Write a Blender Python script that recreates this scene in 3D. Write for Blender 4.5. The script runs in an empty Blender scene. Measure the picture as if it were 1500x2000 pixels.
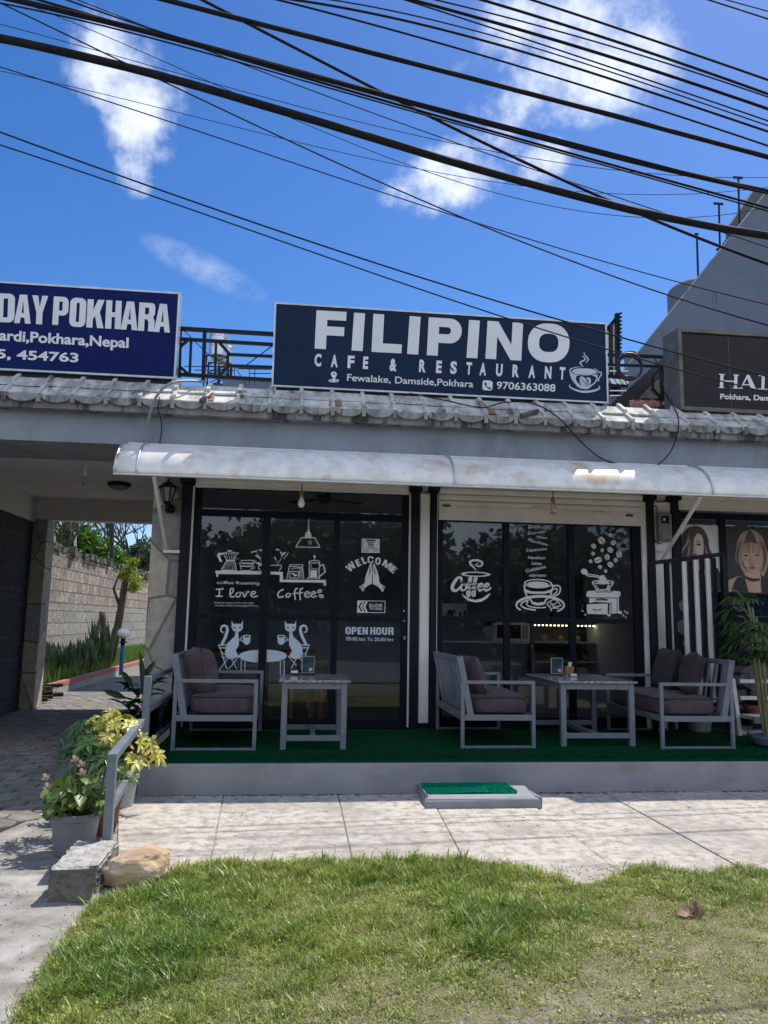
import bpy, bmesh, math, random
import numpy as np
from mathutils import Vector, Matrix, noise as mnoise
from mathutils.geometry import tessellate_polygon

random.seed(7)
rng = np.random.default_rng(7)
S = bpy.context.scene
COL = S.collection
PI = math.pi

# ------------------------------------------------------------------ camera
CAM_F = 1499.36                      # focal length in pixels of a 1500 x 2000 picture
YAW, PITCH, ROLL = 0.113370, 0.140963, 0.016914
CP = Vector((0.0, -6.951, 1.5))
_f = Vector((math.sin(YAW), math.cos(YAW), 0)); _r = Vector((math.cos(YAW), -math.sin(YAW), 0)); _u = Vector((0, 0, 1))
FW = _f*math.cos(PITCH) + _u*math.sin(PITCH)
_u2 = _u*math.cos(PITCH) - _f*math.sin(PITCH)
RT = _r*math.cos(ROLL) + _u2*math.sin(ROLL)
UP = _u2*math.cos(ROLL) - _r*math.sin(ROLL)
camd = bpy.data.cameras.new('camera'); cam = bpy.data.objects.new('camera', camd); COL.objects.link(cam)
cam.matrix_world = Matrix((( RT.x, UP.x, -FW.x, CP.x), (RT.y, UP.y, -FW.y, CP.y), (RT.z, UP.z, -FW.z, CP.z), (0, 0, 0, 1)))
camd.sensor_fit = 'VERTICAL'; camd.sensor_height = 36.0; camd.lens = 36.0*CAM_F/2000.0
camd.clip_start = 0.05; camd.clip_end = 2000
S.camera = cam

def ray(px, py): return FW + RT*((px-750)/CAM_F) - UP*((py-1000)/CAM_F)
def at(px, py, Y):                   # point of a facade-parallel plane seen at a photo pixel
    d = ray(px, py); return CP + d*((Y-CP.y)/d.y)
def atz(px, py, Z):
    d = ray(px, py); return CP + d*((Z-CP.z)/d.z)
def atx(px, py, X):
    d = ray(px, py); return CP + d*((X-CP.x)/d.x)

# ------------------------------------------------------------------ sky, sun, exposure
SUNV = Vector((0.42, 0.40, 1.0)).normalized()
SUN_EL = math.asin(SUNV.z); SUN_AZ = math.atan2(SUNV.x, SUNV.y)
w = bpy.data.worlds.new('World'); S.world = w; w.use_nodes = True
nt = w.node_tree; nt.nodes.clear()
def wn(t, **k):
    n = nt.nodes.new(t)
    for a, b in k.items(): setattr(n, a, b)
    return n
out = wn('ShaderNodeOutputWorld'); bg = wn('ShaderNodeBackground'); bg.inputs['Strength'].default_value = 0.15
nt.links.new(bg.outputs[0], out.inputs[0])
sky = wn('ShaderNodeTexSky'); sky.sky_type = 'NISHITA'; sky.sun_disc = False
sky.sun_elevation = SUN_EL; sky.sun_rotation = SUN_AZ; sky.altitude = 800; sky.air_density = 1.0; sky.dust_density = 0.6; sky.ozone_density = 2.2
hsv = wn('ShaderNodeHueSaturation'); hsv.inputs['Hue'].default_value = 0.509; hsv.inputs['Saturation'].default_value = 1.34; hsv.inputs['Value'].default_value = 0.82
nt.links.new(sky.outputs[0], hsv.inputs['Color'])
tc = wn('ShaderNodeTexCoord')
def vm(op, a, b=None):
    n = wn('ShaderNodeVectorMath', operation=op)
    for i, v in enumerate((a, b)):
        if v is None: continue
        if isinstance(v, bpy.types.NodeSocket): nt.links.new(v, n.inputs[i])
        else: n.inputs[i].default_value = v
    return n.outputs['Value'] if op in ('DOT_PRODUCT', 'LENGTH') else n.outputs[0]
def mth(op, a, b=0.0, c=0.0, clamp=False):
    n = wn('ShaderNodeMath', operation=op); n.use_clamp = clamp
    for i, v in enumerate((a, b, c)):
        if isinstance(v, bpy.types.NodeSocket): nt.links.new(v, n.inputs[i])
        else: n.inputs[i].default_value = v
    return n.outputs[0]
DIR = tc.outputs['Generated']
def wnoise(scale, det, rough, off=(0, 0, 0)):
    n = wn('ShaderNodeTexNoise'); n.inputs['Scale'].default_value = scale; n.inputs['Detail'].default_value = det; n.inputs['Roughness'].default_value = rough
    nt.links.new(vm('ADD', DIR, off), n.inputs['Vector']); return n.outputs['Fac']
n1 = wnoise(9.0, 12, 0.62); n2 = wnoise(28.0, 8, 0.6, (3, 1, 2))
# clouds: (photo x, y, half width, half height, tilt deg, density)
CLOUDS = [(235, 135, 150, 105, 10, 1.0), (270, 235, 85, 115, -10, 1.0), (262, 318, 55, 75, 0, .8), (1110, 100, 255, 140, 14, .95), (1010, 195, 110, 70, 0, .7),
          (850, 360, 150, 75, -12, 1.0), (925, 300, 130, 60, -10, .7), (1060, 315, 60, 55, 0, .6), (1260, 120, 130, 80, 15, .8)]
acc = None
for (cx, cy, hx, hy, tl, dn) in CLOUDS:
    c = ray(cx, cy).normalized()
    a0 = Vector((0, 0, 1)).cross(c).normalized()*-1; b0 = a0.cross(c).normalized()
    if b0.z < 0: b0 = -b0
    t = math.radians(tl); a = a0*math.cos(t) - b0*math.sin(t); b = b0*math.cos(t) + a0*math.sin(t)
    k = 1.0/math.hypot(CAM_F, math.hypot(cx-750, cy-1000))
    u = mth('MULTIPLY', vm('DOT_PRODUCT', DIR, tuple(a)), 1/(hx*k)); uo = mth('SUBTRACT', u, a.dot(c)/(hx*k))
    v = mth('MULTIPLY', vm('DOT_PRODUCT', DIR, tuple(b)), 1/(hy*k)); vo = mth('SUBTRACT', v, b.dot(c)/(hy*k))
    r2 = mth('ADD', mth('MULTIPLY', uo, uo), mth('MULTIPLY', vo, vo))
    front = mth('GREATER_THAN', vm('DOT_PRODUCT', DIR, tuple(c)), 0.5)
    m = mth('MULTIPLY', mth('SUBTRACT', 1.0, r2), front)
    m = mth('MULTIPLY', mth('MAXIMUM', m, 0.0), dn)
    acc = m if acc is None else mth('MAXIMUM', acc, m)
field = mth('ADD', mth('MULTIPLY', acc, 0.95), mth('ADD', mth('MULTIPLY', mth('SUBTRACT', n1, 0.5), 2.5), mth('MULTIPLY', mth('SUBTRACT', n2, 0.5), 1.1)))
sx_ = wn('ShaderNodeSeparateXYZ'); nt.links.new(DIR, sx_.inputs[0])
back = wn('ShaderNodeMapRange'); nt.links.new(sx_.outputs['Y'], back.inputs['Value']); back.inputs['From Min'].default_value = -0.05; back.inputs['From Max'].default_value = -0.5
n3 = wnoise(2.6, 10, 0.6, (7, 2, 4))
fb = mth('ADD', mth('MULTIPLY', mth('SUBTRACT', n3, 0.5), 3.2), 0.85)
mask = wn('ShaderNodeMapRange'); mask.interpolation_type = 'SMOOTHSTEP'
nt.links.new(field, mask.inputs['Value']); mask.inputs['From Min'].default_value = 0.16; mask.inputs['From Max'].default_value = 1.15; mask.inputs['To Max'].default_value = 0.93
edge = wn('ShaderNodeMapRange'); nt.links.new(acc, edge.inputs['Value']); edge.inputs['From Min'].default_value = 0.0; edge.inputs['From Max'].default_value = 0.16
maskv = mth('MULTIPLY', mask.outputs[0], edge.outputs[0])
bm_ = wn('ShaderNodeMapRange'); bm_.interpolation_type = 'SMOOTHSTEP'; nt.links.new(fb, bm_.inputs['Value']); bm_.inputs['From Min'].default_value = 0.1; bm_.inputs['From Max'].default_value = 0.9
backv = mth('MULTIPLY', mth('MULTIPLY', bm_.outputs[0], back.outputs[0]), 0.9)
mx = wn('ShaderNodeMix', data_type='RGBA'); nt.links.new(maskv, mx.inputs['Factor']); nt.links.new(hsv.outputs[0], mx.inputs['A']); # one faint streak of high cloud
c = ray(400, 525).normalized(); a0 = c.cross(Vector((0, 0, 1))).normalized(); b0 = a0.cross(c).normalized()
if b0.z < 0: b0 = -b0
t = math.radians(-19); a = a0*math.cos(t) + b0*math.sin(t); b = b0*math.cos(t) - a0*math.sin(t); k = 1/math.hypot(CAM_F, math.hypot(-350, -475))
uo = mth('MULTIPLY', vm('DOT_PRODUCT', DIR, tuple(a)), 1/(135*k)); vo = mth('MULTIPLY', vm('DOT_PRODUCT', DIR, tuple(b)), 1/(34*k))
m = mth('MAXIMUM', mth('SUBTRACT', 1.0, mth('ADD', mth('MULTIPLY', uo, uo), mth('MULTIPLY', vo, vo))), 0.0)
m = mth('MULTIPLY', mth('MULTIPLY', m, mth('GREATER_THAN', vm('DOT_PRODUCT', DIR, tuple(c)), 0.5)), mth('MULTIPLY', mth('MAXIMUM', mth('SUBTRACT', wnoise(20, 10, .68, (2, 9, 1)), 0.38), 0.0), 1.3))
nt.links.new(mth('MAXIMUM', maskv, m), mx.inputs['Factor'])
cs_ = wn('ShaderNodeMix', data_type='RGBA'); nt.links.new(wnoise(6.0, 8, 0.55, (1.3, 4.1, 2.2)), cs_.inputs['Factor']); cs_.inputs['A'].default_value = (3.6, 4.1, 4.9, 1); cs_.inputs['B'].default_value = (7.4, 7.6, 7.8, 1); nt.links.new(cs_.outputs['Result'], mx.inputs['B'])
mb_ = wn('ShaderNodeMix', data_type='RGBA'); nt.links.new(backv, mb_.inputs['Factor']); nt.links.new(mx.outputs['Result'], mb_.inputs['A']); mb_.inputs['B'].default_value = (5.9, 6.6, 7.7, 1)  # unseen cloud bank behind the camera, made bright to fill the facade's shade
nt.links.new(mb_.outputs['Result'], bg.inputs['Color'])

sd = bpy.data.lights.new('sun', 'SUN'); sd.energy = 4.4; sd.angle = math.radians(0.53); sd.color = (1.0, 0.95, 0.88)
so = bpy.data.objects.new('sun', sd); COL.objects.link(so); so.rotation_euler = SUNV.to_track_quat('Z', 'Y').to_euler(); so.location = (20, 20, 40)
S.view_settings.view_transform = 'Standard'; S.view_settings.look = 'None'; S.view_settings.exposure = 0.35; S.view_settings.gamma = 1.0
S.cycles.max_bounces = 10; S.cycles.transparent_max_bounces = 16; S.cycles.diffuse_bounces = 4; S.cycles.glossy_bounces = 4

# ------------------------------------------------------------------ materials
def mat(name, c1, c2=None, rough=0.6, scale=6.0, det=6.0, lo=0.35, hi=0.65, bump=0.0, bscale=None, metal=0.0, spec=0.5, c3=None, s3=1.5, t3=(0.55, 0.7),
        stretch=(1, 1, 1), island=0.0, sheen=0.0, trans=0.0, rvar=0.0):
    m = bpy.data.materials.new(name); m.use_nodes = True; t = m.node_tree; N = t.nodes; L = t.links; b = N['Principled BSDF']
    b.inputs['Roughness'].default_value = rough; b.inputs['Metallic'].default_value = metal; b.inputs['Specular IOR Level'].default_value = spec
    tcn = N.new('ShaderNodeTexCoord'); mp = N.new('ShaderNodeMapping'); mp.inputs['Scale'].default_value = stretch; L.new(tcn.outputs['Object'], mp.inputs[0])
    col = None
    if c2 is not None:
        n = N.new('ShaderNodeTexNoise'); n.inputs['Scale'].default_value = scale; n.inputs['Detail'].default_value = det; n.inputs['Roughness'].default_value = 0.62
        L.new(mp.outputs[0], n.inputs['Vector'])
        r = N.new('ShaderNodeMapRange'); r.inputs['From Min'].default_value = lo; r.inputs['From Max'].default_value = hi; L.new(n.outputs['Fac'], r.inputs['Value'])
        x = N.new('ShaderNodeMix'); x.data_type = 'RGBA'; L.new(r.outputs[0], x.inputs['Factor']); x.inputs['A'].default_value = (*c1, 1); x.inputs['B'].default_value = (*c2, 1)
        col = x.outputs['Result']
        if rvar:
            q = N.new('ShaderNodeMath'); q.operation = 'MULTIPLY_ADD'; L.new(n.outputs['Fac'], q.inputs[0]); q.inputs[1].default_value = rvar; q.inputs[2].default_value = rough - rvar/2; L.new(q.outputs[0], b.inputs['Roughness'])
    if c3 is not None:
        n = N.new('ShaderNodeTexNoise'); n.inputs['Scale'].default_value = s3; n.inputs['Detail'].default_value = 8; n.inputs['Roughness'].default_value = 0.6
        mp3 = N.new('ShaderNodeMapping'); mp3.inputs['Location'].default_value = (5.3, 2.1, 7.7); mp3.inputs['Scale'].default_value = stretch; L.new(tcn.outputs['Object'], mp3.inputs[0]); L.new(mp3.outputs[0], n.inputs['Vector'])
        r = N.new('ShaderNodeMapRange'); r.inputs['From Min'].default_value = t3[0]; r.inputs['From Max'].default_value = t3[1]; L.new(n.outputs['Fac'], r.inputs['Value'])
        x = N.new('ShaderNodeMix'); x.data_type = 'RGBA'; L.new(r.outputs[0], x.inputs['Factor'])
        if col is None: x.inputs['A'].default_value = (*c1, 1)
        else: L.new(col, x.inputs['A'])
        x.inputs['B'].default_value = (*c3, 1); col = x.outputs['Result']
    if island:
        g = N.new('ShaderNodeNewGeometry'); h = N.new('ShaderNodeHueSaturation')
        q = N.new('ShaderNodeMapRange'); L.new(g.outputs['Random Per Island'], q.inputs['Value']); q.inputs['To Min'].default_value = 1-island; q.inputs['To Max'].default_value = 1+island
        L.new(q.outputs[0], h.inputs['Value'])
        q2 = N.new('ShaderNodeMapRange'); L.new(g.outputs['Random Per Island'], q2.inputs['Value']); q2.inputs['To Min'].default_value = 0.5-island*0.05; q2.inputs['To Max'].default_value = 0.5+island*0.04
        L.new(q2.outputs[0], h.inputs['Hue'])
        if col is None: h.inputs['Color'].default_value = (*c1, 1)
        else: L.new(col, h.inputs['Color'])
        col = h.outputs[0]
    if col is None: b.inputs['Base Color'].default_value = (*c1, 1)
    else: L.new(col, b.inputs['Base Color'])
    if bump:
        n = N.new('ShaderNodeTexNoise'); n.inputs['Scale'].default_value = bscale or scale*4; n.inputs['Detail'].default_value = 6
        L.new(mp.outputs[0], n.inputs['Vector']); bb = N.new('ShaderNodeBump'); bb.inputs['Strength'].default_value = min(1, bump); bb.inputs['Distance'].default_value = 0.02*max(1, bump)
        L.new(n.outputs['Fac'], bb.inputs['Height']); L.new(bb.outputs[0], b.inputs['Normal'])
    if trans:
        tr = N.new('ShaderNodeBsdfTranslucent'); ms = N.new('ShaderNodeMixShader'); ms.inputs[0].default_value = trans
        if col is None: tr.inputs[0].default_value = (*c1, 1)
        else: L.new(col, tr.inputs[0])
        o = N['Material Output']; L.new(b.outputs[0], ms.inputs[1]); L.new(tr.outputs[0], ms.inputs[2]); L.new(ms.outputs[0], o.inputs['Surface'])
    if sheen: b.inputs['Sheen Weight'].default_value = sheen
    return m

def glass_mat(name, tint, gloss_rough=0.0, ior=1.6, boost=1.0):
    m = bpy.data.materials.new(name); m.use_nodes = True; t = m.node_tree; N = t.nodes; L = t.links
    N.remove(N['Principled BSDF']); o = N['Material Output']
    tr = N.new('ShaderNodeBsdfTransparent'); tr.inputs[0].default_value = (*tint, 1)
    gl = N.new('ShaderNodeBsdfGlossy'); gl.inputs['Roughness'].default_value = gloss_rough
    fr = N.new('ShaderNodeFresnel'); fr.inputs[0].default_value = ior
    q = N.new('ShaderNodeMath'); q.operation = 'MULTIPLY'; q.use_clamp = True; L.new(fr.outputs[0], q.inputs[0]); q.inputs[1].default_value = boost
    ms = N.new('ShaderNodeMixShader'); L.new(q.outputs[0], ms.inputs[0]); L.new(tr.outputs[0], ms.inputs[1]); L.new(gl.outputs[0], ms.inputs[2]); L.new(ms.outputs[0], o.inputs['Surface'])
    return m

def stone_mat(name, scale, cols, mortar, width=0.03, rough=0.75, dim=(1, 1, 1)):
    m = bpy.data.materials.new(name); m.use_nodes = True; t = m.node_tree; N = t.nodes; L = t.links; b = N['Principled BSDF']; b.inputs['Roughness'].default_value = rough
    tcn = N.new('ShaderNodeTexCoord'); mp = N.new('ShaderNodeMapping'); mp.inputs['Scale'].default_value = dim; L.new(tcn.outputs['Object'], mp.inputs[0])
    v = N.new('ShaderNodeTexVoronoi'); v.inputs['Scale'].default_value = scale; v.inputs['Randomness'].default_value = 0.75; L.new(mp.outputs[0], v.inputs['Vector'])
    e = N.new('ShaderNodeTexVoronoi'); e.feature = 'DISTANCE_TO_EDGE'; e.inputs['Scale'].default_value = scale; e.inputs['Randomness'].default_value = 0.75; L.new(mp.outputs[0], e.inputs['Vector'])
    sp = N.new('ShaderNodeSeparateColor'); L.new(v.outputs['Color'], sp.inputs[0])
    cr = N.new('ShaderNodeValToRGB'); cr.color_ramp.interpolation = 'CONSTANT'
    while len(cr.color_ramp.elements) < len(cols): cr.color_ramp.elements.new(0.5)
    for i, c in enumerate(cols): cr.color_ramp.elements[i].position = i/len(cols); cr.color_ramp.elements[i].color = (*c, 1)
    L.new(sp.outputs[0], cr.inputs[0])
    n = N.new('ShaderNodeTexNoise'); n.inputs['Scale'].default_value = 9; n.inputs['Detail'].default_value = 8; L.new(tcn.outputs['Object'], n.inputs['Vector'])
    mm = N.new('ShaderNodeMix'); mm.data_type = 'RGBA'; mm.blend_type = 'MULTIPLY'; mm.inputs['Factor'].default_value = 0.55; L.new(cr.outputs[0], mm.inputs['A'])
    r0 = N.new('ShaderNodeMapRange'); r0.inputs['From Min'].default_value = 0.3; r0.inputs['From Max'].default_value = 0.7; r0.inputs['To Min'].default_value = 0.5; r0.inputs['To Max'].default_value = 1.3; L.new(n.outputs['Fac'], r0.inputs[0]); L.new(r0.outputs[0], mm.inputs['B'])
    r = N.new('ShaderNodeMapRange'); r.inputs['From Min'].default_value = width*0.5; r.inputs['From Max'].default_value = width; L.new(e.outputs['Distance'], r.inputs['Value'])
    x = N.new('ShaderNodeMix'); x.data_type = 'RGBA'; L.new(r.outputs[0], x.inputs['Factor']); x.inputs['A'].default_value = (*mortar, 1); L.new(mm.outputs['Result'], x.inputs['B'])
    L.new(x.outputs['Result'], b.inputs['Base Color'])
    bb = N.new('ShaderNodeBump'); bb.inputs['Strength'].default_value = 0.6; bb.inputs['Distance'].default_value = 0.01; L.new(r.outputs[0], bb.inputs['Height']); L.new(bb.outputs[0], b.inputs['Normal'])
    return m

def brick_mat(name, c1, c2, mortar, bw, bh, msize, rough=0.85, swz='YZ', bump=0.8, noise_amt=0.6, split=None):
    m = bpy.data.materials.new(name); m.use_nodes = True; t = m.node_tree; N = t.nodes; L = t.links; b = N['Principled BSDF']; b.inputs['Roughness'].default_value = rough
    tcn = N.new('ShaderNodeTexCoord'); s = N.new('ShaderNodeSeparateXYZ'); L.new(tcn.outputs['Object'], s.inputs[0]); c = N.new('ShaderNodeCombineXYZ')
    L.new(s.outputs[swz[0]], c.inputs[0]); L.new(s.outputs[swz[1]], c.inputs[1])
    n0 = N.new('ShaderNodeTexNoise'); n0.inputs['Scale'].default_value = 3; L.new(tcn.outputs['Object'], n0.inputs['Vector'])
    va = N.new('ShaderNodeVectorMath'); va.operation = 'MULTIPLY_ADD'; L.new(n0.outputs['Color'], va.inputs[0]); va.inputs[1].default_value = (0.05, 0.05, 0); L.new(c.outputs[0], va.inputs[2])
    br = N.new('ShaderNodeTexBrick'); L.new(va.outputs[0], br.inputs['Vector']); br.inputs['Scale'].default_value = 1.0; br.inputs['Brick Width'].default_value = bw; br.inputs['Row Height'].default_value = bh
    br.inputs['Mortar Size'].default_value = msize; br.inputs['Mortar Smooth'].default_value = 0.3; br.inputs['Color1'].default_value = (*c1, 1); br.inputs['Color2'].default_value = (*c2, 1); br.inputs['Mortar'].default_value = (*mortar, 1)
    n = N.new('ShaderNodeTexNoise'); n.inputs['Scale'].default_value = 7; n.inputs['Detail'].default_value = 9; n.inputs['Roughness'].default_value = 0.7; L.new(tcn.outputs['Object'], n.inputs['Vector'])
    r0 = N.new('ShaderNodeMapRange'); r0.inputs['From Min'].default_value = 0.3; r0.inputs['From Max'].default_value = 0.7; r0.inputs['To Min'].default_value = 1-noise_amt; r0.inputs['To Max'].default_value = 1+noise_amt*0.4; L.new(n.outputs['Fac'], r0.inputs[0])
    mm = N.new('ShaderNodeMix'); mm.data_type = 'RGBA'; mm.blend_type = 'MULTIPLY'; mm.inputs['Factor'].default_value = 1.0; L.new(br.outputs['Color'], mm.inputs['A']); L.new(r0.outputs[0], mm.inputs['B'])
    L.new(mm.outputs['Result'], b.inputs['Base Color'])
    bb = N.new('ShaderNodeBump'); bb.inputs['Strength'].default_value = bump; bb.inputs['Distance'].default_value = 0.02; bb.invert = True; L.new(br.outputs['Fac'], bb.inputs['Height'])
    b2 = N.new('ShaderNodeBump'); b2.inputs['Strength'].default_value = 0.4; b2.inputs['Distance'].default_value = 0.02; L.new(n.outputs['Fac'], b2.inputs['Height']); L.new(bb.outputs[0], b2.inputs['Normal'])
    L.new(b2.outputs[0], b.inputs['Normal'])
    return m

def emit_mat(name, c, s):
    m = bpy.data.materials.new(name); m.use_nodes = True; b = m.node_tree.nodes['Principled BSDF']; b.inputs['Base Color'].default_value = (*c, 1)
    b.inputs['Emission Color'].default_value = (*c, 1); b.inputs['Emission Strength'].default_value = s; return m

M = {}
M['concrete'] = mat('sidewalk concrete', (0.50, 0.455, 0.395), (0.25, 0.225, 0.19), 0.9, 11.0, 15, 0.45, 0.66, bump=0.7, bscale=45, c3=(0.28, 0.255, 0.225), s3=1.9, t3=(0.46, 0.74))
M['apron'] = mat('worn apron concrete', (0.30, 0.28, 0.25), (0.15, 0.14, 0.125), 0.9, 6, 14, 0.38, 0.66, bump=0.4, bscale=70, c3=(0.40, 0.38, 0.35), s3=3, t3=(0.52, 0.7))
M['paver'] = mat('hexagonal pavers', (0.25, 0.23, 0.195), (0.12, 0.112, 0.10), 0.9, 7, 8, bump=0.3, bscale=50, island=0.14)
M['soil'] = mat('dry soil', (0.20, 0.185, 0.105), (0.11, 0.105, 0.05), 0.95, 9, 10, bump=0.8, bscale=50, c3=(0.27, 0.24, 0.18), s3=5)
M['paint_grey'] = mat('grey rendered plaster', (0.27, 0.30, 0.345), (0.22, 0.245, 0.285), 0.8, 2.5, 8, bump=0.12, bscale=40, c3=(0.15, 0.16, 0.18), s3=2.6, t3=(0.50, 0.78), stretch=(1, 1, 0.4))
M['plinth'] = mat('plinth plaster', (0.29, 0.295, 0.315), (0.22, 0.225, 0.245), 0.85, 2.2, 9, bump=0.2, bscale=50, c3=(0.15, 0.15, 0.16), s3=3, t3=(0.50, 0.80), stretch=(0.6, 1, 0.8))
M['plaster_dim'] = mat('cream plaster', (0.74, 0.71, 0.66), (0.64, 0.615, 0.57), 0.85, 2.0, 6)
M['white_wall'] = mat('off white paint', (0.82, 0.80, 0.75), (0.72, 0.69, 0.63), 0.7, 3, 8, c3=(0.5, 0.45, 0.36), s3=6, t3=(0.62, 0.8), stretch=(1, 1, 0.5))
M['eave'] = mat('weathered eave tile', (0.66, 0.64, 0.59), (0.33, 0.325, 0.30), 0.85, 7, 14, 0.40, 0.62, bump=0.5, bscale=40, c3=(0.07, 0.07, 0.068), s3=5, t3=(0.54, 0.68), stretch=(1, 0.4, 0.4))
M['eave_front'] = mat('water stained eave board', (0.30, 0.30, 0.295), (0.17, 0.17, 0.17), 0.9, 4, 10, 0.3, 0.6, bump=0.3, bscale=40, c3=(0.045, 0.045, 0.047), s3=7, t3=(0.5, 0.62), stretch=(1, 1, 0.22))
M['eave_drip'] = mat('stained tile lip', (0.36, 0.355, 0.34), (0.19, 0.188, 0.18), 0.9, 9, 12, 0.38, 0.62, bump=0.4, bscale=50, c3=(0.06, 0.06, 0.06), s3=8, t3=(0.52, 0.68), stretch=(1, 1, 0.3))
M['rust'] = mat('rust stain', (0.32, 0.17, 0.09), (0.24, 0.13, 0.07), 0.9, 8)
M['black_metal'] = mat('black painted steel', (0.006, 0.008, 0.014), (0.010, 0.013, 0.020), 0.5, 12, 6, spec=0.2)
M['black_flat'] = mat('matt black frame', (0.005, 0.007, 0.012), (0.008, 0.010, 0.016), 0.55, 10, spec=0.15)
M['shutter'] = mat('white roller shutter', (0.80, 0.76, 0.73), (0.66, 0.62, 0.58), 0.55, 3, 8, 0.45, 0.75, c3=(0.36, 0.30, 0.25), s3=8, t3=(0.66, 0.8))
M['grey_metal'] = mat('grey painted steel tube', (0.175, 0.20, 0.23), (0.145, 0.165, 0.19), 0.45, 9, 5, c3=(0.23, 0.25, 0.275), s3=15, t3=(0.62, 0.75))
M['cushion'] = mat('mauve velvet', (0.092, 0.062, 0.073), (0.054, 0.037, 0.044), 0.9, 14, 8, 0.35, 0.65, bump=0.3, bscale=120, sheen=0.1)
M['cushion_dark'] = mat('dark brown velvet', (0.042, 0.03, 0.037), (0.026, 0.019, 0.024), 0.9, 14, 8, bump=0.3, bscale=120, sheen=0.05)
M['granite'] = mat('polished granite', (0.30, 0.30, 0.31), (0.07, 0.07, 0.075), 0.12, 90, 5, 0.4, 0.6, c3=(0.62, 0.61, 0.6), s3=60, t3=(0.52, 0.6))
M['turf'] = mat('green turf carpet', (0.005, 0.088, 0.034), (0.003, 0.05, 0.02), 0.95, 60, 5, bump=0.8, bscale=300, spec=0.05)
M['mat_green'] = mat('bright green door mat', (0.008, 0.42, 0.25), (0.006, 0.32, 0.185), 0.95, 90, 5, bump=0.9, bscale=400, spec=0.05)
M['sign_navy'] = mat('navy sign sheet', (0.010, 0.026, 0.062), (0.008, 0.021, 0.052), 0.6, 3, spec=0.15)
M['sign_blue'] = mat('royal blue sign sheet', (0.003, 0.012, 0.105), (0.003, 0.010, 0.09), 0.6, 3, spec=0.15)
M['sign_trim'] = mat('aluminium trim', (0.55, 0.56, 0.56), (0.40, 0.41, 0.41), 0.35, 10, metal=0.7)
M['letter'] = mat('white sign vinyl', (0.76, 0.77, 0.79), (0.70, 0.71, 0.73), 0.5, 4)
M['decal'] = mat('white window vinyl', (0.74, 0.74, 0.70), (0.68, 0.68, 0.64), 0.6, 5)
M['decal_blue'] = mat('pale blue window vinyl', (0.60, 0.67, 0.74), (0.56, 0.63, 0.70), 0.6, 5)
M['cup_sheet'] = mat('pale grey logo vinyl', (0.52, 0.57, 0.66), (0.45, 0.51, 0.62), 0.5, 3)
M['smoke_panel'] = mat('smoked acrylic panel', (0.011, 0.009, 0.010), (0.016, 0.013, 0.013), 0.2, 2, spec=0.2)
M['steel_worn'] = mat('worn steel box', (0.16, 0.14, 0.125), (0.10, 0.085, 0.075), 0.5, 6, metal=0.5)
M['navy_steel'] = mat('dark navy steel', (0.007, 0.013, 0.020), (0.014, 0.018, 0.023), 0.55, 8, spec=0.2)
M['awning'] = mat('weathered polycarbonate sheet', (0.88, 0.845, 0.79), (0.70, 0.67, 0.63), 0.46, 5.0, 14, 0.38, 0.62, c3=(0.56, 0.38, 0.22), s3=2.2, t3=(0.53, 0.72), bump=0.05, bscale=7, spec=0.45, rvar=0.3, metal=0.08)
M['awning_rib'] = mat('aluminium awning rib', (0.62, 0.62, 0.63), (0.5, 0.5, 0.5), 0.35, 12, metal=0.6)
M['cable'] = mat('black cable sheath', (0.014, 0.015, 0.017), (0.022, 0.022, 0.024), 0.75, 20, spec=0.15)
M['cable_grey'] = mat('grey cable sheath', (0.28, 0.29, 0.30), (0.2, 0.2, 0.21), 0.5, 12)
M['stone_pillar'] = stone_mat('crazy paving cladding', 2.3, [(0.46, 0.40, 0.31), (0.33, 0.33, 0.31), (0.42, 0.37, 0.29), (0.27, 0.255, 0.23), (0.50, 0.43, 0.33), (0.34, 0.32, 0.27)], (0.17, 0.15, 0.125), 0.028, dim=(1, 1, 0.75))
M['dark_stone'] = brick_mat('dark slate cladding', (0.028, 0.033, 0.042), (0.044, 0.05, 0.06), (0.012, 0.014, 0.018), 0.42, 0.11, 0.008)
M['block_wall'] = brick_mat('rough block wall', (0.43, 0.355, 0.28), (0.27, 0.22, 0.165), (0.12, 0.10, 0.08), 0.46, 0.31, 0.018, noise_amt=0.75)
M['block_low'] = brick_mat('weathered concrete block', (0.36, 0.33, 0.27), (0.29, 0.265, 0.215), (0.11, 0.10, 0.08), 1.1, 0.33, 0.012, noise_amt=0.7)
M['wall_cap'] = mat('mossy wall cap', (0.13, 0.12, 0.08), (0.06, 0.055, 0.04), 0.95, 14, bump=1, bscale=30, c3=(0.10, 0.14, 0.04), s3=5)
M['kerb_red'] = mat('faded red kerb', (0.42, 0.12, 0.09), (0.33, 0.13, 0.10), 0.85, 6, c3=(0.4, 0.32, 0.27), s3=9, t3=(0.62, 0.7))
M['kerb_side'] = mat('kerb concrete', (0.38, 0.34, 0.27), (0.28, 0.25, 0.2), 0.9, 8)
M['bark'] = mat('bark', (0.11, 0.08, 0.055), (0.05, 0.038, 0.028), 0.95, 12, 8, bump=1, bscale=25, stretch=(1, 1, 0.25))
M['bark_dark'] = mat('dark bark', (0.05, 0.042, 0.035), (0.03, 0.025, 0.02), 0.95, 12)
def leafm(n, c1, c2, isl=0.35, tr=0.3, rough=0.5): return mat(n, c1, c2, rough, 3, 4, island=isl, trans=tr)
M['leaf_tree'] = leafm('mango leaves', (0.085, 0.19, 0.0), (0.05, 0.125, 0.018), 0.5)
M['leaf_dark'] = leafm('dark leaves', (0.045, 0.085, 0.035), (0.03, 0.06, 0.03), 0.5)
M['leaf_street'] = leafm('roadside leaves', (0.085, 0.125, 0.07), (0.05, 0.08, 0.05), 0.5)
M['leaf_yellow'] = leafm('yellow green leaves', (0.38, 0.42, 0.035), (0.25, 0.33, 0.03), 0.4)
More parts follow.
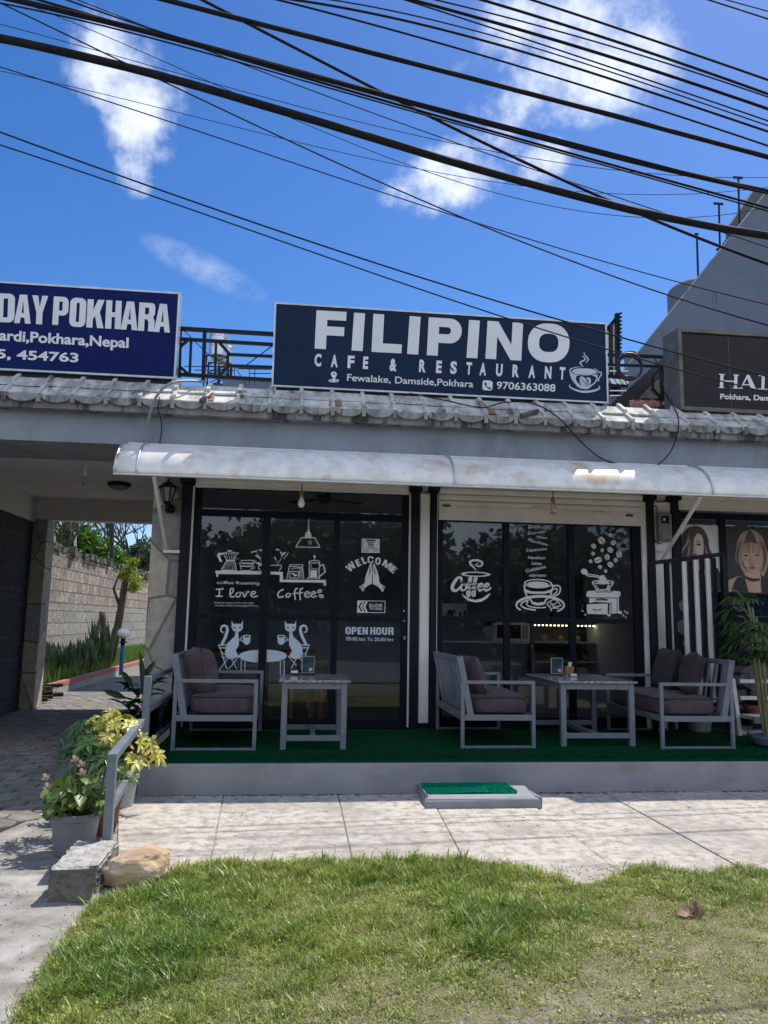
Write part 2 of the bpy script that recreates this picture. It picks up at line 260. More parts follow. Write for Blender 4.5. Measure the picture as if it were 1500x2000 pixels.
M['leaf_snake'] = mat('snake plant leaves', (0.12, 0.17, 0.07), (0.05, 0.085, 0.04), 0.5, 16, 4, stretch=(1, 1, 3), island=0.35, trans=0.1)
M['leaf_begonia'] = leafm('begonia leaves', (0.14, 0.21, 0.045), (0.085, 0.15, 0.03), 0.35, 0.2, 0.4)
M['leaf_scheff'] = leafm('umbrella plant leaves', (0.075, 0.155, 0.035), (0.04, 0.10, 0.024), 0.35, 0.15, 0.28)
M['leaf_varieg'] = leafm('variegated yellow leaves', (0.62, 0.56, 0.13), (0.42, 0.44, 0.09), 0.4, 0.25, 0.4)
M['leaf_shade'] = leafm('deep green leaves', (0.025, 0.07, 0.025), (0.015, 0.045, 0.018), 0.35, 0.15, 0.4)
M['leaf_palm'] = leafm('palm fronds', (0.075, 0.15, 0.035), (0.045, 0.095, 0.028), 0.4, 0.25, 0.45)
M['leaf_red'] = mat('dark red leaf stalks', (0.10, 0.02, 0.025), (0.06, 0.014, 0.018), 0.5, 10, island=0.3)
M['petal'] = mat('pale pink petals', (0.66, 0.50, 0.40), (0.52, 0.38, 0.27), 0.6, 10, island=0.25, trans=0.2)
M['stem'] = mat('green stems', (0.10, 0.12, 0.04), (0.07, 0.08, 0.03), 0.6, 10)
M['cane'] = mat('palm canes', (0.24, 0.24, 0.12), (0.13, 0.14, 0.07), 0.6, 14, stretch=(1, 1, 0.4))
M['pot_grey'] = mat('grey plastic pot', (0.19, 0.20, 0.215), (0.16, 0.17, 0.185), 0.45, 4)
M['pot_clay'] = mat('terracotta', (0.22, 0.06, 0.04), (0.14, 0.045, 0.032), 0.75, 6, c3=(0.15, 0.08, 0.06), s3=5, t3=(0.55, 0.7))
M['pot_white'] = mat('pale ceramic', (0.36, 0.37, 0.38), (0.30, 0.31, 0.32), 0.4, 4)
M['pot_blue'] = mat('blue glazed pot', (0.05, 0.12, 0.24), (0.3, 0.33, 0.36), 0.3, 5, stretch=(1, 1, 8))
M['potsoil'] = mat('potting soil', (0.05, 0.035, 0.022), (0.03, 0.02, 0.014), 0.95, 30, bump=1, bscale=60)
M['block_side'] = mat('darker concrete side', (0.20, 0.185, 0.155), (0.07, 0.065, 0.055), 0.95, 7, 10, bump=1.0, bscale=40)  # darker concrete for every face of the block except its top
M['boulder'] = mat('tan sandstone', (0.52, 0.37, 0.22), (0.34, 0.225, 0.13), 0.85, 3.5, 10, 0.35, 0.65, bump=0.8, bscale=14, c3=(0.62, 0.50, 0.34), s3=4, t3=(0.5, 0.68), stretch=(1, 1.6, 2.2))
M['block'] = mat('rough cast concrete', (0.50, 0.48, 0.44), (0.30, 0.285, 0.26), 0.95, 14, 10, bump=1.0, bscale=45, c3=(0.12, 0.11, 0.10), s3=5, t3=(0.58, 0.72))
M['dry'] = mat('dry fallen leaf', (0.36, 0.25, 0.18), (0.25, 0.16, 0.11), 0.8, 20, trans=0.2)
M['g_green'] = leafm('grass blades', (0.34, 0.395, 0.055), (0.225, 0.30, 0.038), 0.45, 0.35, 0.45)
M['g_lush'] = leafm('lush grass blades', (0.17, 0.275, 0.042), (0.11, 0.21, 0.032), 0.45, 0.3, 0.4)
M['g_dry'] = leafm('straw blades', (0.44, 0.40, 0.17), (0.33, 0.315, 0.115), 0.4, 0.25, 0.7)
M['asphalt'] = mat('road asphalt', (0.10, 0.10, 0.10), (0.07, 0.07, 0.072), 0.9, 20, 8)
M['neighbour'] = mat('blue grey render', (0.125, 0.155, 0.205), (0.105, 0.132, 0.178), 0.8, 1.2, 8, c3=(0.066, 0.084, 0.115), s3=1.6, t3=(0.6, 0.8), stretch=(1, 1, 0.6))
M['neigh_b'] = mat('grey render', (0.15, 0.17, 0.195), (0.12, 0.14, 0.16), 0.8, 3)
M['corrug'] = mat('dark corrugated iron', (0.025, 0.022, 0.022), (0.04, 0.034, 0.032), 0.6, 4, 8, stretch=(1, 4, 1))
M['plywood'] = mat('stained plywood', (0.25, 0.21, 0.165), (0.15, 0.115, 0.085), 0.8, 5, 9, stretch=(3, 1, 0.6), c3=(0.35, 0.33, 0.29), s3=4)
M['tank'] = mat('stainless tank', (0.62, 0.63, 0.64), (0.5, 0.5, 0.5), 0.3, 5, metal=0.8)
M['pink'] = mat('pink netting', (0.42, 0.16, 0.16), (0.55, 0.32, 0.30), 0.8, 25)
M['rubber'] = mat('black hose', (0.012, 0.012, 0.013), (0.02, 0.02, 0.02), 0.5, 20)
M['bulb'] = mat('white bulb', (0.78, 0.78, 0.76), None, 0.25)
M['clear'] = glass_mat('clear bulb glass', (0.93, 0.93, 0.93), 0.02, 1.5)
M['brass'] = mat('orange holder', (0.40, 0.18, 0.06), (0.32, 0.14, 0.05), 0.5, 12)
M['glass'] = glass_mat('shop glass', (0.93, 0.97, 1.0), 0.012, 1.55, 2.0)
M['glass_clear'] = glass_mat('thin glass', (0.85, 0.9, 0.9), 0.0, 1.45)
M['interior'] = mat('dim interior paint', (0.62, 0.68, 0.76), (0.52, 0.58, 0.66), 0.8, 2)
M['int_floor'] = mat('dark tile floor', (0.16, 0.15, 0.145), (0.11, 0.10, 0.10), 0.4, 3)
M['wood'] = mat('orange wood', (0.36, 0.17, 0.065), (0.25, 0.11, 0.04), 0.5, 6, stretch=(1, 8, 8))
M['int_white'] = mat('white appliance', (0.55, 0.55, 0.54), (0.45, 0.45, 0.44), 0.4, 4)
M['led'] = emit_mat('warm display light', (1.0, 0.84, 0.5), 5.0)
M['red'] = mat('red panel', (0.16, 0.012, 0.02), (0.10, 0.01, 0.016), 0.5, 3)
M['poster_w'] = mat('pale poster paper', (0.72, 0.73, 0.71), (0.66, 0.67, 0.65), 0.5, 2)
M['poster_d'] = mat('dark poster paper', (0.045, 0.035, 0.038), (0.03, 0.025, 0.03), 0.5, 3, stretch=(0.5, 1, 6))
M['hair_b'] = mat('printed brown hair', (0.06, 0.042, 0.038), (0.14, 0.10, 0.08), 0.5, 16, 5, 0.4, 0.7, stretch=(3, 1, 0.35))
M['hair_f'] = mat('printed blond hair', (0.58, 0.40, 0.28), (0.36, 0.22, 0.15), 0.5, 14, 5, stretch=(3, 1, 0.3))
M['skin_w'] = mat('printed pale skin', (0.70, 0.63, 0.57), (0.60, 0.53, 0.47), 0.5, 6)
M['skin_t'] = mat('printed tan skin', (0.62, 0.41, 0.31), (0.52, 0.32, 0.24), 0.5, 6)
M['lip'] = mat('printed lips', (0.28, 0.09, 0.09), None, 0.5)
M['ink'] = mat('printed dark ink', (0.015, 0.014, 0.017), None, 0.5)
M['card'] = mat('white card', (0.7, 0.68, 0.7), (0.65, 0.63, 0.66), 0.5, 4)
M['menu_teal'] = mat('teal menu card', (0.12, 0.24, 0.25), (0.08, 0.17, 0.19), 0.35, 6)
M['meter'] = mat('grey meter box', (0.20, 0.21, 0.22), (0.16, 0.17, 0.175), 0.5, 10)
M['lamp_glass'] = mat('seeded lamp glass', (0.30, 0.33, 0.33), (0.16, 0.18, 0.18), 0.2, 20)
M['blue_pipe'] = mat('blue painted pipe', (0.02, 0.13, 0.38), (0.02, 0.10, 0.3), 0.4, 8)
M['white_globe'] = mat('opal globe', (0.8, 0.79, 0.76), None, 0.3)
M['dark_wood'] = mat('dark timber', (0.03, 0.024, 0.02), (0.018, 0.015, 0.013), 0.8, 8)
M['pebble'] = mat('pebbles', (0.30, 0.28, 0.26), (0.18, 0.17, 0.155), 0.9, 12, island=0.4)

# ------------------------------------------------------------------ object helpers
def wloc(p):
    v = Vector((0, 0, 0))
    while p is not None: v = v + p.location; p = p.parent
    return v
def tag(o, label=None, cat=None, group=None, kind=None):
    if label: o['label'] = label
    if cat: o['category'] = cat
    if group: o['group'] = group
    if kind: o['kind'] = kind
    return o
def thing(name, label, cat, loc=(0, 0, 0), group=None):
    o = bpy.data.objects.new(name, None); COL.objects.link(o); o.location = loc; o.empty_display_size = 0.1
    return tag(o, label, cat, group)

class MB:
    def __init__(s): s.v = []; s.f = []
    def add(s, vs, fs):
        n = len(s.v); s.v.extend([tuple(v) for v in vs]); s.f.extend([tuple(i+n for i in f) for f in fs]); return s
    def box(s, x0, x1, y0, y1, z0, z1):
        return s.add([(x0, y0, z0), (x1, y0, z0), (x1, y1, z0), (x0, y1, z0), (x0, y0, z1), (x1, y0, z1), (x1, y1, z1), (x0, y1, z1)],
                     [(0, 3, 2, 1), (4, 5, 6, 7), (0, 1, 5, 4), (1, 2, 6, 5), (2, 3, 7, 6), (3, 0, 4, 7)])
    def bar(s, p, q, a, b=None, up=(0, 0, 1)):
        p = Vector(p); q = Vector(q); b = b or a; d = (q-p).normalized(); up = Vector(up)
        if abs(d.dot(up)) > 0.95: up = Vector((0, 1, 0))
        x = d.cross(up).normalized()*(a/2); y = x.cross(d).normalized()*(b/2)
        vs = [p-x-y, p+x-y, p+x+y, p-x+y, q-x-y, q+x-y, q+x+y, q-x+y]
        return s.add(vs, [(0, 1, 2, 3), (7, 6, 5, 4), (0, 4, 5, 1), (1, 5, 6, 2), (2, 6, 7, 3), (3, 7, 4, 0)])
    def tube(s, pts, r, n=8, cap=True):
        pts = [Vector(p) for p in pts]; rs = r if isinstance(r, (list, tuple)) else [r]*len(pts)
        vs = []; fs = []; ref = None
        for i, p in enumerate(pts):
            d = (pts[min(i+1, len(pts)-1)] - pts[max(i-1, 0)]).normalized()
            if ref is None:
                ref = Vector((0, 0, 1)) if abs(d.z) < 0.9 else Vector((1, 0, 0))
            x = d.cross(ref).normalized(); y = x.cross(d).normalized(); ref = y
            for k in range(n):
                t = 2*PI*k/n; vs.append(p + (x*math.cos(t) + y*math.sin(t))*rs[i])
        for i in range(len(pts)-1):
            for k in range(n): a = i*n+k; b = i*n+(k+1) % n; fs.append((a, b, b+n, a+n))
        if cap: fs.append(tuple(range(n-1, -1, -1))); fs.append(tuple(range(len(vs)-n, len(vs))))
        return s.add(vs, fs)
    def lathe(s, prof, c, n=20, sx=1.0, sy=1.0):
        vs = []; fs = []; c = Vector(c)
        for (r, z) in prof:
            for k in range(n):
                t = 2*PI*k/n; vs.append(c + Vector((r*math.cos(t)*sx, r*math.sin(t)*sy, z)))
        for i in range(len(prof)-1):
            for k in range(n): a = i*n+k; b = i*n+(k+1) % n; fs.append((a, b, b+n, a+n))
        fs.append(tuple(range(n-1, -1, -1))); fs.append(tuple(range(len(vs)-n, len(vs))))
        return s.add(vs, fs)
    def prism_y(s, poly, y0, y1):        # poly: list of (x, z)
        n = len(poly); vs = [(x, y0, z) for x, z in poly] + [(x, y1, z) for x, z in poly]
        fs = [(i, (i+1) % n, (i+1) % n+n, i+n) for i in range(n)] + [tuple(range(n-1, -1, -1)), tuple(range(n, 2*n))]
        return s.add(vs, fs)
    def prism_x(s, poly, x0, x1):        # poly: list of (y, z)
        n = len(poly); vs = [(x0, y, z) for y, z in poly] + [(x1, y, z) for y, z in poly]
        fs = [(i, i+n, (i+1) % n+n, (i+1) % n) for i in range(n)] + [tuple(range(n)), tuple(range(2*n-1, n-1, -1))]
        return s.add(vs, fs)
    def sheet(s, loops, Y):              # flat face with holes; loops of (x, z)
        tr = tessellate_polygon([[Vector((x, z, 0)) for x, z in lp] for lp in loops]); flat = [p for lp in loops for p in lp]
        return s.add([(x, Y, z) for x, z in flat], [tuple(t) for t in tr])
    def leaf(s, p, d, n, L, W, fold=0.25, droop=0.0, base=0.4):
        p = Vector(p); d = Vector(d).normalized(); n = Vector(n)
        x = d.cross(n)
        if x.length < 1e-4: x = d.cross(Vector((1, 0, 0.1)))
        x.normalize(); n = x.cross(d).normalized()
        m = p + d*L*base; t = p + d*L - Vector((0, 0, droop*L)); k = n*(W*fold)
        m2 = p + d*L*0.75 - Vector((0, 0, droop*L*0.5))
        vs = [p, m+x*W*0.5+k, m2+x*W*0.36+k, t, m2-x*W*0.36+k, m-x*W*0.5+k, m, m2]
        return s.add(vs, [(0, 1, 6), (1, 2, 7, 6), (2, 3, 7), (3, 4, 7), (4, 5, 6, 7), (5, 0, 6)])
    def card(s, p, d, n, L, W):          # small 2-triangle leaf for far crowns
        d = d.normalized(); x = d.cross(n)
        if x.length < 1e-4: x = Vector((1, 0, 0))
        x.normalize(); k = x.cross(d)*(W*0.2)
        return s.add([p, p+d*L*0.5+x*W*0.5+k, p+d*L, p+d*L*0.5-x*W*0.5+k], [(0, 1, 2), (0, 2, 3)])
    def disc(s, c, n, r, seg=7, cup=0.15):
        c = Vector(c); n = Vector(n).normalized(); x = n.orthogonal().normalized(); y = n.cross(x)
        vs = [c]
        for k in range(seg):
            t = 2*PI*k/seg; rr = r*random.uniform(0.85, 1.1); vs.append(c + (x*math.cos(t)+y*math.sin(t))*rr + n*r*cup*random.uniform(0.5, 1.5))
        return s.add(vs, [(0, k+1, (k+1) % seg+1) for k in range(seg)])
    def build(s, name, m, parent=None, smooth=False, bevel=0.0, seg=2, subsurf=0):
        o0 = wloc(parent)
        me = bpy.data.meshes.new(name); me.from_pydata([(v[0]-o0.x, v[1]-o0.y, v[2]-o0.z) for v in s.v], [], s.f); me.validate(); me.update()
        o = bpy.data.objects.new(name, me); COL.objects.link(o)
        for mm in (m if isinstance(m, (list, tuple)) else [m]): me.materials.append(mm)
        if smooth: me.polygons.foreach_set('use_smooth', [True]*len(me.polygons))
        if parent is not None: o.parent = parent
        if bevel:
            b = o.modifiers.new('bevel', 'BEVEL'); b.width = bevel; b.segments = seg; b.limit_method = 'ANGLE'; b.angle_limit = math.radians(40)
        if subsurf:
            b = o.modifiers.new('sub', 'SUBSURF'); b.levels = subsurf; b.render_levels = subsurf
        return o

def part(name, m, parent, fn, **k):
    mb = MB(); fn(mb); return mb.build(name, m, parent, **k)
def boxpart(name, m, parent, *b, **k): return MB().box(*b).build(name, m, parent, **k)
def rnd(a, b): return random.uniform(a, b)
def rvec():
    while True:
        v = Vector((rnd(-1, 1), rnd(-1, 1), rnd(-1, 1)))
        if 0.05 < v.length < 1: return v.normalized()
def spline(pts, n=8):                    # Catmull-Rom
    P = [Vector(p) for p in pts]
    if len(P) < 3: return P
    o = []
    for i in range(len(P)-1):
        a = P[max(i-1, 0)]; b = P[i]; c = P[i+1]; d = P[min(i+2, len(P)-1)]
        for k in range(n):
            t = k/n; o.append(0.5*((2*b) + (c-a)*t + (2*a-5*b+4*c-d)*t*t + (3*b-a-3*c+d)*t*t*t))
    o.append(P[-1]); return o

# ---- vinyl lettering and drawings on a facade-parallel plane
class Vinyl:
    def __init__(s, Y, crop=None): s.Y = Y; s.mb = MB(); s.crop = crop; s.k = 0
    def _y(s): s.k += 1; return s.Y - 0.0003*(s.k % 12)
    def P(s, p):
        x, y = p
        if s.crop: x, y = s.crop[0] + x/s.crop[2], s.crop[1] + y/s.crop[2]
        v = at(x, y, s.Y); return (v.x, v.z)
    def fill(s, pts, holes=(), smooth=False):
        def lp(q):
            q = [s.P(p) for p in q]
            if smooth: q = [(v.x, v.y) for v in spline([Vector((a, b, 0)) for a, b in q + [q[0]]], 5)[:-1]]
            return q
        s.mb.sheet([lp(pts)] + [lp(h) for h in holes], s._y()); return s
    def line(s, pts, wpx, smooth=False, close=False):
        if close: pts = list(pts) + [pts[0]]
        Q = [Vector((*s.P(p), 0)) for p in pts]
        sc = (Vector((*s.P((pts[0][0]+10, pts[0][1])), 0)) - Q[0]).length/10
        ws = [w_*sc for w_ in wpx] if isinstance(wpx, (list, tuple)) else None
        n = 6 if smooth else 1
        R = spline(Q, n) if smooth and len(Q) > 2 else Q
        def width(i):
            if ws is None: return wpx*sc
            t = i/max(1, len(R)-1)*(len(ws)-1); a = int(min(t, len(ws)-2)); return ws[a]*(1-(t-a)) + ws[a+1]*(t-a)
        y = s._y(); vs = []
        for i, p in enumerate(R):
            if i == 0: d = (R[1]-R[0]); 
            elif i == len(R)-1: d = R[-1]-R[-2]
            else: d = (R[i]-R[i-1]).normalized() + (R[i+1]-R[i]).normalized()
            if d.length < 1e-9: d = Vector((1, 0, 0))
            d.normalize(); nn = Vector((-d.y, d.x, 0)); k = 1.0
            if 0 < i < len(R)-1:
                c = nn.dot(Vector((-(R[i+1]-R[i]).normalized().y, (R[i+1]-R[i]).normalized().x, 0))); k = min(1.6, 1/max(0.3, abs(c)))
            h = nn*width(i)*0.5*k; vs += [(p.x+h.x, y, p.y+h.y), (p.x-h.x, y, p.y-h.y)]
        s.mb.add(vs, [(2*i, 2*i+1, 2*i+3, 2*i+2) for i in range(len(R)-1)]); return s
    def oval(s, c, rx, ry, n=24, rot=0, hole=None):
        def o(kx, ky): return [(c[0]+kx*math.cos(t)*math.cos(rot)-ky*math.sin(t)*math.sin(rot), c[1]+kx*math.cos(t)*math.sin(rot)+ky*math.sin(t)*math.cos(rot)) for t in [2*PI*i/n for i in range(n)]]
        return s.fill(o(rx, ry), [o(*hole)] if hole else ())
    def place(s, loops2d, wid, p0, p1, cap):   # loops in a box wid x 1 -> baseline p0..p1 with cap height in px
        a = Vector(s.P(p0)); b = Vector(s.P(p1)); ex = (b-a)/wid
        dx, dy = p1[0]-p0[0], p1[1]-p0[1]; L = math.hypot(dx, dy)
        up = Vector(s.P((p0[0]+dy/L*cap, p0[1]-dx/L*cap))) - a
        y = s._y()
        for lps in loops2d: s.mb.sheet([[tuple(a + ex*u + up*v) for u, v in lp] for lp in lps], y)
        return s
    def text(s, st, p0, p1, cap, bold=0.0, shear=0.0):
        loopset, wid = text_mesh(st, bold, shear)
        a = Vector(s.P(p0)); b = Vector(s.P(p1)); ex = (b-a)/wid
        dx, dy = p1[0]-p0[0], p1[1]-p0[1]; L = math.hypot(dx, dy)
        up = Vector(s.P((p0[0]+dy/L*cap, p0[1]-dx/L*cap))) - a; y = s._y()
        V, F = loopset; s.mb.add([(q.x, y, q.y) for q in (a + ex*u + up*v for u, v in V)], F); return s
    def build(s, name, m, parent): return s.mb.build(name, m, parent)

def text_mesh(st, bold=0.0, shear=0.0):
    c = bpy.data.curves.new('t', 'FONT'); c.body = st; c.size = 1.0; c.offset = bold; c.shear = shear; c.resolution_u = 4
    o = bpy.data.objects.new('t', c); me = bpy.data.meshes.new_from_object(o)
    V = [(v.co.x, v.co.y) for v in me.vertices]; F = [tuple(p.vertices) for p in me.polygons]
    bpy.data.objects.remove(o); bpy.data.curves.remove(c); bpy.data.meshes.remove(me)
    x0 = min(v[0] for v in V); x1 = max(v[0] for v in V); cap = 0.70
    return ([((x-x0), y/cap) for x, y in V], F), x1-x0

# heavy poster letters drawn as outlines in a box (width, 1)
def rr(x0, x1, y0, y1, r, corners='abcd'):   # a=bl b=br c=tr d=tl rounded
    o = []
    for k, (cx, cy, t0) in zip('abcd', ((x0, y0, 180), (x1, y0, 270), (x1, y1, 0), (x0, y1, 90))):
        if k in corners and r > 0:
            ax = cx + (r if cx == x0 else -r); ay = cy + (r if cy == y0 else -r)
            o += [(ax + r*math.cos(math.radians(t0+a)), ay + r*math.sin(math.radians(t0+a))) for a in range(0, 91, 15)]
        else: o.append((cx, cy))
    return o
def glyph(ch, w, s, t, rd=None):
    rd = w*0.42 if rd is None else rd; ri = max(0.0, rd-min(s, t))
    if ch == 'I': return [[[(0, 0), (s, 0), (s, 1), (0, 1)]]], s
    if ch == 'L': return [[[(0, 0), (w, 0), (w, t), (s, t), (s, 1), (0, 1)]]], w
    if ch == 'F': return [[[(0, 0), (s, 0), (s, .36), (w*.95, .36), (w*.95, .36+t), (s, .36+t), (s, 1-t), (w, 1-t), (w, 1), (0, 1)]]], w
    if ch == 'E': return [[[(0, 0), (w, 0), (w, t), (s, t), (s, .5-t/2), (w*.92, .5-t/2), (w*.92, .5+t/2), (s, .5+t/2), (s, 1-t), (w, 1-t), (w, 1), (0, 1)]]], w
    if ch == 'H': return [[[(0, 0), (s, 0), (s, .5-t/2), (w-s, .5-t/2), (w-s, 0), (w, 0), (w, 1), (w-s, 1), (w-s, .5+t/2), (s, .5+t/2), (s, 1), (0, 1)]]], w
    if ch == 'N': return [[[(0, 0), (s, 0), (s, .6), (w-s*1.02, 0), (w, 0), (w, 1), (w-s, 1), (w-s, .4), (s*1.02, 1), (0, 1)]]], w
    if ch == 'P':
        h = .34; r = min(rd, (1-h)/2-.01)
        return [[[(0, 0), (s, 0), (s, h)] + rr(s, w, h, 1, r, 'bc')[1:-1] + [(0, 1)], rr(s, w-s, h+t, 1-t, min(ri, (1-h)/2-t), 'bc')]], w
    if ch == 'R':
        return [[[(0, 0), (s, 0), (s, .42), (w*.5, .42), (w-s, .34), (w-s, 0), (w, 0), (w, .36), (w*.9, .5), (w, .62), (w, .88), (w*.94, .96), (w*.82, 1), (0, 1)],
                 [(s, .42+t), (w*.55, .42+t), (w-s, .64), (w-s, .82), (w*.55, 1-t), (s, 1-t)]]], w
    if ch == 'D': return [[rr(0, w, 0, 1, rd, 'bc'), rr(s, w-s, t, 1-t, ri, 'bc')]], w
    if ch == 'O': return [[rr(0, w, 0, 1, rd), rr(s, w-s, t, 1-t, max(0.02, ri))]], w
    if ch == 'U': return [[rr(0, w, 0, 1, rd, 'ab')[:-1] + [(w-s, 1)] + [p for p in reversed(rr(s, w-s, t, 1, max(.02, ri), 'ab')[:-2])][0:] + [(s, 1), (0, 1)]]], w
    if ch == 'C':
        o = rr(0, w, 0, 1, rd); i = rr(s, w-s, t, 1-t, max(.02, ri)); k = 7
        outer = o[2*k:] + o[:2*k]      # start at top right corner, ccw to bottom right
        inner = i[2*k:] + i[:2*k]
        return [[[(w, .62)] + outer + [(w, .38), (w-s, .38)] + inner[::-1] + [(w-s, .62)]]], w
    if ch == 'A':
        a = s*.95; m = w/2; k = s*.62
        return [[[(0, 0), (a, 0), (a+.035, .2), (w-a-.035, .2), (w-a, 0), (w, 0), (m+k, 1), (m-k, 1)], [(m-(m-a)*.42, .36), (m+(m-a)*.42, .36), (m, .8)]]], w
    if ch == 'Y': return [[[(w/2-s/2, 0), (w/2+s/2, 0), (w/2+s/2, .4), (w, 1), (w-s, 1), (w/2, .6), (s, 1), (0, 1), (w/2-s/2, .4)]]], w
    if ch == 'K': return [[[(0, 0), (s, 0), (s, .3), (s+(w-s)*.18, .42), (w-s*1.05, 0), (w, 0), (w*.74, .56), (w*.98, 1), (w-s*1.1, 1), (s, .62), (s, 1), (0, 1)]]], w
    if ch == 'W': return [[[(x*w, y) for x, y in ((.14, 0), (.37, 0), (.5, .55), (.63, 0), (.86, 0), (1, 1), (.8, 1), (.72, .42), (.6, 1), (.4, 1), (.28, .42), (.2, 1), (0, 1))]]], w
    if ch == 'M': return [[[(x*w, y) for x, y in ((0, 0), (.21, 0), (.21, .6), (.4, 0), (.6, 0), (.79, .6), (.79, 0), (1, 0), (1, 1), (.69, 1), (.5, .42), (.31, 1), (0, 1))]]], w

# ================================================================== GROUND
FT = 0.272                               # porch floor
def poly_sheet(name, pts, z, m, kind='structure', sub=None):
    mb = MB(); tr = tessellate_polygon([[Vector((x, y, 0)) for x, y in pts]]); mb.add([(x, y, z) for x, y in pts], [t if True else t for t in tr])
    o = mb.build(name, m); o.data.update()
    bm = bmesh.new(); bm.from_mesh(o.data); bmesh.ops.recalc_face_normals(bm, faces=bm.faces)
    for f in bm.faces:
        if f.normal.z < 0: f.normal_flip()
    bm.to_mesh(o.data); bm.free()
    tag(o, kind=kind); return o
poly_sheet('ground', [(-90, -60), (110, -60), (110, 140), (-90, 140)], -0.09, M['soil'])
poly_sheet('road', [(-60, -16), (60, -16), (60, -8.4), (-60, -8.4)], -0.03, M['asphalt'])
poly_sheet('driveway_apron', [(-9, -8.3), (-0.55, -8.3), (-0.75, -4.6), (-1.0, -3.2), (-1.08, -2.0), (-1.12, -1.2), (-1.3, 0.1), (-9, 0.1)], -0.05, M['apron'])

def pavers(mb):
    R = 0.15; dx = R*math.sqrt(3); dy = R*1.5
    for j in range(-9, 68):
        for i in range(-1, 17):
            cx = -5.0 + i*dx + (j % 2)*dx/2; cy = -1.6 + j*dy
            lim = -1.0 - 0.62*(cx+1.6) if cx < -1.6 else -0.95
            lim = atz(130, 1570, -0.04).y + (cx - atz(130, 1570, -0.04).x)*((atz(0, 1627, -0.04).y-atz(130, 1570, -0.04).y)/(atz(0, 1627, -0.04).x-atz(130, 1570, -0.04).x))
            if cy < lim or cx > -1.42 or cx < -4.9 or (cx > -1.75 and 2.0 < cy): 
                if not (cy > 6.6 and cx < -1.4): continue
            if cy > 6.6 and (cx > -1.0): continue
            zz = -0.036 + rnd(-0.003, 0.003); vs = []
            for r_, z_ in ((R*0.95, -0.06), (R*0.95, zz-0.006), (R*0.90, zz)):
                vs += [(cx + r_*math.sin(PI/3*k), cy + r_*math.cos(PI/3*k), z_) for k in range(6)]
            fs = [(a*6+k, a*6+k_, (a+1)*6+k_, (a+1)*6+k) for a in (0, 1) for k in range(6) for k_ in ((k-1) % 6,)] + [(17, 16, 15, 14, 13, 12)]
            mb.add(vs, fs)
tag(part('driveway', M['paver'], None, pavers), kind='structure')
_a = atz(130, 1570, -.04); _b = atz(0, 1627, -.04); _k = (_b.y-_a.y)/(_b.x-_a.x)
poly_sheet('driveway_bed', [(-4.85, _a.y+(-4.85-_a.x)*_k+.1), (-1.5, _a.y+(-1.5-_a.x)*_k+.1), (-1.5, 6.8), (-4.85, 6.8)], -.046, M['potsoil'])

def sidewalk(mb):
    zt = 0.0; ys = 0.0; yf = -2.75
    joints = []
    for (a, b) in (((433, 1569), (409, 1687)), ((662, 1562), (690, 1690)), ((855, 1582), (908, 1684)), ((1055, 1582), (1182, 1680)), ((1212, 1565), (1430, 1685))):
        A = atz(*a, 0); B = atz(*b, 0); k = (B.x-A.x)/(B.y-A.y); joints.append((A.x - k*A.y, A.x + k*(yf-A.y)))
    joints = [(-1.42, -0.84)] + joints
    last = joints[-1]
    for i in range(1, 14): joints.append((last[0]+1.12*i, last[1]+1.12*i))
    for (a, b), (c, d) in zip(joints, joints[1:]):
        g = 0.0035
        nx = 10; top = []; z0 = zt + rnd(-0.004, 0.004)
        x = [(a+g, ys+0.0), (c-g, ys+0.0), (d-g, yf), (b+g, yf)]
        dz = [rnd(-.006, .004) for _ in range(4)]
        mb.add([(p[0], p[1], z0+e) for p, e in zip(x, dz)] + [(p[0], p[1], -0.1) for p in x], [(3, 2, 1, 0), (0, 1, 5, 4), (1, 2, 6, 5), (2, 3, 7, 6), (3, 0, 4, 7)])
o = part('sidewalk', M['concrete'], None, sidewalk); tag(o, kind='structure'); b = o.modifiers.new('bevel', 'BEVEL'); b.width = 0.008; b.segments = 2
poly_sheet('sidewalk_bed', [(-1.35, -0.02), (16, -0.02), (16, -2.7), (-1.0, -2.7)], -0.009, M['apron'])

# ================================================================== CAFE BUILDING
cafe = thing('cafe_building', 'single storey grey cafe building with black framed shop windows and tiled eave', 'building', (1.4, 2.1, 0))
boxpart('plinth', M['plinth'], cafe, -1.27, 14, 0.0, 8.0, -0.1, FT-0.012, bevel=0.012)
YS = 2.15
boxpart('fascia_beam', M['paint_grey'], cafe, -9, 14, 1.6, 2.0, 3.379, 3.83)
boxpart('porch_ceiling', M['plaster_dim'], cafe, -1.66, 14, 2.003, 2.6, 3.40, 3.5)
boxpart('shop_wall', M['white_wall'], cafe, -1.31, 14, 2.16, 2.30, 3.03, 3.40)
boxpart('roof_slab', M['paint_grey'], cafe, -9, 14, 2.003, 8.0, 3.503, 3.80)
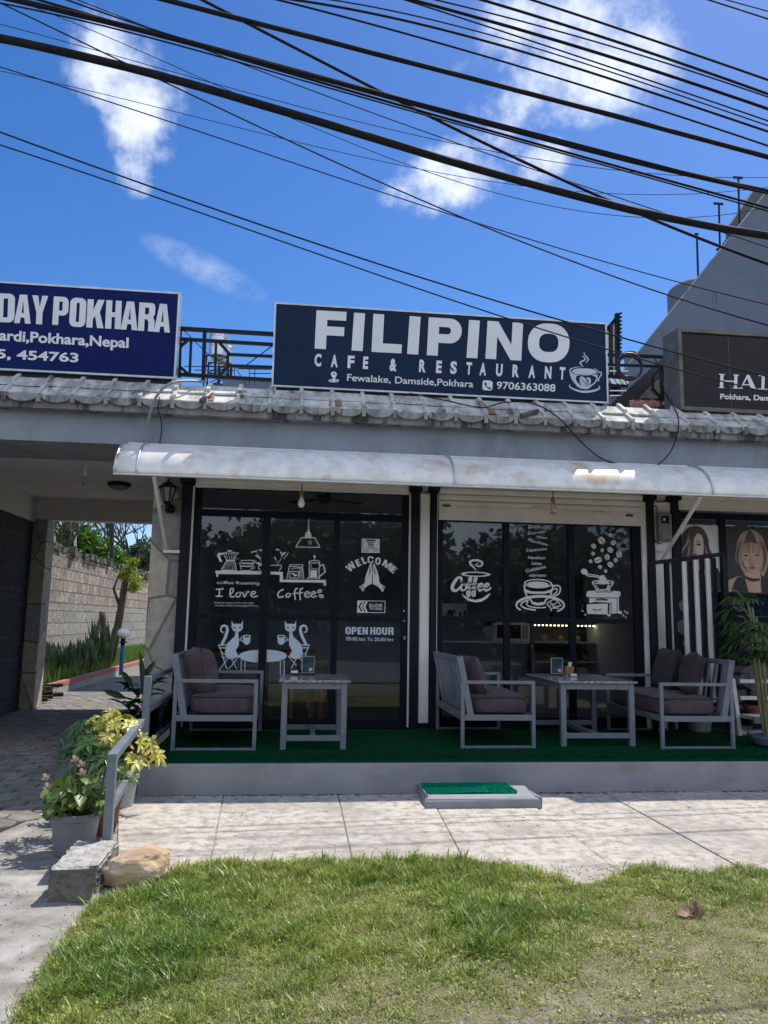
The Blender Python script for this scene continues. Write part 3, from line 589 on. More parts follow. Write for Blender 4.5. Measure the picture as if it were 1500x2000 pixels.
# stone clad pillar and painted pillars
boxpart('stone_pillar', M['stone_pillar'], cafe, -1.665, -1.335, 2.10, 2.62, -0.08, 3.398, bevel=0.01)
boxpart('white_pillar', M['white_wall'], cafe, 1.462, 1.585, 2.06, 2.30, 0.335, 3.029, bevel=0.012)
boxpart('white_pillar', M['white_wall'], cafe, 4.40, 4.63, 2.07, 2.30, FT, 3.029, bevel=0.008)
def posts(mb, x0, x1):
    mb.box(x0, x1, 2.03, 2.14, FT, 3.05); mb.box(x0-0.03, x1+0.03, 2.0, 2.14, 3.053, 3.11)
for x0, x1 in ((-1.33, -1.22), (1.352, 1.45), (1.597, 1.665), (4.30, 4.395), (4.635, 4.72)):
    part('shutter_guide', M['black_metal'], cafe, lambda mb: posts(mb, x0, x1), bevel=0.004)
for x, wd in ((-1.205, .010), (1.342, .009), (1.674, .004), (4.27, .028)):
    boxpart('guide_strip', M['shutter'], cafe, x-wd, x+wd, 2.06, 2.095, FT+0.02, 3.02)
# eave
def eave_board(mb): mb.box(-9, 14, 1.475, 1.597, 3.715, 3.835); mb.box(-9, 14, 1.60, 2.003, 3.832, 3.90)
part('eave_board', M['eave_front'], cafe, eave_board)
TP = 0.352
def tiles(mb):
    xr = -2.81 - TP*18; n = int((14-xr)/TP)
    for i in range(n):
        a = xr + i*TP; dz = rnd(-0.007, 0.007)
        for (y0, z0, y1, z1) in ((1.445, 3.872, 1.635, 4.005), (1.615, 4.022, 1.83, 4.165)):
            t = rnd(-.004, .004); N = 6; vs = []; fs = []; tl = rnd(-.006, .006)
            for k in range(N+1):
                u = k/N; sag = -0.006*(1-(2*u-1)**2) + tl*(u-.5); x = a+0.004+(TP-0.008)*u
                vs += [(x, y0, z0+dz+sag+t), (x, y1, z1+dz+sag+t), (x, y0, z0+dz+sag-0.022)]
            for k in range(N): q = 3*k; fs += [(q, q+3, q+4, q+1), (q+2, q+5, q+3, q)]
            mb.add(vs, fs)
        for (y0, z0, y1, z1, h, wd) in ((1.43, 3.875, 1.655, 4.032, 0.026, 0.05), (1.63, 4.045, 1.85, 4.195, 0.026, 0.054)):
            j = rnd(-.006, .006); mb.add([(a-wd/2+j, y0, z0-0.05), (a+wd/2+j, y0, z0-0.05), (a+wd/2+j, y1, z1-0.05), (a-wd/2+j, y1, z1-0.05),
                    (a-wd/2*.8+j, y0, z0+h), (a+wd/2*.8+j, y0, z0+h), (a+wd/2*.8+j, y1, z1+h-0.01), (a-wd/2*.8+j, y1, z1+h-0.01)],
                   [(0, 3, 2, 1), (4, 5, 6, 7), (0, 1, 5, 4), (1, 2, 6, 5), (2, 3, 7, 6), (3, 0, 4, 7)])
part('eave_tiles', M['eave'], cafe, tiles, bevel=0.002, seg=1)
def drips(mb):
    xr = -2.81 - TP*18
    for i in range(int((14-xr)/TP)):
        a = xr + i*TP; dz = rnd(-.005, .005)
        N = 12; vs = []; fs = []
        for k in range(N+1):               # scalloped drip flange
            u = k/N; x = a+0.015+(TP-0.03)*u; d = 0.075*math.sqrt(max(0, 1-(2*u-1)**2))
            vs += [(x, 1.446, 3.868+dz), (x, 1.438, 3.850-d+dz*0.5), (x, 1.472, 3.850-d+dz*0.5)]
        for k in range(N): q = 3*k; fs += [(q+1, q+4, q+3, q), (q+2, q+5, q+4, q+1)]
        mb.add(vs, fs)
        mb.box(a-0.022, a+0.022, 1.426, 1.47, 3.775+dz, 3.868)
part('tile_drips', M['eave_drip'], cafe, drips, bevel=0.002, seg=1)
boxpart('parapet', M['eave'], cafe, -9, 14, 1.87, 2.2, 3.905, 4.16, bevel=0.01)
for (px, py, wd) in ((655, 768, .16), (412, 752, .12), (955, 790, .1)):
    p = at(px, py, 1.6)
    part('rust_stain', M['rust'], cafe, lambda mb: mb.add([(p.x-wd*.5, 1.45, 3.883), (p.x+wd*.5, 1.45, 3.883), (p.x+wd*.42, 1.62, 4.002), (p.x-wd*.3, 1.62, 4.002)], [(0, 1, 2, 3)]))

# passage under the building, left
boxpart('passage_ceiling', M['plaster_dim'], cafe, -4.4, -1.30, 2.625, 6.5, 3.455, 3.50)
boxpart('passage_soffit', M['paint_grey'], cafe, -9, -1.668, 2.003, 2.62, 3.379, 3.50)
boxpart('lintel', M['plaster_dim'], cafe, -4.39, -1.67, 6.5, 6.75, 3.10, 3.452)
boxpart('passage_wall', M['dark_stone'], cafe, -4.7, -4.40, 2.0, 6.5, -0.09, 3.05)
boxpart('passage_wall_top', M['plaster_dim'], cafe, -4.7, -4.38, 2.003, 6.5, 3.053, 3.453)
boxpart('passage_wall', M['plaster_dim'], cafe, -1.66, -1.34, 2.623, 6.497, -0.09, 3.453)
boxpart('rear_pier', M['plaster_dim'], cafe, -2.43, -1.665, 6.5, 6.75, -0.09, 3.098)
boxpart('rear_pier', M['stone_pillar'], cafe, -4.62, -4.17, 6.45, 6.85, -0.09, 3.098)
boxpart('front_wall', M['paint_grey'], cafe, -9, -4.705, 2.003, 2.3, -0.09, 3.377)

# interior shell
boxpart('interior_floor', M['int_floor'], cafe, -1.33, 14, 2.31, 8, FT-0.008, FT+0.004)
boxpart('back_wall', M['interior'], cafe, -1.335, 14, 7.8, 8, FT+0.005, 3.40)
boxpart('party_wall', M['interior'], cafe, -1.335, -1.28, 2.31, 7.79, FT+0.005, 3.39)
boxpart('party_wall', M['interior'], cafe, 4.45, 4.57, 2.31, 7.79, FT+0.005, 3.39)
boxpart('interior_ceiling', M['interior'], cafe, -1.34, 14, 2.61, 7.79, 3.395, 3.45)

# ---- shop fronts
def shopfront(name, x0, x1, z0, z1, vx, hz, fr, transom=None, fw=0.055):
    """black aluminium frame with its panes as sub-parts; vx / hz: mullion and rail centres"""
    f = MB()
    f.box(x0, x0+fr[0], 2.10, 2.17, z0, z1); f.box(x1-fr[1], x1, 2.10, 2.17, z0, z1)
    f.box(x0+fr[0], x1-fr[1], 2.102, 2.168, z1-fr[2], z1); f.box(x0+fr[0], x1-fr[1], 2.102, 2.168, z0, z0+fr[3])
    top = z1-fr[2]
    if transom: f.box(x0+fr[0], x1-fr[1], 2.104, 2.166, transom-0.03, transom+0.045); top = transom-0.03
    for v in vx: f.box(v[0]-v[1]/2, v[0]+v[1]/2, 2.106, 2.164, z0+fr[3], top)
    xs = [x0+fr[0]] + [q for v in vx for q in (v[0]-v[1]/2, v[0]+v[1]/2)] + [x1-fr[1]]
    for i in range(0, len(xs), 2):
        for h in hz: f.box(xs[i], xs[i+1], 2.108, 2.162, h-0.028, h+0.028)
    fo = f.build(name, M['black_flat'], cafe, bevel=0.003)
    zs = [z0+fr[3]] + [q for h in hz for q in (h-0.028, h+0.028)] + [top]
    for i in range(0, len(xs), 2):
        for j in range(0, len(zs), 2):
            MB().add([(xs[i], YS, zs[j]), (xs[i+1], YS, zs[j]), (xs[i+1], YS, zs[j+1]), (xs[i], YS, zs[j+1])], [(0, 1, 2, 3)]).build('pane', M['glass'], fo)
    if transom: MB().add([(x0+fr[0], YS, transom+.045), (x1-fr[1], YS, transom+.045), (x1-fr[1], YS, z1-fr[2]), (x0+fr[0], YS, z1-fr[2])], [(0, 1, 2, 3)]).build('pane', M['glass'], fo)
    return fo
mA = at(519, 1100, YS).x; mB = at(656, 1100, YS).x
left_front = shopfront('sliding_door_front', -1.19, 1.335, FT+0.004, 3.028, [(mA, 0.085), (mB, 0.07)], [at(585, 1206, YS).z], (0.075, 0.075, 0.02, 0.10), transom=at(585, 1008, YS).z)
for k, (px, py) in enumerate(((789, 1193), (789, 1213), (790, 1246))):
    p = at(px, py, 2.09); boxpart('lock', M['sign_trim'], left_front, p.x-.008, p.x+.008, 2.085, 2.10, p.z-.02*(1 if k == 2 else .5), p.z+.02*(1 if k == 2 else .5))
mC = at(988, 1150, YS).x; mD = at(1115, 1150, YS).x
right_front = shopfront('window_front', 1.69, 4.24, FT+0.004, 2.80, [(mC, 0.075), (mD, 0.075)], [at(1050, 1211, YS).z], (0.06, 0.10, 0.09, 0.12))
salon_front = shopfront('salon_front', 4.725, 8.5, FT+0.004, 3.028, [(5.33, 0.09), (6.6, 0.07)], [], (0.05, 0.05, 0.02, 0.12), transom=at(1400, 1010, YS).z)
# rolled up shutters
def shutter(x0, x1, zb, zt, bar):
    mb = MB(); z = zb+bar; yy = 2.075
    mb.box(x0, x1, yy-0.012, yy+0.02, zb+0.004, zb+bar); mb.box(x0, x1, yy-0.02, yy+0.028, zb-0.02, zb+0.002)
    while z < zt:
        h = min(0.075, zt-z); mb.prism_x([(yy, z+.002), (yy-0.016, z+h*.3), (yy-0.016, z+h*.75), (yy, z+h-.002), (yy+.012, z+h-.002), (yy+.012, z+.002)], x0, x1); z += h
    so_ = mb.build('roller_shutter', M['shutter'], cafe, bevel=0.002, seg=1); return so_
zl = at(580, 945, 2.08).z
s1 = shutter(-1.19, 1.33, 3.03, 3.16, 0.07)
s2 = shutter(1.69, 4.27, at(1050, 1018, 2.08).z, 3.16, 0.15)
s3 = shutter(4.73, 8.5, at(1400, 992, 2.08).z-0.02, 3.16, 0.12)
for px, py in ((930, 985), (1052, 993), (1172, 1003)):
    p = at(px, py, 2.06)
    part('finger_grip', M['shutter'], s2, lambda mb: mb.tube([(p.x-.1, 2.062, p.z-.02), (p.x-.06, 2.052, p.z+.012), (p.x+.06, 2.052, p.z+.012), (p.x+.1, 2.062, p.z-.02)], 0.008, 6))
for px, py in ((873, 988), (1230, 1007)):
    p = at(px, py, 2.055); boxpart('shutter_lock', M['steel_worn'], s2, p.x-.05, p.x+.04, 2.045, 2.062, p.z-.012, p.z+.015, bevel=0.004)

# ================================================================== WINDOW VINYLS
YV = YS-0.006
C1 = (400, 1000, 1500/260)
v = Vinyl(YV, C1)
v.fill([(120, 660), (648, 667), (648, 704), (152, 699), (150, 730), (130, 730), (130, 692), (120, 690)])
v.fill([(738, 672), (880, 675), (880, 762), (1365, 765), (1365, 830), (1340, 830), (1340, 796), (845, 790), (845, 706), (738, 704)])
v.line([(185, 655), (245, 552), (335, 550), (358, 657)], 9); v.line([(185, 655), (358, 657)], 9)
for a, b in (((212, 650), (258, 555)), ((240, 650), (272, 556)), ((275, 650), (288, 556)), ((312, 650), (303, 556)), ((338, 650), (320, 556))): v.line([a, b], 5)
v.line([(212, 468), (246, 545), (333, 545), (348, 488), (382, 466), (350, 462), (212, 466)], 8)
for a, b in (((240, 472), (262, 540)), ((270, 472), (282, 540)), ((305, 472), (300, 540)), ((332, 475), (318, 540))): v.line([a, b], 5)
v.line([(215, 462), (262, 446), (300, 446), (350, 462)], 6); v.fill([(256, 428), (300, 428), (296, 446), (260, 446)])
v.fill([(212, 458), (150, 462), (138, 488), (168, 562), (198, 562), (172, 498), (178, 484), (208, 480)])
for (y0, x0, x1, h) in ((545, 408, 560, 38), (575, 388, 540, 34), (615, 398, 545, 45)):
    v.line([(x0, y0), (x0+18, y0+h), (x1-30, y0+h), (x1-8, y0)], 7); v.line([(x0, y0), (x1-8, y0)], 7); v.line([(x1-10, y0+4), (x1+12, y0+6), (x1+8, y0+24), (x1-14, y0+26)], 6, smooth=True)
v.line([(430, 661), (505, 661)], 9)
v.line([(648, 604), (612, 604), (605, 630), (625, 662)], 8); v.line([(738, 600), (862, 600), (862, 630), (835, 664)], 8)
for (x, y, r, a) in ((540, 450, 20, -.5), (575, 440, 18, -.2), (625, 432, 22, .2), (640, 425, 14, -.6), (590, 495, 22, .1), (615, 515, 24, .3), (600, 575, 24, .1), (622, 590, 26, -.3), (820, 424, 22, .1), (860, 458, 18, .7), (890, 468, 26, -.6), (870, 488, 16, .2), (792, 520, 18, 1.4)):
    v.oval((x, y), r, r*.42, 10, a)
v.line([(640, 590), (600, 480), (560, 445)], 4, smooth=True); v.line([(815, 595), (850, 540), (885, 470)], 4); v.line([(890, 528), (942, 460)], 7); v.line([(822, 572), (790, 515)], 4)
v.line([(950, 595), (1108, 595), (1085, 625), (955, 610), (955, 592)], 8); v.line([(955, 605), (922, 755)], 8); v.line([(1085, 620), (1082, 755)], 7); v.line([(1100, 600), (1118, 755)], 7); v.line([(1092, 640), (1102, 752)], 4)
v.line([(962, 668), (1058, 672), (1052, 748), (952, 742)], 8, close=True); v.line([(975, 640), (1070, 632), (1065, 740)], 5); v.oval((1000, 700), 26, 10, 12, .4); v.oval((1025, 715), 22, 9, 12, -.5)
v.line([(1170, 572), (1195, 548), (1275, 550), (1300, 572)], 8, smooth=True); v.line([(1165, 572), (1300, 574)], 8); v.line([(1178, 578), (1176, 740)], 8); v.line([(1292, 578), (1286, 740)], 8)
v.fill([(1190, 655), (1266, 657), (1264, 735), (1188, 733)]); v.line([(1185, 640), (1285, 642)], 6); v.line([(1200, 590), (1198, 630)], 5); v.line([(1236, 548), (1236, 510)], 8); v.oval((1237, 500), 17, 11, 14)
v.line([(1290, 612), (1335, 592), (1358, 672), (1290, 730)], 12); v.line([(1150, 750), (1180, 742), (1286, 744), (1300, 755)], 9)
v.line([(1170, 78), (1170, 200)], 11); v.fill([(1160, 195), (1180, 195), (1182, 222), (1200, 240), (1202, 285), (1130, 285), (1132, 240), (1157, 222)])
v.line([(1090, 290), (1240, 292), (1296, 398), (1026, 394)], 11, close=True)
for k in range(3): v.oval((1172, 328+k*16), 8, 5, 8, .6); v.oval((1196, 328+k*16), 8, 5, 8, -.6)
v.build('coffee_shelf_vinyl', M['decal'], left_front)
v = Vinyl(YV, C1)
v.text('coffee Roasting', (135, 810), (618, 818), 34, 0.006)
v.line([(125, 872), (212, 866)], 15); v.line([(166, 870), (162, 948)], 16); v.line([(122, 950), (200, 950)], 15)
v.line([(290, 930), (320, 890), (318, 866), (298, 862), (285, 890), (284, 935), (300, 958), (335, 950)], 14, smooth=True)
v.line([(382, 905), (352, 925), (358, 955), (390, 950), (402, 920), (382, 905), (415, 908)], 13, smooth=True)
v.line([(425, 905), (448, 955), (480, 900), (500, 905)], 14, smooth=True); v.line([(520, 930), (570, 915), (562, 895), (532, 902), (518, 935), (545, 956), (600, 945)], 13, smooth=True)
v.line([(892, 872), (850, 888), (822, 930), (840, 962), (890, 950)], 15, smooth=True); v.line([(945, 915), (915, 932), (922, 960), (950, 955), (965, 928), (942, 914)], 13, smooth=True)
v.line([(1050, 862), (1022, 870), (1012, 920), (1020, 990)], 14, smooth=True); v.line([(985, 920), (1050, 910)], 11); v.line([(1110, 860), (1082, 868), (1070, 920), (1078, 992)], 14, smooth=True); v.line([(1045, 920), (1108, 908)], 11)
v.line([(1128, 935), (1175, 918), (1165, 898), (1135, 905), (1125, 940), (1150, 960), (1190, 945)], 13, smooth=True); v.line([(1200, 932), (1245, 918), (1238, 900), (1208, 906), (1196, 940), (1222, 960), (1262, 945)], 13, smooth=True)
for c, a in (((1294, 892), -.5), ((1312, 948), .35)):
    v.oval(c, 32, 19, 18, a, None)
v.text('If the sun were to rise in the west,', (112, 1030), (552, 1034), 19, 0.0); v.text('my love would be unchanged forever.', (112, 1060), (606, 1066), 19, 0.0)
v.build('love_coffee_lettering', M['decal'], left_front)
v = Vinyl(YV-0.004, C1)
for c, a in (((1294, 892), -.5), ((1312, 948), .35)): v.line([(c[0]-28*math.cos(a), c[1]-28*math.sin(a)-2), (c[0], c[1]+3), (c[0]+28*math.cos(a), c[1]+28*math.sin(a)-2)], 6, smooth=True)
v.build('bean_creases', M['black_flat'], left_front)
# two cats at a table
v = Vinyl(YV, C1)
def cat(mx, dx, dress):
    q = (lambda x: x) if not mx else (lambda x: dx-x)
    f = lambda pts: [(q(x), y) for x, y in pts]
    v.fill(f([(300, 1218), (322, 1262), (365, 1258), (408, 1262), (432, 1216), (428, 1262), (430, 1310), (405, 1342), (365, 1352), (325, 1340), (302, 1308), (303, 1262)]), [f([(315, 1290), (345, 1300), (350, 1310), (325, 1308)]), f([(380, 1310), (385, 1300), (415, 1290), (405, 1308)])])
    v.fill(f([(345, 1352), (378, 1352), (382, 1420), (384, 1500), (355, 1545), (350, 1570), (385, 1625), (355, 1640), (310, 1665), (285, 1660), (245, 1635), (228, 1590), (232, 1540), (255, 1480), (310, 1425), (338, 1400)]))
    v.line(f([(370, 1440), (412, 1442)]), 14); v.line(f([(440, 1410), (412, 1412), (412, 1450), (438, 1462)]), 9, smooth=True)
    v.fill(f([(430, 1392), (450, 1384), (495, 1384), (515, 1392), (510, 1470), (485, 1495), (455, 1495), (432, 1465)]), [f([(442, 1400), (460, 1394), (490, 1394), (505, 1400), (490, 1412), (455, 1412)])])
    v.line(f([(190, 1495), (235, 1400), (255, 1320), (235, 1285), (200, 1285), (182, 1320), (195, 1355), (218, 1350)]), [30, 34, 30, 26, 24, 18, 14, 8], smooth=True)
    v.line(f([(150, 1500), (262, 1498)]), 13); v.line(f([(160, 1530), (250, 1530)]), 12); v.line(f([(160, 1500), (250, 1770)]), 11); v.line(f([(195, 1585), (235, 1612)]), 9); v.line(f([(190, 1638), (390, 1630)]), 10)
    v.line(f([(265, 1645), (165, 1775)]), 9); v.line(f([(390, 1625), (270, 1768)]), 9); v.line(f([(300, 1650), (360, 1770)]), 9)
cat(False, 0, False); cat(True, 1332, True)
top = [(390+500*0+ (262*(1-math.cos(t))), 1622 - 66*math.sin(t)) for t in [PI*i/24 for i in range(25)]]
v.fill([(385, 1622)] + [(612-227*math.cos(t), 1622-68*math.sin(t)) for t in [PI*i/2/12 for i in range(13)]] + [(612-227*math.cos(t), 1622-75*math.sin(t)) for t in [PI*2-PI/2*(1-i/12)*1.0-0 for i in range(0)]] + [(612-227*math.sin(t), 1622+74*math.cos(t)) for t in [PI/2*i/12 for i in range(12)]])
v.fill([(698+227*math.sin(t), 1620-68*math.cos(t)) for t in [PI/2*i/12 for i in range(13)]] + [(698+227*math.cos(t), 1620+70*math.sin(t)) for t in [PI/2*i/12 for i in range(1, 13)]])
for x in (412, 455, 850, 893): v.line([(x, 1660), (x-4 if x < 600 else x+2, 1785 if x < 600 else 1840)], 9)
v.build('cat_table_vinyl', M['decal_blue'], left_front)
# welcome
C2 = (640, 1040, 2000/240)
v = Vinyl(YV, C2)
for ch, a, b, cp in (('W', (358, 648), (470, 555), 120), ('E', (494, 562), (552, 530), 118), ('L', (582, 520), (640, 498), 118), ('C', (650, 503), (750, 500), 115), ('O', (766, 515), (852, 530), 115), ('M', (875, 532), (1000, 610), 112), ('E', (1000, 618), (1070, 672), 110)):
    w_ = {'W': 1.0, 'E': .5, 'L': .48, 'C': .85, 'O': .75, 'M': 1.1}[ch]
    L_, ww = glyph(ch, w_, .24, .2); v.place(L_, ww, a, b, cp)
v.fill([(690, 512), (718, 510), (722, 600), (718, 830), (690, 852), (650, 865), (605, 910), (575, 965), (510, 880), (530, 868), (600, 830), (620, 700), (650, 620)])
v.fill([(738, 512), (762, 514), (800, 610), (832, 710), (838, 800), (870, 845), (940, 880), (893, 972), (850, 915), (795, 865), (750, 850), (732, 830), (730, 600)])
v.build('welcome_hands_vinyl', M['decal'], left_front)
v = Vinyl(YV-0.004, C2)
for pts in ([(712, 540), (690, 590), (672, 690)], [(716, 600), (700, 610), (690, 650)], [(738, 540), (762, 600), (782, 690)], [(736, 600), (752, 612), (764, 660)]): v.line(pts, 7, smooth=True)
for k in range(5): v.line([(522+k*9, 868-k*2), (575+k*9, 942-k*8)], 3); v.line([(872+k*12, 930-k*6), (912+k*6, 868+k*3)], 3)
v.build('hand_creases', M['black_flat'], left_front)
v = Vinyl(YV, C2)
v.line([(488, 1112), (934, 1118), (930, 1305), (484, 1302)], 10, close=True)
v.fill([(488, 1116), (600, 1118), (560, 1205), (596, 1300), (486, 1298)], [[(545, 1128), (500, 1205), (540, 1290), (566, 1290), (528, 1205), (572, 1130)]])
v.fill([(618, 1122), (655, 1122), (612, 1210), (655, 1300), (618, 1300), (575, 1210)])
v.text('SLIDE', (674, 1213), (890, 1216), 55, 0.018); v.text('TO OPEN', (676, 1260), (890, 1264), 36, 0.014)
v.build('slide_to_open_vinyl', M['decal'], left_front)
v = Vinyl(YV, C2)
x = 290
for ch, x0, x1 in (('O', 290, 380), ('P', 392, 470), ('E', 484, 552), ('N', 566, 655), ('H', 692, 775), ('O', 788, 872), ('U', 888, 968), ('R', 985, 1072)):
    L_, ww = glyph(ch, .68 if ch != 'E' else .52, .245, .19); y = 1658 + (x0-290)*0.012; v.place(L_, ww, (x0, y), (x1, y+1), 122)
v.text('09.00 hrs To 20.00 hrs', (298, 1758), (1070, 1772), 60, 0.012)
v.build('opening_hours_lettering', M['decal_blue'], left_front)
v = Vinyl(YV, C2); v.fill([(555, 100), (848, 106), (842, 334), (550, 328)]); vs_ = v.build('card_sticker', M['card'], left_front)
v = Vinyl(YV-0.004, C2); v.text('VISA', (655, 213), (748, 215), 42, 0.02, 0.15); v.line([(635, 155), (762, 157)], 11); v.line([(568, 262), (568, 122), (640, 122)], 4); v.line([(568, 258), (828, 262)], 3); v.line([(575, 285), (665, 287)], 4); v.line([(580, 300), (660, 302)], 4); v.line([(745, 300), (820, 302)], 5); v.line([(760, 280), (800, 281)], 5); v.fill([(625, 115), (780, 118), (780, 138), (625, 135)]); v.line([(638, 235), (758, 238)], 9)
v.build('card_sticker_print', M['sign_navy'], left_front)

# right bay
C3 = (860, 1000, 1500/380)
v = Vinyl(YV, C3)
v.line([(275, 452), (262, 430), (232, 400), (235, 378), (285, 372), (322, 388), (318, 412), (290, 418), (272, 404), (292, 396)], [5, 10, 18, 16, 16, 16, 12, 10, 8, 4], smooth=True)
v.oval((272, 480), 114, 20, 40, .02, (82, 11))
v.line([(160, 535), (162, 512), (140, 505), (112, 535), (92, 575), (100, 602), (130, 602), (158, 570)], [14, 18, 18, 24, 26, 24, 18, 10], smooth=True)
v.line([(185, 552), (160, 572), (165, 602), (190, 598), (202, 572), (182, 552), (215, 560)], [12, 18, 16, 12, 16, 12, 8], smooth=True)
for dx in (0, 40): v.line([(202+dx, 590), (228+dx, 545), (240+dx, 512), (226+dx, 508), (220+dx, 560), (224+dx, 640), (208+dx, 642), (206+dx, 615), (240+dx, 585)], [8, 12, 14, 14, 18, 18, 12, 10, 7], smooth=True)
v.line([(200, 560), (285, 553)], 6)
for dx in (0, 48): v.line([(285+dx, 590), (318+dx, 572), (325+dx, 556), (305+dx, 555), (292+dx, 580), (305+dx, 606), (345+dx, 585)], [8, 10, 14, 16, 20, 16, 8], smooth=True)
v.line([(378, 592), (388, 578)], 6)
v.fill([(160, 622), (178, 640), (225, 668), (272, 678), (320, 666), (360, 640), (384, 626), (386, 632), (360, 665), (320, 690), (272, 697), (215, 685), (180, 655)])
v.build('coffee_cup_logo_vinyl', M['decal'], right_front)
for st, a, b, cp in (('Cafe moca', (674, 124), (829, 128), 22), ('American', (668, 180), (806, 160), 22), ('Moca', (740, 202), (820, 210), 22), ('Macchiato', (672, 224), (828, 262), 23), ('Cappucino', (662, 306), (822, 294), 22), ('Hazelnut', (674, 362), (810, 364), 23), ('Latte', (703, 404), (780, 410), 23), ('Cafelatte', (660, 468), (816, 432), 24), ('espresso', (686, 498), (816, 498), 22)):
    v = Vinyl(YV, C3); v.text(st, a, b, cp*1.05, 0.008, 0.2); v.build('coffee_name_lettering', M['decal'], right_front)
v = Vinyl(YV, C3)
v.oval((754, 552), 108, 36, 40, 0.03, (96, 27)); v.oval((752, 558), 84, 22, 32, 0.03)
v.line([(648, 560), (655, 610), (700, 622), (800, 620), (860, 600), (864, 556)], 12, smooth=True)
v.fill([(650, 592), (700, 612), (800, 614), (862, 596), (858, 618), (800, 632), (700, 630), (652, 612)])
v.line([(650, 600), (668, 650), (700, 682), (706, 700)], 12, smooth=True); v.line([(860, 600), (845, 648), (812, 680), (806, 702)], 12, smooth=True); v.line([(702, 694), (755, 706), (808, 696)], 12, smooth=True); v.line([(705, 704), (755, 716), (806, 706)], 10, smooth=True)
v.line([(866, 575), (900, 566), (925, 585), (912, 630), (858, 658)], 11, smooth=True); v.line([(866, 600), (892, 590), (900, 605), (885, 628), (862, 640)], 9, smooth=True)
def arc(cx, cy, rx, ry, a0, a1, n=28): return [(cx+rx*math.cos(math.radians(a0+(a1-a0)*i/n)), cy+ry*math.sin(math.radians(a0+(a1-a0)*i/n))) for i in range(n+1)]
v.line(arc(770, 718, 184, 68, -215, 42), [13, 14, 18, 20, 20, 18, 14, 13, 13]); v.line(arc(770, 718, 184, 68, -55, 45), 12)
v.line(arc(762, 714, 140, 42, 100, 235), 12); v.line(arc(764, 708, 100, 30, 60, 210), 9)
v.line([(820, 712), (850, 738), (858, 765)], 9); v.line([(820, 705), (845, 690), (870, 672), (900, 682), (930, 720), (895, 730), (862, 742)], 8); v.line([(845, 700), (878, 715), (905, 690)], 8); v.line([(862, 742), (915, 742)], 7); v.line([(850, 715), (890, 735)], 7)
v.build('cup_and_saucer_vinyl', M['decal'], right_front)
for (x, y, r, a) in ((1308, 178, 17, .8), (1243, 220, 32, .9), (1334, 237, 23, -.7), (1182, 263, 22, .8), (1310, 292, 25, .7), (1248, 295, 16, 1.6), (1378, 327, 28, 1.5), (1177, 321, 17, .4), (1286, 347, 24, 1.4), (1216, 370, 30, -.35), (1352, 371, 19, 1.2), (1159, 379, 17, .9), (1311, 406, 25, .7), (1231, 424, 18, .8), (1275, 456, 16, 1.5), (1097, 764, 9, .3), (1117, 793, 10, .2), (1422, 766, 10, .4), (1440, 778, 11, -.5), (1411, 798, 10, .5), (1430, 811, 9, .2)):
    v = Vinyl(YV, C3); v2 = Vinyl(YV-0.004, C3); v.oval((x, y), r, r*.76, 16, a); c, s_ = math.cos(a), math.sin(a); v2.line([(x-r*c, y-r*s_), (x-r*.3*c-r*.1*s_, y-r*.3*s_+r*.1*c), (x+r*.3*c+r*.1*s_, y+r*.3*s_-r*.1*c), (x+r*c, y+r*s_)], max(3, r*.16)); v.build('coffee_bean_vinyl', M['decal'], right_front); v2.build('bean_crease', M['black_flat'], right_front)
v = Vinyl(YV, C3)
v.oval((1110, 460), 26, 22, 20, .5); v.line([(1118, 468), (1135, 492), (1210, 502), (1240, 520)], 8, smooth=True); v.line([(1130, 478), (1215, 490), (1250, 512)], 7)
v.oval((1250, 496), 20, 9, 14); v.oval((1252, 514), 32, 10, 16); v.oval((1253, 540), 86, 17, 30, 0, (74, 9)); v.oval((1253, 540), 50, 8, 20)
v.line([(1172, 545), (1200, 595), (1250, 605), (1300, 595), (1334, 548)], 8); v.line([(1195, 560), (1222, 598)], 6); v.line([(1300, 562), (1285, 595)], 14); v.oval((1255, 608), 62, 12, 20, 0, (46, 6)); v.line(arc(1258, 616, 64, 14, 10, 170), 6)
v.fill([(1140, 608), (1190, 606), (1200, 622), (1320, 622), (1328, 608), (1382, 612), (1390, 622), (1386, 650), (1376, 655), (1378, 778), (1300, 788), (1308, 700), (1190, 692), (1150, 705), (1148, 658), (1126, 650), (1128, 620)])
v.fill([(1128, 712), (1292, 706), (1290, 790), (1132, 785)], [[(1170, 742), (1185, 752), (1232, 752), (1245, 740), (1240, 758), (1180, 760)]])
v.oval((1300, 796), 16, 7, 12); v.oval((1385, 775), 18, 12, 12, .4)
v.build('coffee_grinder_vinyl', M['decal'], right_front)
v = Vinyl(YV-0.004, C3); v.text('coffee', (1197, 680), (1290, 684), 22, 0.03, 0.25); v.line([(1150, 660), (1376, 662)], 4); v.line([(1318, 690), (1316, 785)], 5); v.line([(1364, 665), (1362, 770)], 4); v.line([(1296, 708), (1294, 788)], 5)
v.build('grinder_print', M['black_flat'], right_front)

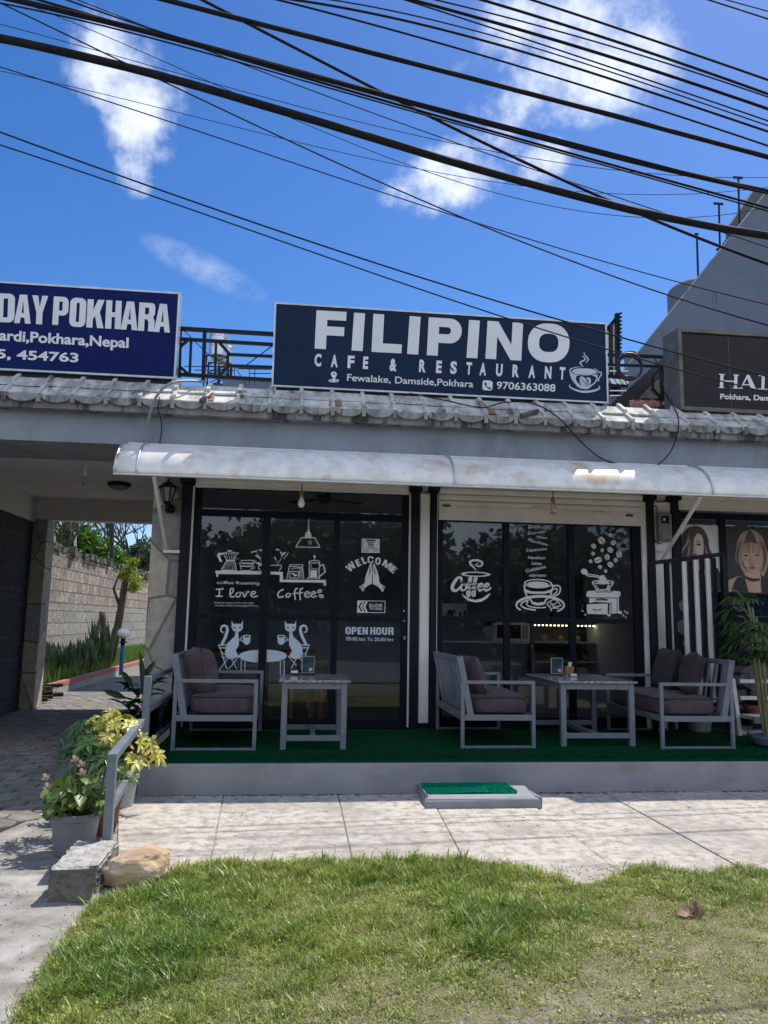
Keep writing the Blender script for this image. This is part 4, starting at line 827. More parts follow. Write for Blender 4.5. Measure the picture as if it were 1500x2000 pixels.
# ================================================================== AWNING
aw = thing('awning', 'long curved whitish sheet awning with aluminium ribs over the porch', 'awning', (1.8, 1.6, 3.3))
def awprof(n=14):                        # quarter-barrel section (y, z)
    o = []
    for i in range(n+1):
        t = i/n; a = t*PI/2
        o.append((1.62 - 0.57*math.sin(a)**1.15, 3.385 - 0.435*(1-math.cos(a))**1.0))
    return o
AX0, AX1 = -1.885, 9.6
def awsheet(mb):
    P = awprof(); xs = [AX0 + (AX1-AX0)*i/40 for i in range(41)]; vs = []; fs = []
    for x in xs:
        wv = 0.006*math.sin(x*2.3) + 0.004*math.sin(x*5.1+1)
        for j, (y, z) in enumerate(P): vs.append((x, y, z + wv*math.sin(j/len(P)*PI)))
    m_ = len(P)
    for i in range(40):
        for j in range(m_-1): a = i*m_+j; fs.append((a, a+1, a+m_+1, a+m_))
    mb.add(vs, fs)
o = part('sheet', M['awning'], aw, awsheet, smooth=True); sm = o.modifiers.new('thick', 'SOLIDIFY'); sm.thickness = 0.006; sm.offset = -1
def awrib(x):
    mb = MB(); P = [(x, y-0.004, z+0.006) for y, z in awprof(12)]; mb.tube(P, 0.012, 8); return mb.build('rib', M['awning_rib'], aw, smooth=True)
for x in (AX0+0.005, -1.66, at(883, 925, 1.2).x, 4.62, 7.2): awrib(x)
part('front_rail', M['awning_rib'], aw, lambda mb: mb.tube([(AX0, 1.045, 2.945), (AX1, 1.045, 2.95)], 0.013, 8))
part('back_rail', M['awning_rib'], aw, lambda mb: mb.box(AX0, AX1, 1.585, 1.6, 3.36, 3.40))
for x, yb in ((-1.48, 2.09), (4.47, 2.06), (7.9, 2.06)):
    zb = 2.265 if x < 0 else 2.30
    part('strut', M['shutter'], aw, lambda mb: mb.bar((x, 1.06, 2.93), (x, yb-0.04, zb), 0.032))
    part('bracket', M['shutter'], aw, lambda mb: mb.box(x-0.03, x+0.16 if x < 0 else x+0.03, yb-0.06, yb+0.01, zb-0.035, zb), bevel=0.003)

# ================================================================== SIGN BOARDS
YSG = 1.80
sg = thing('sign_board', 'dark navy sign board reading FILIPINO in huge white letters on the roof edge', 'sign', (1.7, 1.85, 4.2))
a = at(537, 590, YSG); b = at(1188, 787, YSG); SX0, SX1, SZ0, SZ1 = a.x, b.x, 4.185, 5.213
boxpart('panel', M['sign_navy'], sg, SX0+0.012, SX1-0.012, YSG, YSG+0.11, SZ0+0.012, SZ1-0.012)
def trim(mb, x0, x1, z0, z1, y0, y1, t):
    mb.box(x0-.002, x0+t, y0, y1, z0, z1); mb.box(x1-t, x1+.002, y0, y1, z0, z1); mb.box(x0+t, x1-t, y0+.001, y1, z1-t, z1+.002); mb.box(x0+t, x1-t, y0+.001, y1, z0-.002, z0+t)
part('trim', M['sign_trim'], sg, lambda mb: trim(mb, SX0, SX1, SZ0, SZ1, YSG-.008, YSG+.118, .018))
C = (500, 560, 1500/740)
v = Vinyl(YSG-0.004, C)
for ch, wd, p0, p1, cp in (('F', .78, (232, 245), (352, 251), 152), ('I', .29, (378, 252), (422, 255), 150), ('L', .80, (457, 258), (576, 264), 151), ('I', .29, (598, 266), (642, 269), 150), ('P', .90, (676, 271), (810, 278), 150), ('I', .29, (833, 281), (876, 284), 150), ('N', .98, (908, 285), (1050, 293), 150), ('O', 1.08, (1073, 296), (1238, 303), 154)):
    st = .29; L_, ww = glyph(ch, wd, st, .235 if ch in 'FLP' else .265, rd=.46 if ch == 'O' else None)
    v.place(L_, ww, p0, p1, cp)
v.build('name_lettering', M['letter'], sg)
v = Vinyl(YSG-0.004, C)
for ch, x0 in zip('CAFE', (231, 296, 362, 423)): v.text(ch, (x0, 312+ (x0-231)*.055), (x0+27 if ch != 'E' else x0+20, 313+(x0-231)*.055), 45, 0.045)
v.build('cafe_lettering', M['letter'], sg); v = Vinyl(YSG-0.004, C); v.text('&', (528, 330), (556, 332), 45, 0.045); v.build('ampersand', M['letter'], sg); v = Vinyl(YSG-0.004, C)
for ch, x0 in zip('RESTAURANT', (645, 712, 768, 831, 884, 949, 1014, 1078, 1142, 1200)): v.text(ch, (x0, 335+(x0-645)*.053), (x0+26 if ch not in 'ET' else x0+22, 336.4+(x0-645)*.053), 45, 0.045)
v.build('restaurant_lettering', M['letter'], sg)
v = Vinyl(YSG-0.004, C)
v.text('Fewalake, Damside,Pokhara', (360, 372), (860, 398), 27, 0.012); v.build('address_lettering', M['letter'], sg); v = Vinyl(YSG-0.004, C); v.text('9706363088', (952, 404), (1185, 415), 29, 0.016)
v.fill([(309, 370), (298, 352), (296, 343), (303, 336), (314, 337), (321, 345), (318, 354)], [[(305, 345), (309, 350), (313, 346), (309, 341)]]); v.oval((308, 372), 21, 7, 20, 0, (16, 4)); v.oval((308, 372), 12, 3, 12)
v.fill([(903, 370), (930, 372), (937, 379), (936, 405), (929, 411), (902, 410), (896, 403), (897, 377)], [[(906, 378), (912, 380), (914, 388), (911, 391), (920, 400), (924, 397), (931, 401), (929, 406), (922, 406), (908, 394), (904, 384)]])
v.build('phone_and_icons', M['letter'], sg)
C4 = (1100, 680, 1500/90)
v = Vinyl(YSG-0.004, C4)
v.line([(682, 135), (690, 200), (780, 310), (810, 380), (730, 495)], [24, 30, 40, 40, 8], smooth=True); v.line([(605, 240), (690, 310), (700, 380), (590, 440), (560, 500), (660, 620)], [8, 34, 42, 46, 56, 8], smooth=True)
v.fill([(275, 745), (380, 680), (560, 658), (800, 662), (1000, 700), (1070, 760), (990, 830), (800, 862), (560, 852), (380, 815)], smooth=True)
v.line([(590, 615), (400, 620), (250, 680), (215, 730), (260, 790), (500, 862), (760, 880), (1000, 840), (1110, 770), (1090, 710), (990, 655)], [6, 22, 36, 42, 24, 14, 14, 16, 28, 30, 6], smooth=True)
v.fill([(205, 770), (330, 850), (520, 880), (430, 910), (405, 985), (440, 1090), (560, 1205), (700, 1240), (860, 1215), (1000, 1130), (1075, 1010), (1060, 930), (920, 890), (1115, 850), (1110, 1010), (1060, 1130), (920, 1240), (840, 1310), (720, 1340), (560, 1310), (440, 1240), (420, 1200), (300, 1060), (230, 900)])
v.fill([(530, 1000), (560, 935), (620, 925), (700, 970), (770, 1080), (790, 1180), (760, 1225), (600, 1215), (545, 1110)], smooth=True); v.fill([(745, 985), (800, 950), (870, 975), (900, 1060), (880, 1150), (840, 1225), (790, 1230), (820, 1110), (790, 1040)], smooth=True)
v.line([(1140, 815), (1170, 780), (1230, 790), (1235, 860), (1150, 1000), (1135, 1060), (1175, 1075)], [20, 40, 30, 34, 40, 50, 10], smooth=True)
v.line([(235, 1180), (200, 1245), (300, 1320), (520, 1400), (760, 1420), (1060, 1370), (1180, 1290), (1135, 1210)], [4, 34, 50, 70, 76, 66, 46, 4], smooth=True)
v.build('cup_emblem', M['cup_sheet'], sg)
v = Vinyl(YSG-0.0085, C4); v.line([(590, 990), (640, 1060), (720, 1130), (765, 1235)], [6, 22, 26, 26], smooth=True); v.line([(740, 1000), (800, 1050), (815, 1130), (815, 1230)], [6, 18, 18, 14], smooth=True); v.line([(800, 1050), (835, 990)], [16, 6]); v.build('emblem_creases', M['sign_navy'], sg)
part('base_rail', M['navy_steel'], sg, lambda mb: mb.box(SX0+.05, SX1-.05, YSG+.03, YSG+.065, 4.12, SZ0-.003))
for x in (SX0+.4, 1.7, SX1-.4): part('support_post', M['navy_steel'], sg, lambda mb: mb.box(x-.03, x+.03, YSG+.12, YSG+.18, 3.9, SZ1-.1))

sg = thing('sign_board', 'royal blue sign board with heavy white letters ending in POKHARA at the left edge', 'sign', (-3, 1.85, 4.2))
BX1 = at(352, 572, YSG).x; BZ0, BZ1 = 4.215, 5.257
boxpart('panel', M['sign_blue'], sg, -7.2, BX1-.02, YSG, YSG+.14, BZ0+.012, BZ1-.012)
part('trim', M['sign_trim'], sg, lambda mb: trim(mb, -7.2, BX1, BZ0, BZ1, YSG-.01, YSG+.15, .02))
part('base_rail', M['navy_steel'], sg, lambda mb: mb.box(-7.1, BX1-.05, YSG+.03, YSG+.065, 4.12, BZ0-.003))
C = (0, 520, 1500/540)
v = Vinyl(YSG-0.004, C)
for ch, wd, p0, p1, cp in (('D', .62, (-22, 302), (77, 306), 156), ('A', .66, (76, 308), (166, 312), 156), ('Y', .62, (168, 313), (255, 317), 156), ('P', .60, (283, 317), (366, 322), 154), ('O', .58, (374, 327), (462, 332), 158), ('K', .66, (468, 332), (562, 337), 154), ('H', .60, (570, 338), (655, 342), 154), ('A', .66, (654, 343), (746, 348), 154), ('R', .62, (748, 350), (836, 355), 154), ('A', .66, (834, 356), (922, 361), 154)):
    L_, ww = glyph(ch, wd, .235, .17, rd=.2); v.place(L_, ww, p0, p1, cp)
v.build('name_lettering', M['letter'], sg); v = Vinyl(YSG-0.004, C); v.text('ardi,Pokhara,Nepal', (-6, 400), (697, 442), 55, 0.028); v.build('place_lettering', M['letter'], sg); v = Vinyl(YSG-0.004, C); v.text('5, 454763', (-20, 497), (425, 520), 48, 0.028)
v.build('lettering', M['letter'], sg)

HY = 1.70; HZ0, HZ1 = 4.12, 5.172
sg = thing('sign_board', 'dark brown glossy sign box with white serif HAI letters at the right edge', 'sign', (6, 1.8, 4.2))
HX0 = 4.62
part('box', M['steel_worn'], sg, lambda mb: (trim(mb, HX0, 9.0, HZ0, HZ1, HY, HY+.28, .05), mb.box(HX0+.05, 8.95, HY+.2, HY+.27, HZ0+.05, HZ1-.05)), bevel=0.004)
part('side_sheet', M['steel_worn'], sg, lambda mb: mb.add([(HX0-.06, HY+.28, HZ0), (HX0-.004, HY+.0, HZ0), (HX0-.004, HY, HZ1-.01), (HX0-.06, HY+.28, HZ1-.03)], [(0, 1, 2, 3)]))
boxpart('panel', M['smoke_panel'], sg, HX0+.051, 8.95, HY+.03, HY+.05, HZ0+.051, HZ1-.051)
part('panel_seam', M['steel_worn'], sg, lambda mb: [mb.box(x, x+.006, HY+.024, HY+.029, HZ0+.06, HZ1-.06) for x in (5.29, 6.4)])
C = (1140, 320, 1286/360)
v = Vinyl(HY+0.024, C)
def serif(ch, x0, x1, y0, cap):
    w_ = (x1-x0)/cap; s = .22
    L = {'H': [[[(0, 0), (.42, 0), (.42, .06), (.33, .06), (.33, .46), (w_-.33, .46), (w_-.33, .06), (w_-.42, .06), (w_-.42, 0), (w_, 0), (w_, .06), (w_-.1, .06), (w_-.1, .94), (w_, .94), (w_, 1), (w_-.42, 1), (w_-.42, .94), (w_-.33, .94), (w_-.33, .55), (.33, .55), (.33, .94), (.42, .94), (.42, 1), (0, 1), (0, .94), (.1, .94), (.1, .06), (0, .06)]]],
         'A': [[[(0, 0), (.3, 0), (.3, .06), (.22, .06), (.3, .26), (w_*.5+.12, .26), (w_*.5+.2, .06), (w_*.5+.12, .06), (w_*.5+.12, 0), (w_, 0), (w_, .06), (w_-.08, .06), (w_*.5+.08, 1), (w_*.5-.1, 1), (.12, .06), (0, .06)], [(.34, .34), (w_*.5+.08, .34), (w_*.5-.07, .76)]]],
         'I': [[[(0, 0), (w_, 0), (w_, .06), (w_/2+.11, .06), (w_/2+.11, .94), (w_, .94), (w_, 1), (0, 1), (0, .94), (w_/2-.11, .94), (w_/2-.11, .06), (0, .06)]]]}[ch]
    v.place(L, w_, (x0, y0), (x1, y0+(x1-x0)*.04), cap)
serif('H', 940, 1080, 1563, 98); serif('A', 1082, 1208, 1568, 98); serif('I', 1216, 1282, 1573, 98)
v.build('name_lettering', M['letter'], sg); v = Vinyl(HY+0.024, C); v.text('Pokhara, Dam', (952, 1640), (1300, 1652), 36, 0.03)
v.build('lettering', M['letter'], sg)

# ================================================================== ROOFTOP
RY = 2.05
def railing(name, label, members, Y, cy=0.05):
    t = thing(name, label, 'railing', (at(*members[0][0], Y).x, Y, 4.1)); return t
def frame_from(name, label, Y, bars, posts_, loc, m=M['navy_steel']):
    t = thing(name, label, 'railing', loc)
    def f(mb):
        for k, (p, q, wpx) in enumerate(bars):
            A = at(*p, Y); B = at(*q, Y); wd = wpx*(Y+7)/CAM_F; off = Vector((0, 0.004*(k % 5), 0)); mb.bar(A+off, B+off, wd, wd)
    part('rails', m, t, f)
    for k, (p, q, wpx) in enumerate(posts_):
        A = at(*p, Y); B = at(*q, Y); wd = wpx*(Y+7)/CAM_F; part('post', m, t, lambda mb: mb.bar(A, B, wd, wd))
    return t
def cr(l, ox, oy, s): return [((a[0]/s+ox, a[1]/s+oy), (b[0]/s+ox, b[1]/s+oy), w_/s) for a, b, w_ in l]
s_ = 1500/220
frame_from('roof_railing', 'dark navy steel railing with diagonal braces between the blue sign and the cafe sign', RY,
    cr([((0, 145), (1500, 235), 50), ((60, 285), (1500, 372), 42), ((730, 490), (1500, 525), 36), ((730, 640), (1500, 668), 38), ((0, 750), (1500, 845), 46),
        ((205, 285), (60, 410), 36), ((40, 620), (205, 770), 36), ((600, 330), (730, 475), 36), ((730, 640), (600, 775), 36), ((1310, 370), (960, 630), 12), ((120, 165), (440, 480), 10), ((440, 480), (700, 630), 10)], 340, 620, s_),
    cr([((408, 165), (388, 860), 48), ((228, 290), (208, 770), 32), ((560, 310), (545, 790), 32), ((718, 470), (716, 650), 32), ((85, 140), (70, 800), 40)], 340, 620, s_), (-1.0, RY, 4.1))
s_ = 1500/160
frame_from('roof_railing', 'dark steel railing carrying a coiled hose between the cafe sign and the brown sign box', RY+0.25,
    cr([((40, 870), (1500, 930), 56), ((40, 1050), (1500, 1100), 44), ((40, 1260), (560, 1300), 56), ((40, 1420), (440, 1440), 44), ((600, 1680), (1500, 1710), 44), ((1130, 1120), (1330, 1330), 50), ((860, 1470), (1060, 1680), 50), ((1330, 1500), (1130, 1690), 44), ((1030, 1120), (880, 1280), 36)], 1180, 600, s_),
    cr([((1060, 1110), (1095, 1720), 90), ((880, 1290), (890, 1490), 40), ((1300, 1320), (1300, 1520), 44), ((1010, 1690), (1010, 1780), 60)], 1180, 600, s_), (4.4, RY+.25, 4.1))
def hose(mb):
    c = at(1229, 717, RY+0.13)
    for k in range(7):
        R_ = 0.165+rnd(-.014, .014); o_ = Vector((rnd(-.008, .008), rnd(-.03, .03), rnd(-.01, .01)))
        mb.tube([c+o_+Vector((R_*math.cos(t), 0.01*math.sin(3*t+k), R_*math.sin(t)*1.02)) for t in [2*PI*i/36 for i in range(37)]], 0.0125, 6)
tag(part('hose_coil', M['rubber'], None, hose, smooth=True), 'coil of black hose hanging on the roof railing right of the cafe sign', 'hose')
def net(mb):
    for k in range(260):
        c = at(rnd(1232, 1286), 792 - abs(rnd(0, 1))*9*math.sin((k % 50)/50*PI), RY+.1+rnd(-.1, .1)); d = rvec()*0.035; mb.tube([c-d, c+rvec()*0.012, c+d], 0.004, 4)
tag(part('netting', M['pink'], None, net), 'bundle of pink netting lying on the roof edge below the hose coil', 'netting')
# corrugated lean-to and plywood behind the railing
cs = thing('corrugated_sheet', 'dark corrugated iron sheet sloping up behind the roof railing to the brown sign box', 'roof sheet', (5, 3, 4.0))
def corr(mb):
    Y0 = 2.75; A = at(1186, 796, Y0); B = at(1345, 655, Y0); N = 34; vs = []
    D = (B-A); n = Vector((-D.z, 0, D.x)).normalized()
    lower = at(1345, 800, Y0)
    for i in range(N*4+1):
        t = i/(N*4); p = A + D*t + n*0.012*math.sin(i*PI/2); vs += [p, p+Vector((0, .012, 0)), Vector((p.x, Y0+.02, A.z-.15))]
    fs = []
    for i in range(N*4): q = 3*i; fs += [(q, q+2, q+5, q+3), (q, q+3, q+4, q+1)]
    mb.add(vs, fs)
part('sheet', M['corrug'], cs, corr)
def ply(mb):
    Y0 = 2.55
    mb.prism_y([(at(x, y, Y0).x, at(x, y, Y0).z) for x, y in ((1240, 790), (1256, 770), (1292, 736), (1320, 712), (1340, 712), (1340, 790))], Y0, Y0+.018)
part('plywood_panel', M['plywood'], cs, ply)
# distant tank on its stand
tk = thing('water_tank', 'stainless steel water tank on a lattice stand seen between the two left signs', 'water tank', tuple(at(425, 745, 14)))
tc_ = at(426, 690, 14.0); R_ = 0.26
part('tank_shell', M['tank'], tk, lambda mb: mb.lathe([(0.0, -.25), (R_*.6, -.22), (R_, -.10), (R_, .14), (R_*1.02, .15), (R_, .17), (R_, .42), (R_*1.02, .43), (R_, .45), (R_*.95, .62), (R_*.5, .68), (0.05, .70)], tc_, 20), smooth=False)
def stand(mb):
    z1 = tc_.z-.18; z0 = at(425, 745, 14).z-.6
    for sx in (-1, 1):
        for sy in (-1, 1): mb.bar((tc_.x+sx*.33, tc_.y+sy*.33, z0), (tc_.x+sx*.27, tc_.y+sy*.27, z1), .04)
    for k in range(4):
        z = z0 + (z1-z0)*(k+1)/4
        for sy in (-1, 1):
            mb.bar((tc_.x-.3, tc_.y+sy*.3, z), (tc_.x+.3, tc_.y+sy*.3, z), .03); mb.bar((tc_.x-.3, tc_.y+sy*.3, z-(z1-z0)/4), (tc_.x+.3, tc_.y+sy*.3, z), .022)
part('stand', M['navy_steel'], tk, stand)
tk2 = thing('water_tank', 'second stainless tank standing just right of the lattice stand behind the roof railing', 'water tank', tuple(at(441, 745, 15)))
t2 = at(441, 700, 15.0); part('tank_shell', M['tank'], tk2, lambda mb: mb.lathe([(0, -.28), (.16, -.26), (.2, -.15), (.2, .3), (.21, .31), (.2, .33), (.19, .5), (.1, .55), (.03, .56)], t2, 18)); part('stand', M['navy_steel'], tk2, lambda mb: [mb.bar((t2.x+sx*.17, t2.y+sy*.17, t2.z-1.4), (t2.x+sx*.17, t2.y+sy*.17, t2.z-.2), .04) for sx in (-1, 1) for sy in (-1, 1)])
fr_ = frame_from('roof_railing', 'thin far roof railing glimpsed low behind the navy steel railing', 12.0,
    cr([((140, 652), (810, 660), 10), ((270, 700), (800, 705), 10), ((850, 680), (1290, 690), 12), ((1000, 745), (1290, 745), 10), ((820, 670), (960, 900), 10)], 340, 620, 1500/220),
    cr([((805, 655), (805, 790), 10), ((1075, 670), (1075, 910), 10), ((1003, 670), (1003, 900), 10)], 340, 620, 1500/220), (-1, 12, 6))
far = thing('far_building', 'pale far building edge glimpsed low between the two left signs', 'building', tuple(at(470, 760, 13)))
fa = at(405, 752, 13); fb = at(530, 740, 13)
boxpart('wall', M['neigh_b'], far, fa.x, fb.x+.6, 13, 16, 3.0, fa.z+.02); boxpart('parapet', M['neighbour'], far, fa.x+.4, fb.x+.7, 12.9, 13, fa.z-.4, fb.z)
# spiked screen
sp = thing('spiked_screen', 'white mesh screen with a spiked steel post rising behind the cafe sign corner', 'screen', tuple(at(1200, 745, 6.0)))
s_ = 1500/160
def q(x, y, Y=6.0): return at(1180+x/s_, 600+y/s_, Y)
part('screen', M['awning'], sp, lambda mb: mb.add([q(40, 1600), q(228, 1600), q(228, 190), q(40, 390), q(40, 1600, 6.02), q(228, 1600, 6.02), q(228, 190, 6.02), q(40, 390, 6.02)], [(0, 1, 2, 3), (7, 6, 5, 4), (3, 2, 6, 7)]))
def spk(mb):
    mb.bar(q(236, 120, 5.97), q(252, 1640, 5.97), .075); mb.bar(q(120, 330, 5.97), q(130, 1600, 5.97), .06)
    for k in range(11):
        y = 170+k*70; mb.tube([q(240, y, 5.95), q(275, y-50, 5.9), q(315, y-60, 5.85)], 0.022, 5)
    for k in range(18): mb.bar(q(50+k*10, 390-k*12-20, 5.97), q(50+k*10, 390-k*12+50, 5.97), .02)
part('spiked_post', M['navy_steel'], sp, spk)
def ladder(mb):
    for k in range(7):
        mb.bar(q(90+k*45, 1260+(k % 2)*30, 5.8), q(160+k*45, 1400+(k % 2)*30, 5.8), .035)
        mb.bar(q(100, 1080+k*90, 5.85), q(440, 1080+k*90, 5.85), .02)
part('lattice', M['awning_rib'], sp, ladder)
pp = at(1229, 690, 7); tag(part('vent_pipe', M['neigh_b'], None, lambda mb: mb.lathe([(.10, -2.0), (.10, .0), (.14, .01), (.14, .1), (.05, .11)], (pp.x, 7, pp.z-.10), 14)), 'short grey vent pipe with a cap behind the hose coil', 'pipe')

# neighbour building on the right
nb = thing('neighbour_building', 'tall blue grey building with a steep slanted wall edge at the upper right', 'building', (9, 6, 0))
NY = 6.0
def P2(x, y, Y=NY): p_ = at(x, y, Y); return (p_.x, p_.z)
part('slanted_wall', M['neighbour'], nb, lambda mb: mb.prism_y([P2(1080, 900), P2(1245, 690), P2(1500, 371), P2(1640, 196), P2(1900, 196), P2(1900, 1300), P2(1080, 1300)], NY, NY+.14))
part('upper_wall', M['neigh_b'], nb, lambda mb: mb.prism_y([P2(1428, 480, 7), P2(1428, 436, 7), P2(1475, 368, 7), P2(1700, 368, 7), P2(1700, 600, 7), P2(1428, 600, 7)], 7.0, 7.2))
part('wall_panel', M['neighbour'], nb, lambda mb: mb.prism_y([P2(1486, 385, 6.97), P2(1560, 385, 6.97), P2(1560, 440, 6.97), P2(1486, 420, 6.97)], 6.95, 6.98))
part('form_joint', M['neigh_b'], nb, lambda mb: [mb.prism_y([P2(x0, y0, NY-.002), P2(x1, y0+6, NY-.002), P2(x1, y0+8.5, NY-.002), P2(x0, y0+2, NY-.002)], NY-.002, NY+.01) for x0, x1, y0 in ((1330, 1760, 585), (1420, 1760, 470), (1280, 1330, 650))])
part('recess', M['neigh_b'], nb, lambda mb: trim(mb, P2(1392, 590)[0], P2(1401, 590)[0], P2(1392, 592)[1], P2(1392, 573)[1], NY-.01, NY+.02, .012))
part('round_tank', M['neigh_b'], nb, lambda mb: mb.lathe([(.62, -2.2), (.62, -.12), (.58, -.04), (.45, .0), (.1, .02)], (at(1365, 556, 7.2).x+.1, 7.4, at(1365, 552, 7.2).z), 24), smooth=True)
def pipes(mb, x0, y0, y1, head):
    a = at(x0, y0, 6.6); b = at(x0+3, y1, 6.6); mb.tube([b, a], .02, 8)
    if head: mb.bar(a+Vector((-.11, 0, 0)), a+Vector((.09, 0, 0)), .035)
    else: mb.bar(a+Vector((-.04, 0, 0)), a+Vector((.03, 0, 0)), .03)
for x0, y0, y1, hd in ((1442, 347, 470, True), (1404, 398, 520, True), (1361, 457, 560, False)):
    part('stand_pipe', M['navy_steel'], nb, lambda mb: pipes(mb, x0, y0, y1, hd))
def brk(mb):
    f = lambda x, y: at(x, y, 6.55); mb.bar(f(1412, 478), f(1428, 456), .03); mb.bar(f(1412, 476), f(1445, 474), .035); mb.bar(f(1443, 441), f(1470, 441), .035); mb.tube([f(1427, 474), f(1427, 462)], .035, 6); mb.tube([f(1457, 441), f(1457, 430)], .035, 6); mb.tube([f(1400, 487), f(1410, 488)], .03, 6)
part('pipe_bracket', M['navy_steel'], nb, brk)

# ================================================================== OVERHEAD CABLES
def cable(label, pts, wpx, Y, group='overhead cables crossing the sky', m=M['cable'], strands=1):
    xs_ = np.array([p[0] for p in pts], float); ys_ = np.array([p[1] for p in pts], float)
    c_ = np.polyfit(xs_/1000, ys_, 3 if len(pts) > 5 else min(2, len(pts)-1)); P = [at(x, float(np.polyval(c_, x/1000)), Y) for x in np.linspace(xs_[0], xs_[-1], 40)]
    P = [P[0]+(P[0]-P[1]).normalized()*6] + P + [P[-1]+(P[-1]-P[-2]).normalized()*6]
    r = wpx/2*(Y-CP.y)*0.86/CAM_F
    mb = MB(); mb.tube(P, r, 8)
    if strands > 1:
        for k in range(strands):
            ph = k*2.1; mb.tube([p + Vector((0, math.cos(i*.22+ph), math.sin(i*.22+ph)))*r*.62 for i, p in enumerate(P)], r*.45, 6)
    return tag(mb.build('cable', m, None, smooth=True), label, 'cable', group)
cable('thickest black cable bundle sweeping from the left edge down to the right edge', [(0, 76), (250, 131), (500, 199), (750, 280), (1000, 350), (1200, 398), (1500, 462)], 19, -2.55, strands=3)
cable('thick black cable bundle just above the thickest one, entering at the top left corner', [(30, 0), (200, 40), (375, 85), (550, 132), (750, 186), (850, 212), (1000, 252), (1150, 294), (1300, 331), (1500, 374)], 13, -2.45, strands=3)
cable('black cable clinging to the underside of the second thick bundle', [(500, 124), (750, 197), (875, 231), (1000, 266), (1100, 296), (1200, 327), (1325, 354), (1500, 407)], 6, -2.4)
cable('thin black cable joining the second bundle from the top edge over the left cloud', [(130, 0), (250, 40), (400, 90), (560, 133)], 4, -2.5)
cable('black cable running just under the second bundle above the left cloud', [(0, 7), (150, 35), (300, 78), (450, 118), (600, 157), (750, 203)], 4, -2.35)
cable('double black cable from the top centre down to the right edge above the second bundle', [(325, 0), (450, 33), (600, 69), (750, 110), (950, 161), (1150, 213), (1350, 266), (1500, 307)], 12, -2.9, strands=3)
cable('steep black cable crossing both thick bundles from upper left to lower right', [(395, 0), (500, 55), (625, 115), (750, 183), (800, 210), (900, 258), (1000, 305), (1125, 362), (1225, 405), (1350, 462), (1500, 515)], 7.5, -2.3)
cable('lowest black cable of the upper right bunch, next above the double cable', [(545, 0), (750, 55), (950, 108), (1125, 166), (1300, 217), (1500, 285)], 5, -2.8)
cable('second lowest black cable of the upper right bunch', [(575, 0), (750, 30), (950, 82), (1150, 140), (1350, 206), (1500, 257)], 6, -2.9)
cable('thin third lowest black cable of the upper right bunch', [(640, 0), (750, 15), (950, 67), (1125, 121), (1300, 174), (1500, 246)], 3.5, -2.7)
cable('fourth lowest cable of the upper right bunch, passing through the middle of the big cloud', [(790, 0), (950, 49), (1150, 119), (1350, 184), (1500, 236)], 4, -2.75)
cable('heavier cable through the middle of the upper right bunch', [(800, -2), (950, 40), (1150, 98), (1350, 161), (1500, 213)], 8, -3.0)
cable('thin cable fourth from the top in the upper right bunch', [(850, 0), (1050, 48), (1250, 109), (1500, 189)], 4, -2.85)
cable('cable third from the top right bunch, leaving the right edge near the bare sky', [(940, 0), (1100, 46), (1300, 115), (1500, 183)], 7, -3.1)
cable('uppermost long cable of the bunch crossing the top of the big cloud', [(1040, 0), (1200, 53), (1350, 104), (1500, 156)], 6, -3.2)
cable('short cable in the extreme top right corner, the lower of two', [(1385, 0), (1500, 37), (1600, 70)], 4, -3.2)
cable('short cable in the extreme top right corner, the upper of two', [(1420, 0), (1500, 22), (1600, 50)], 3, -3.3)
cable('thin black cable from the top left corner crossing under the thickest bundle', [(0, 5), (200, 103), (275, 138), (400, 196), (600, 290), (750, 360), (875, 415), (1000, 465), (1140, 517), (1336, 586), (1500, 636)], 3.6, .6)
cable('thin black cable crossing the lower part of the left cloud and the slanted wall', [(0, 133), (200, 190), (400, 260), (600, 330), (750, 378), (875, 417), (1000, 459), (1140, 496), (1336, 552), (1500, 597)], 2.8, .7)
cable('upper of the two lowest cables, crossing in front of the cafe sign letters', [(0, 258), (200, 330), (400, 403), (600, 470), (750, 518), (1000, 596), (1140, 639), (1322, 690), (1500, 735)], 4.2, .9)
cable('lower of the two lowest cables, crossing in front of the cafe sign letters', [(0, 284), (250, 365), (500, 452), (750, 544), (920, 600), (1140, 666), (1322, 720), (1500, 768)], 3.6, 1.0)
cable('hairline wire just above the thickest bundle in the left half of the sky', [(0, 45), (200, 105), (400, 162), (600, 205), (750, 249), (1000, 305), (1200, 333), (1500, 346)], 1.8, 1.2)
cable('hairline wire dropping across the left cloud and flattening near the slanted wall', [(75, 15), (300, 115), (475, 192), (650, 262), (750, 301), (1000, 385), (1250, 427), (1400, 424), (1500, 402)], 1.8, 1.3)
cable('thin wire below the second bundle crossing the small middle cloud', [(425, 105), (600, 176), (750, 229), (950, 296), (1100, 352)], 2.6, .2)
cable('hairline wire leaving the left edge and levelling out before the slanted wall', [(65, 152), (250, 196), (450, 246), (750, 316), (950, 351), (1200, 379), (1400, 379), (1500, 363)], 1.6, 1.4)
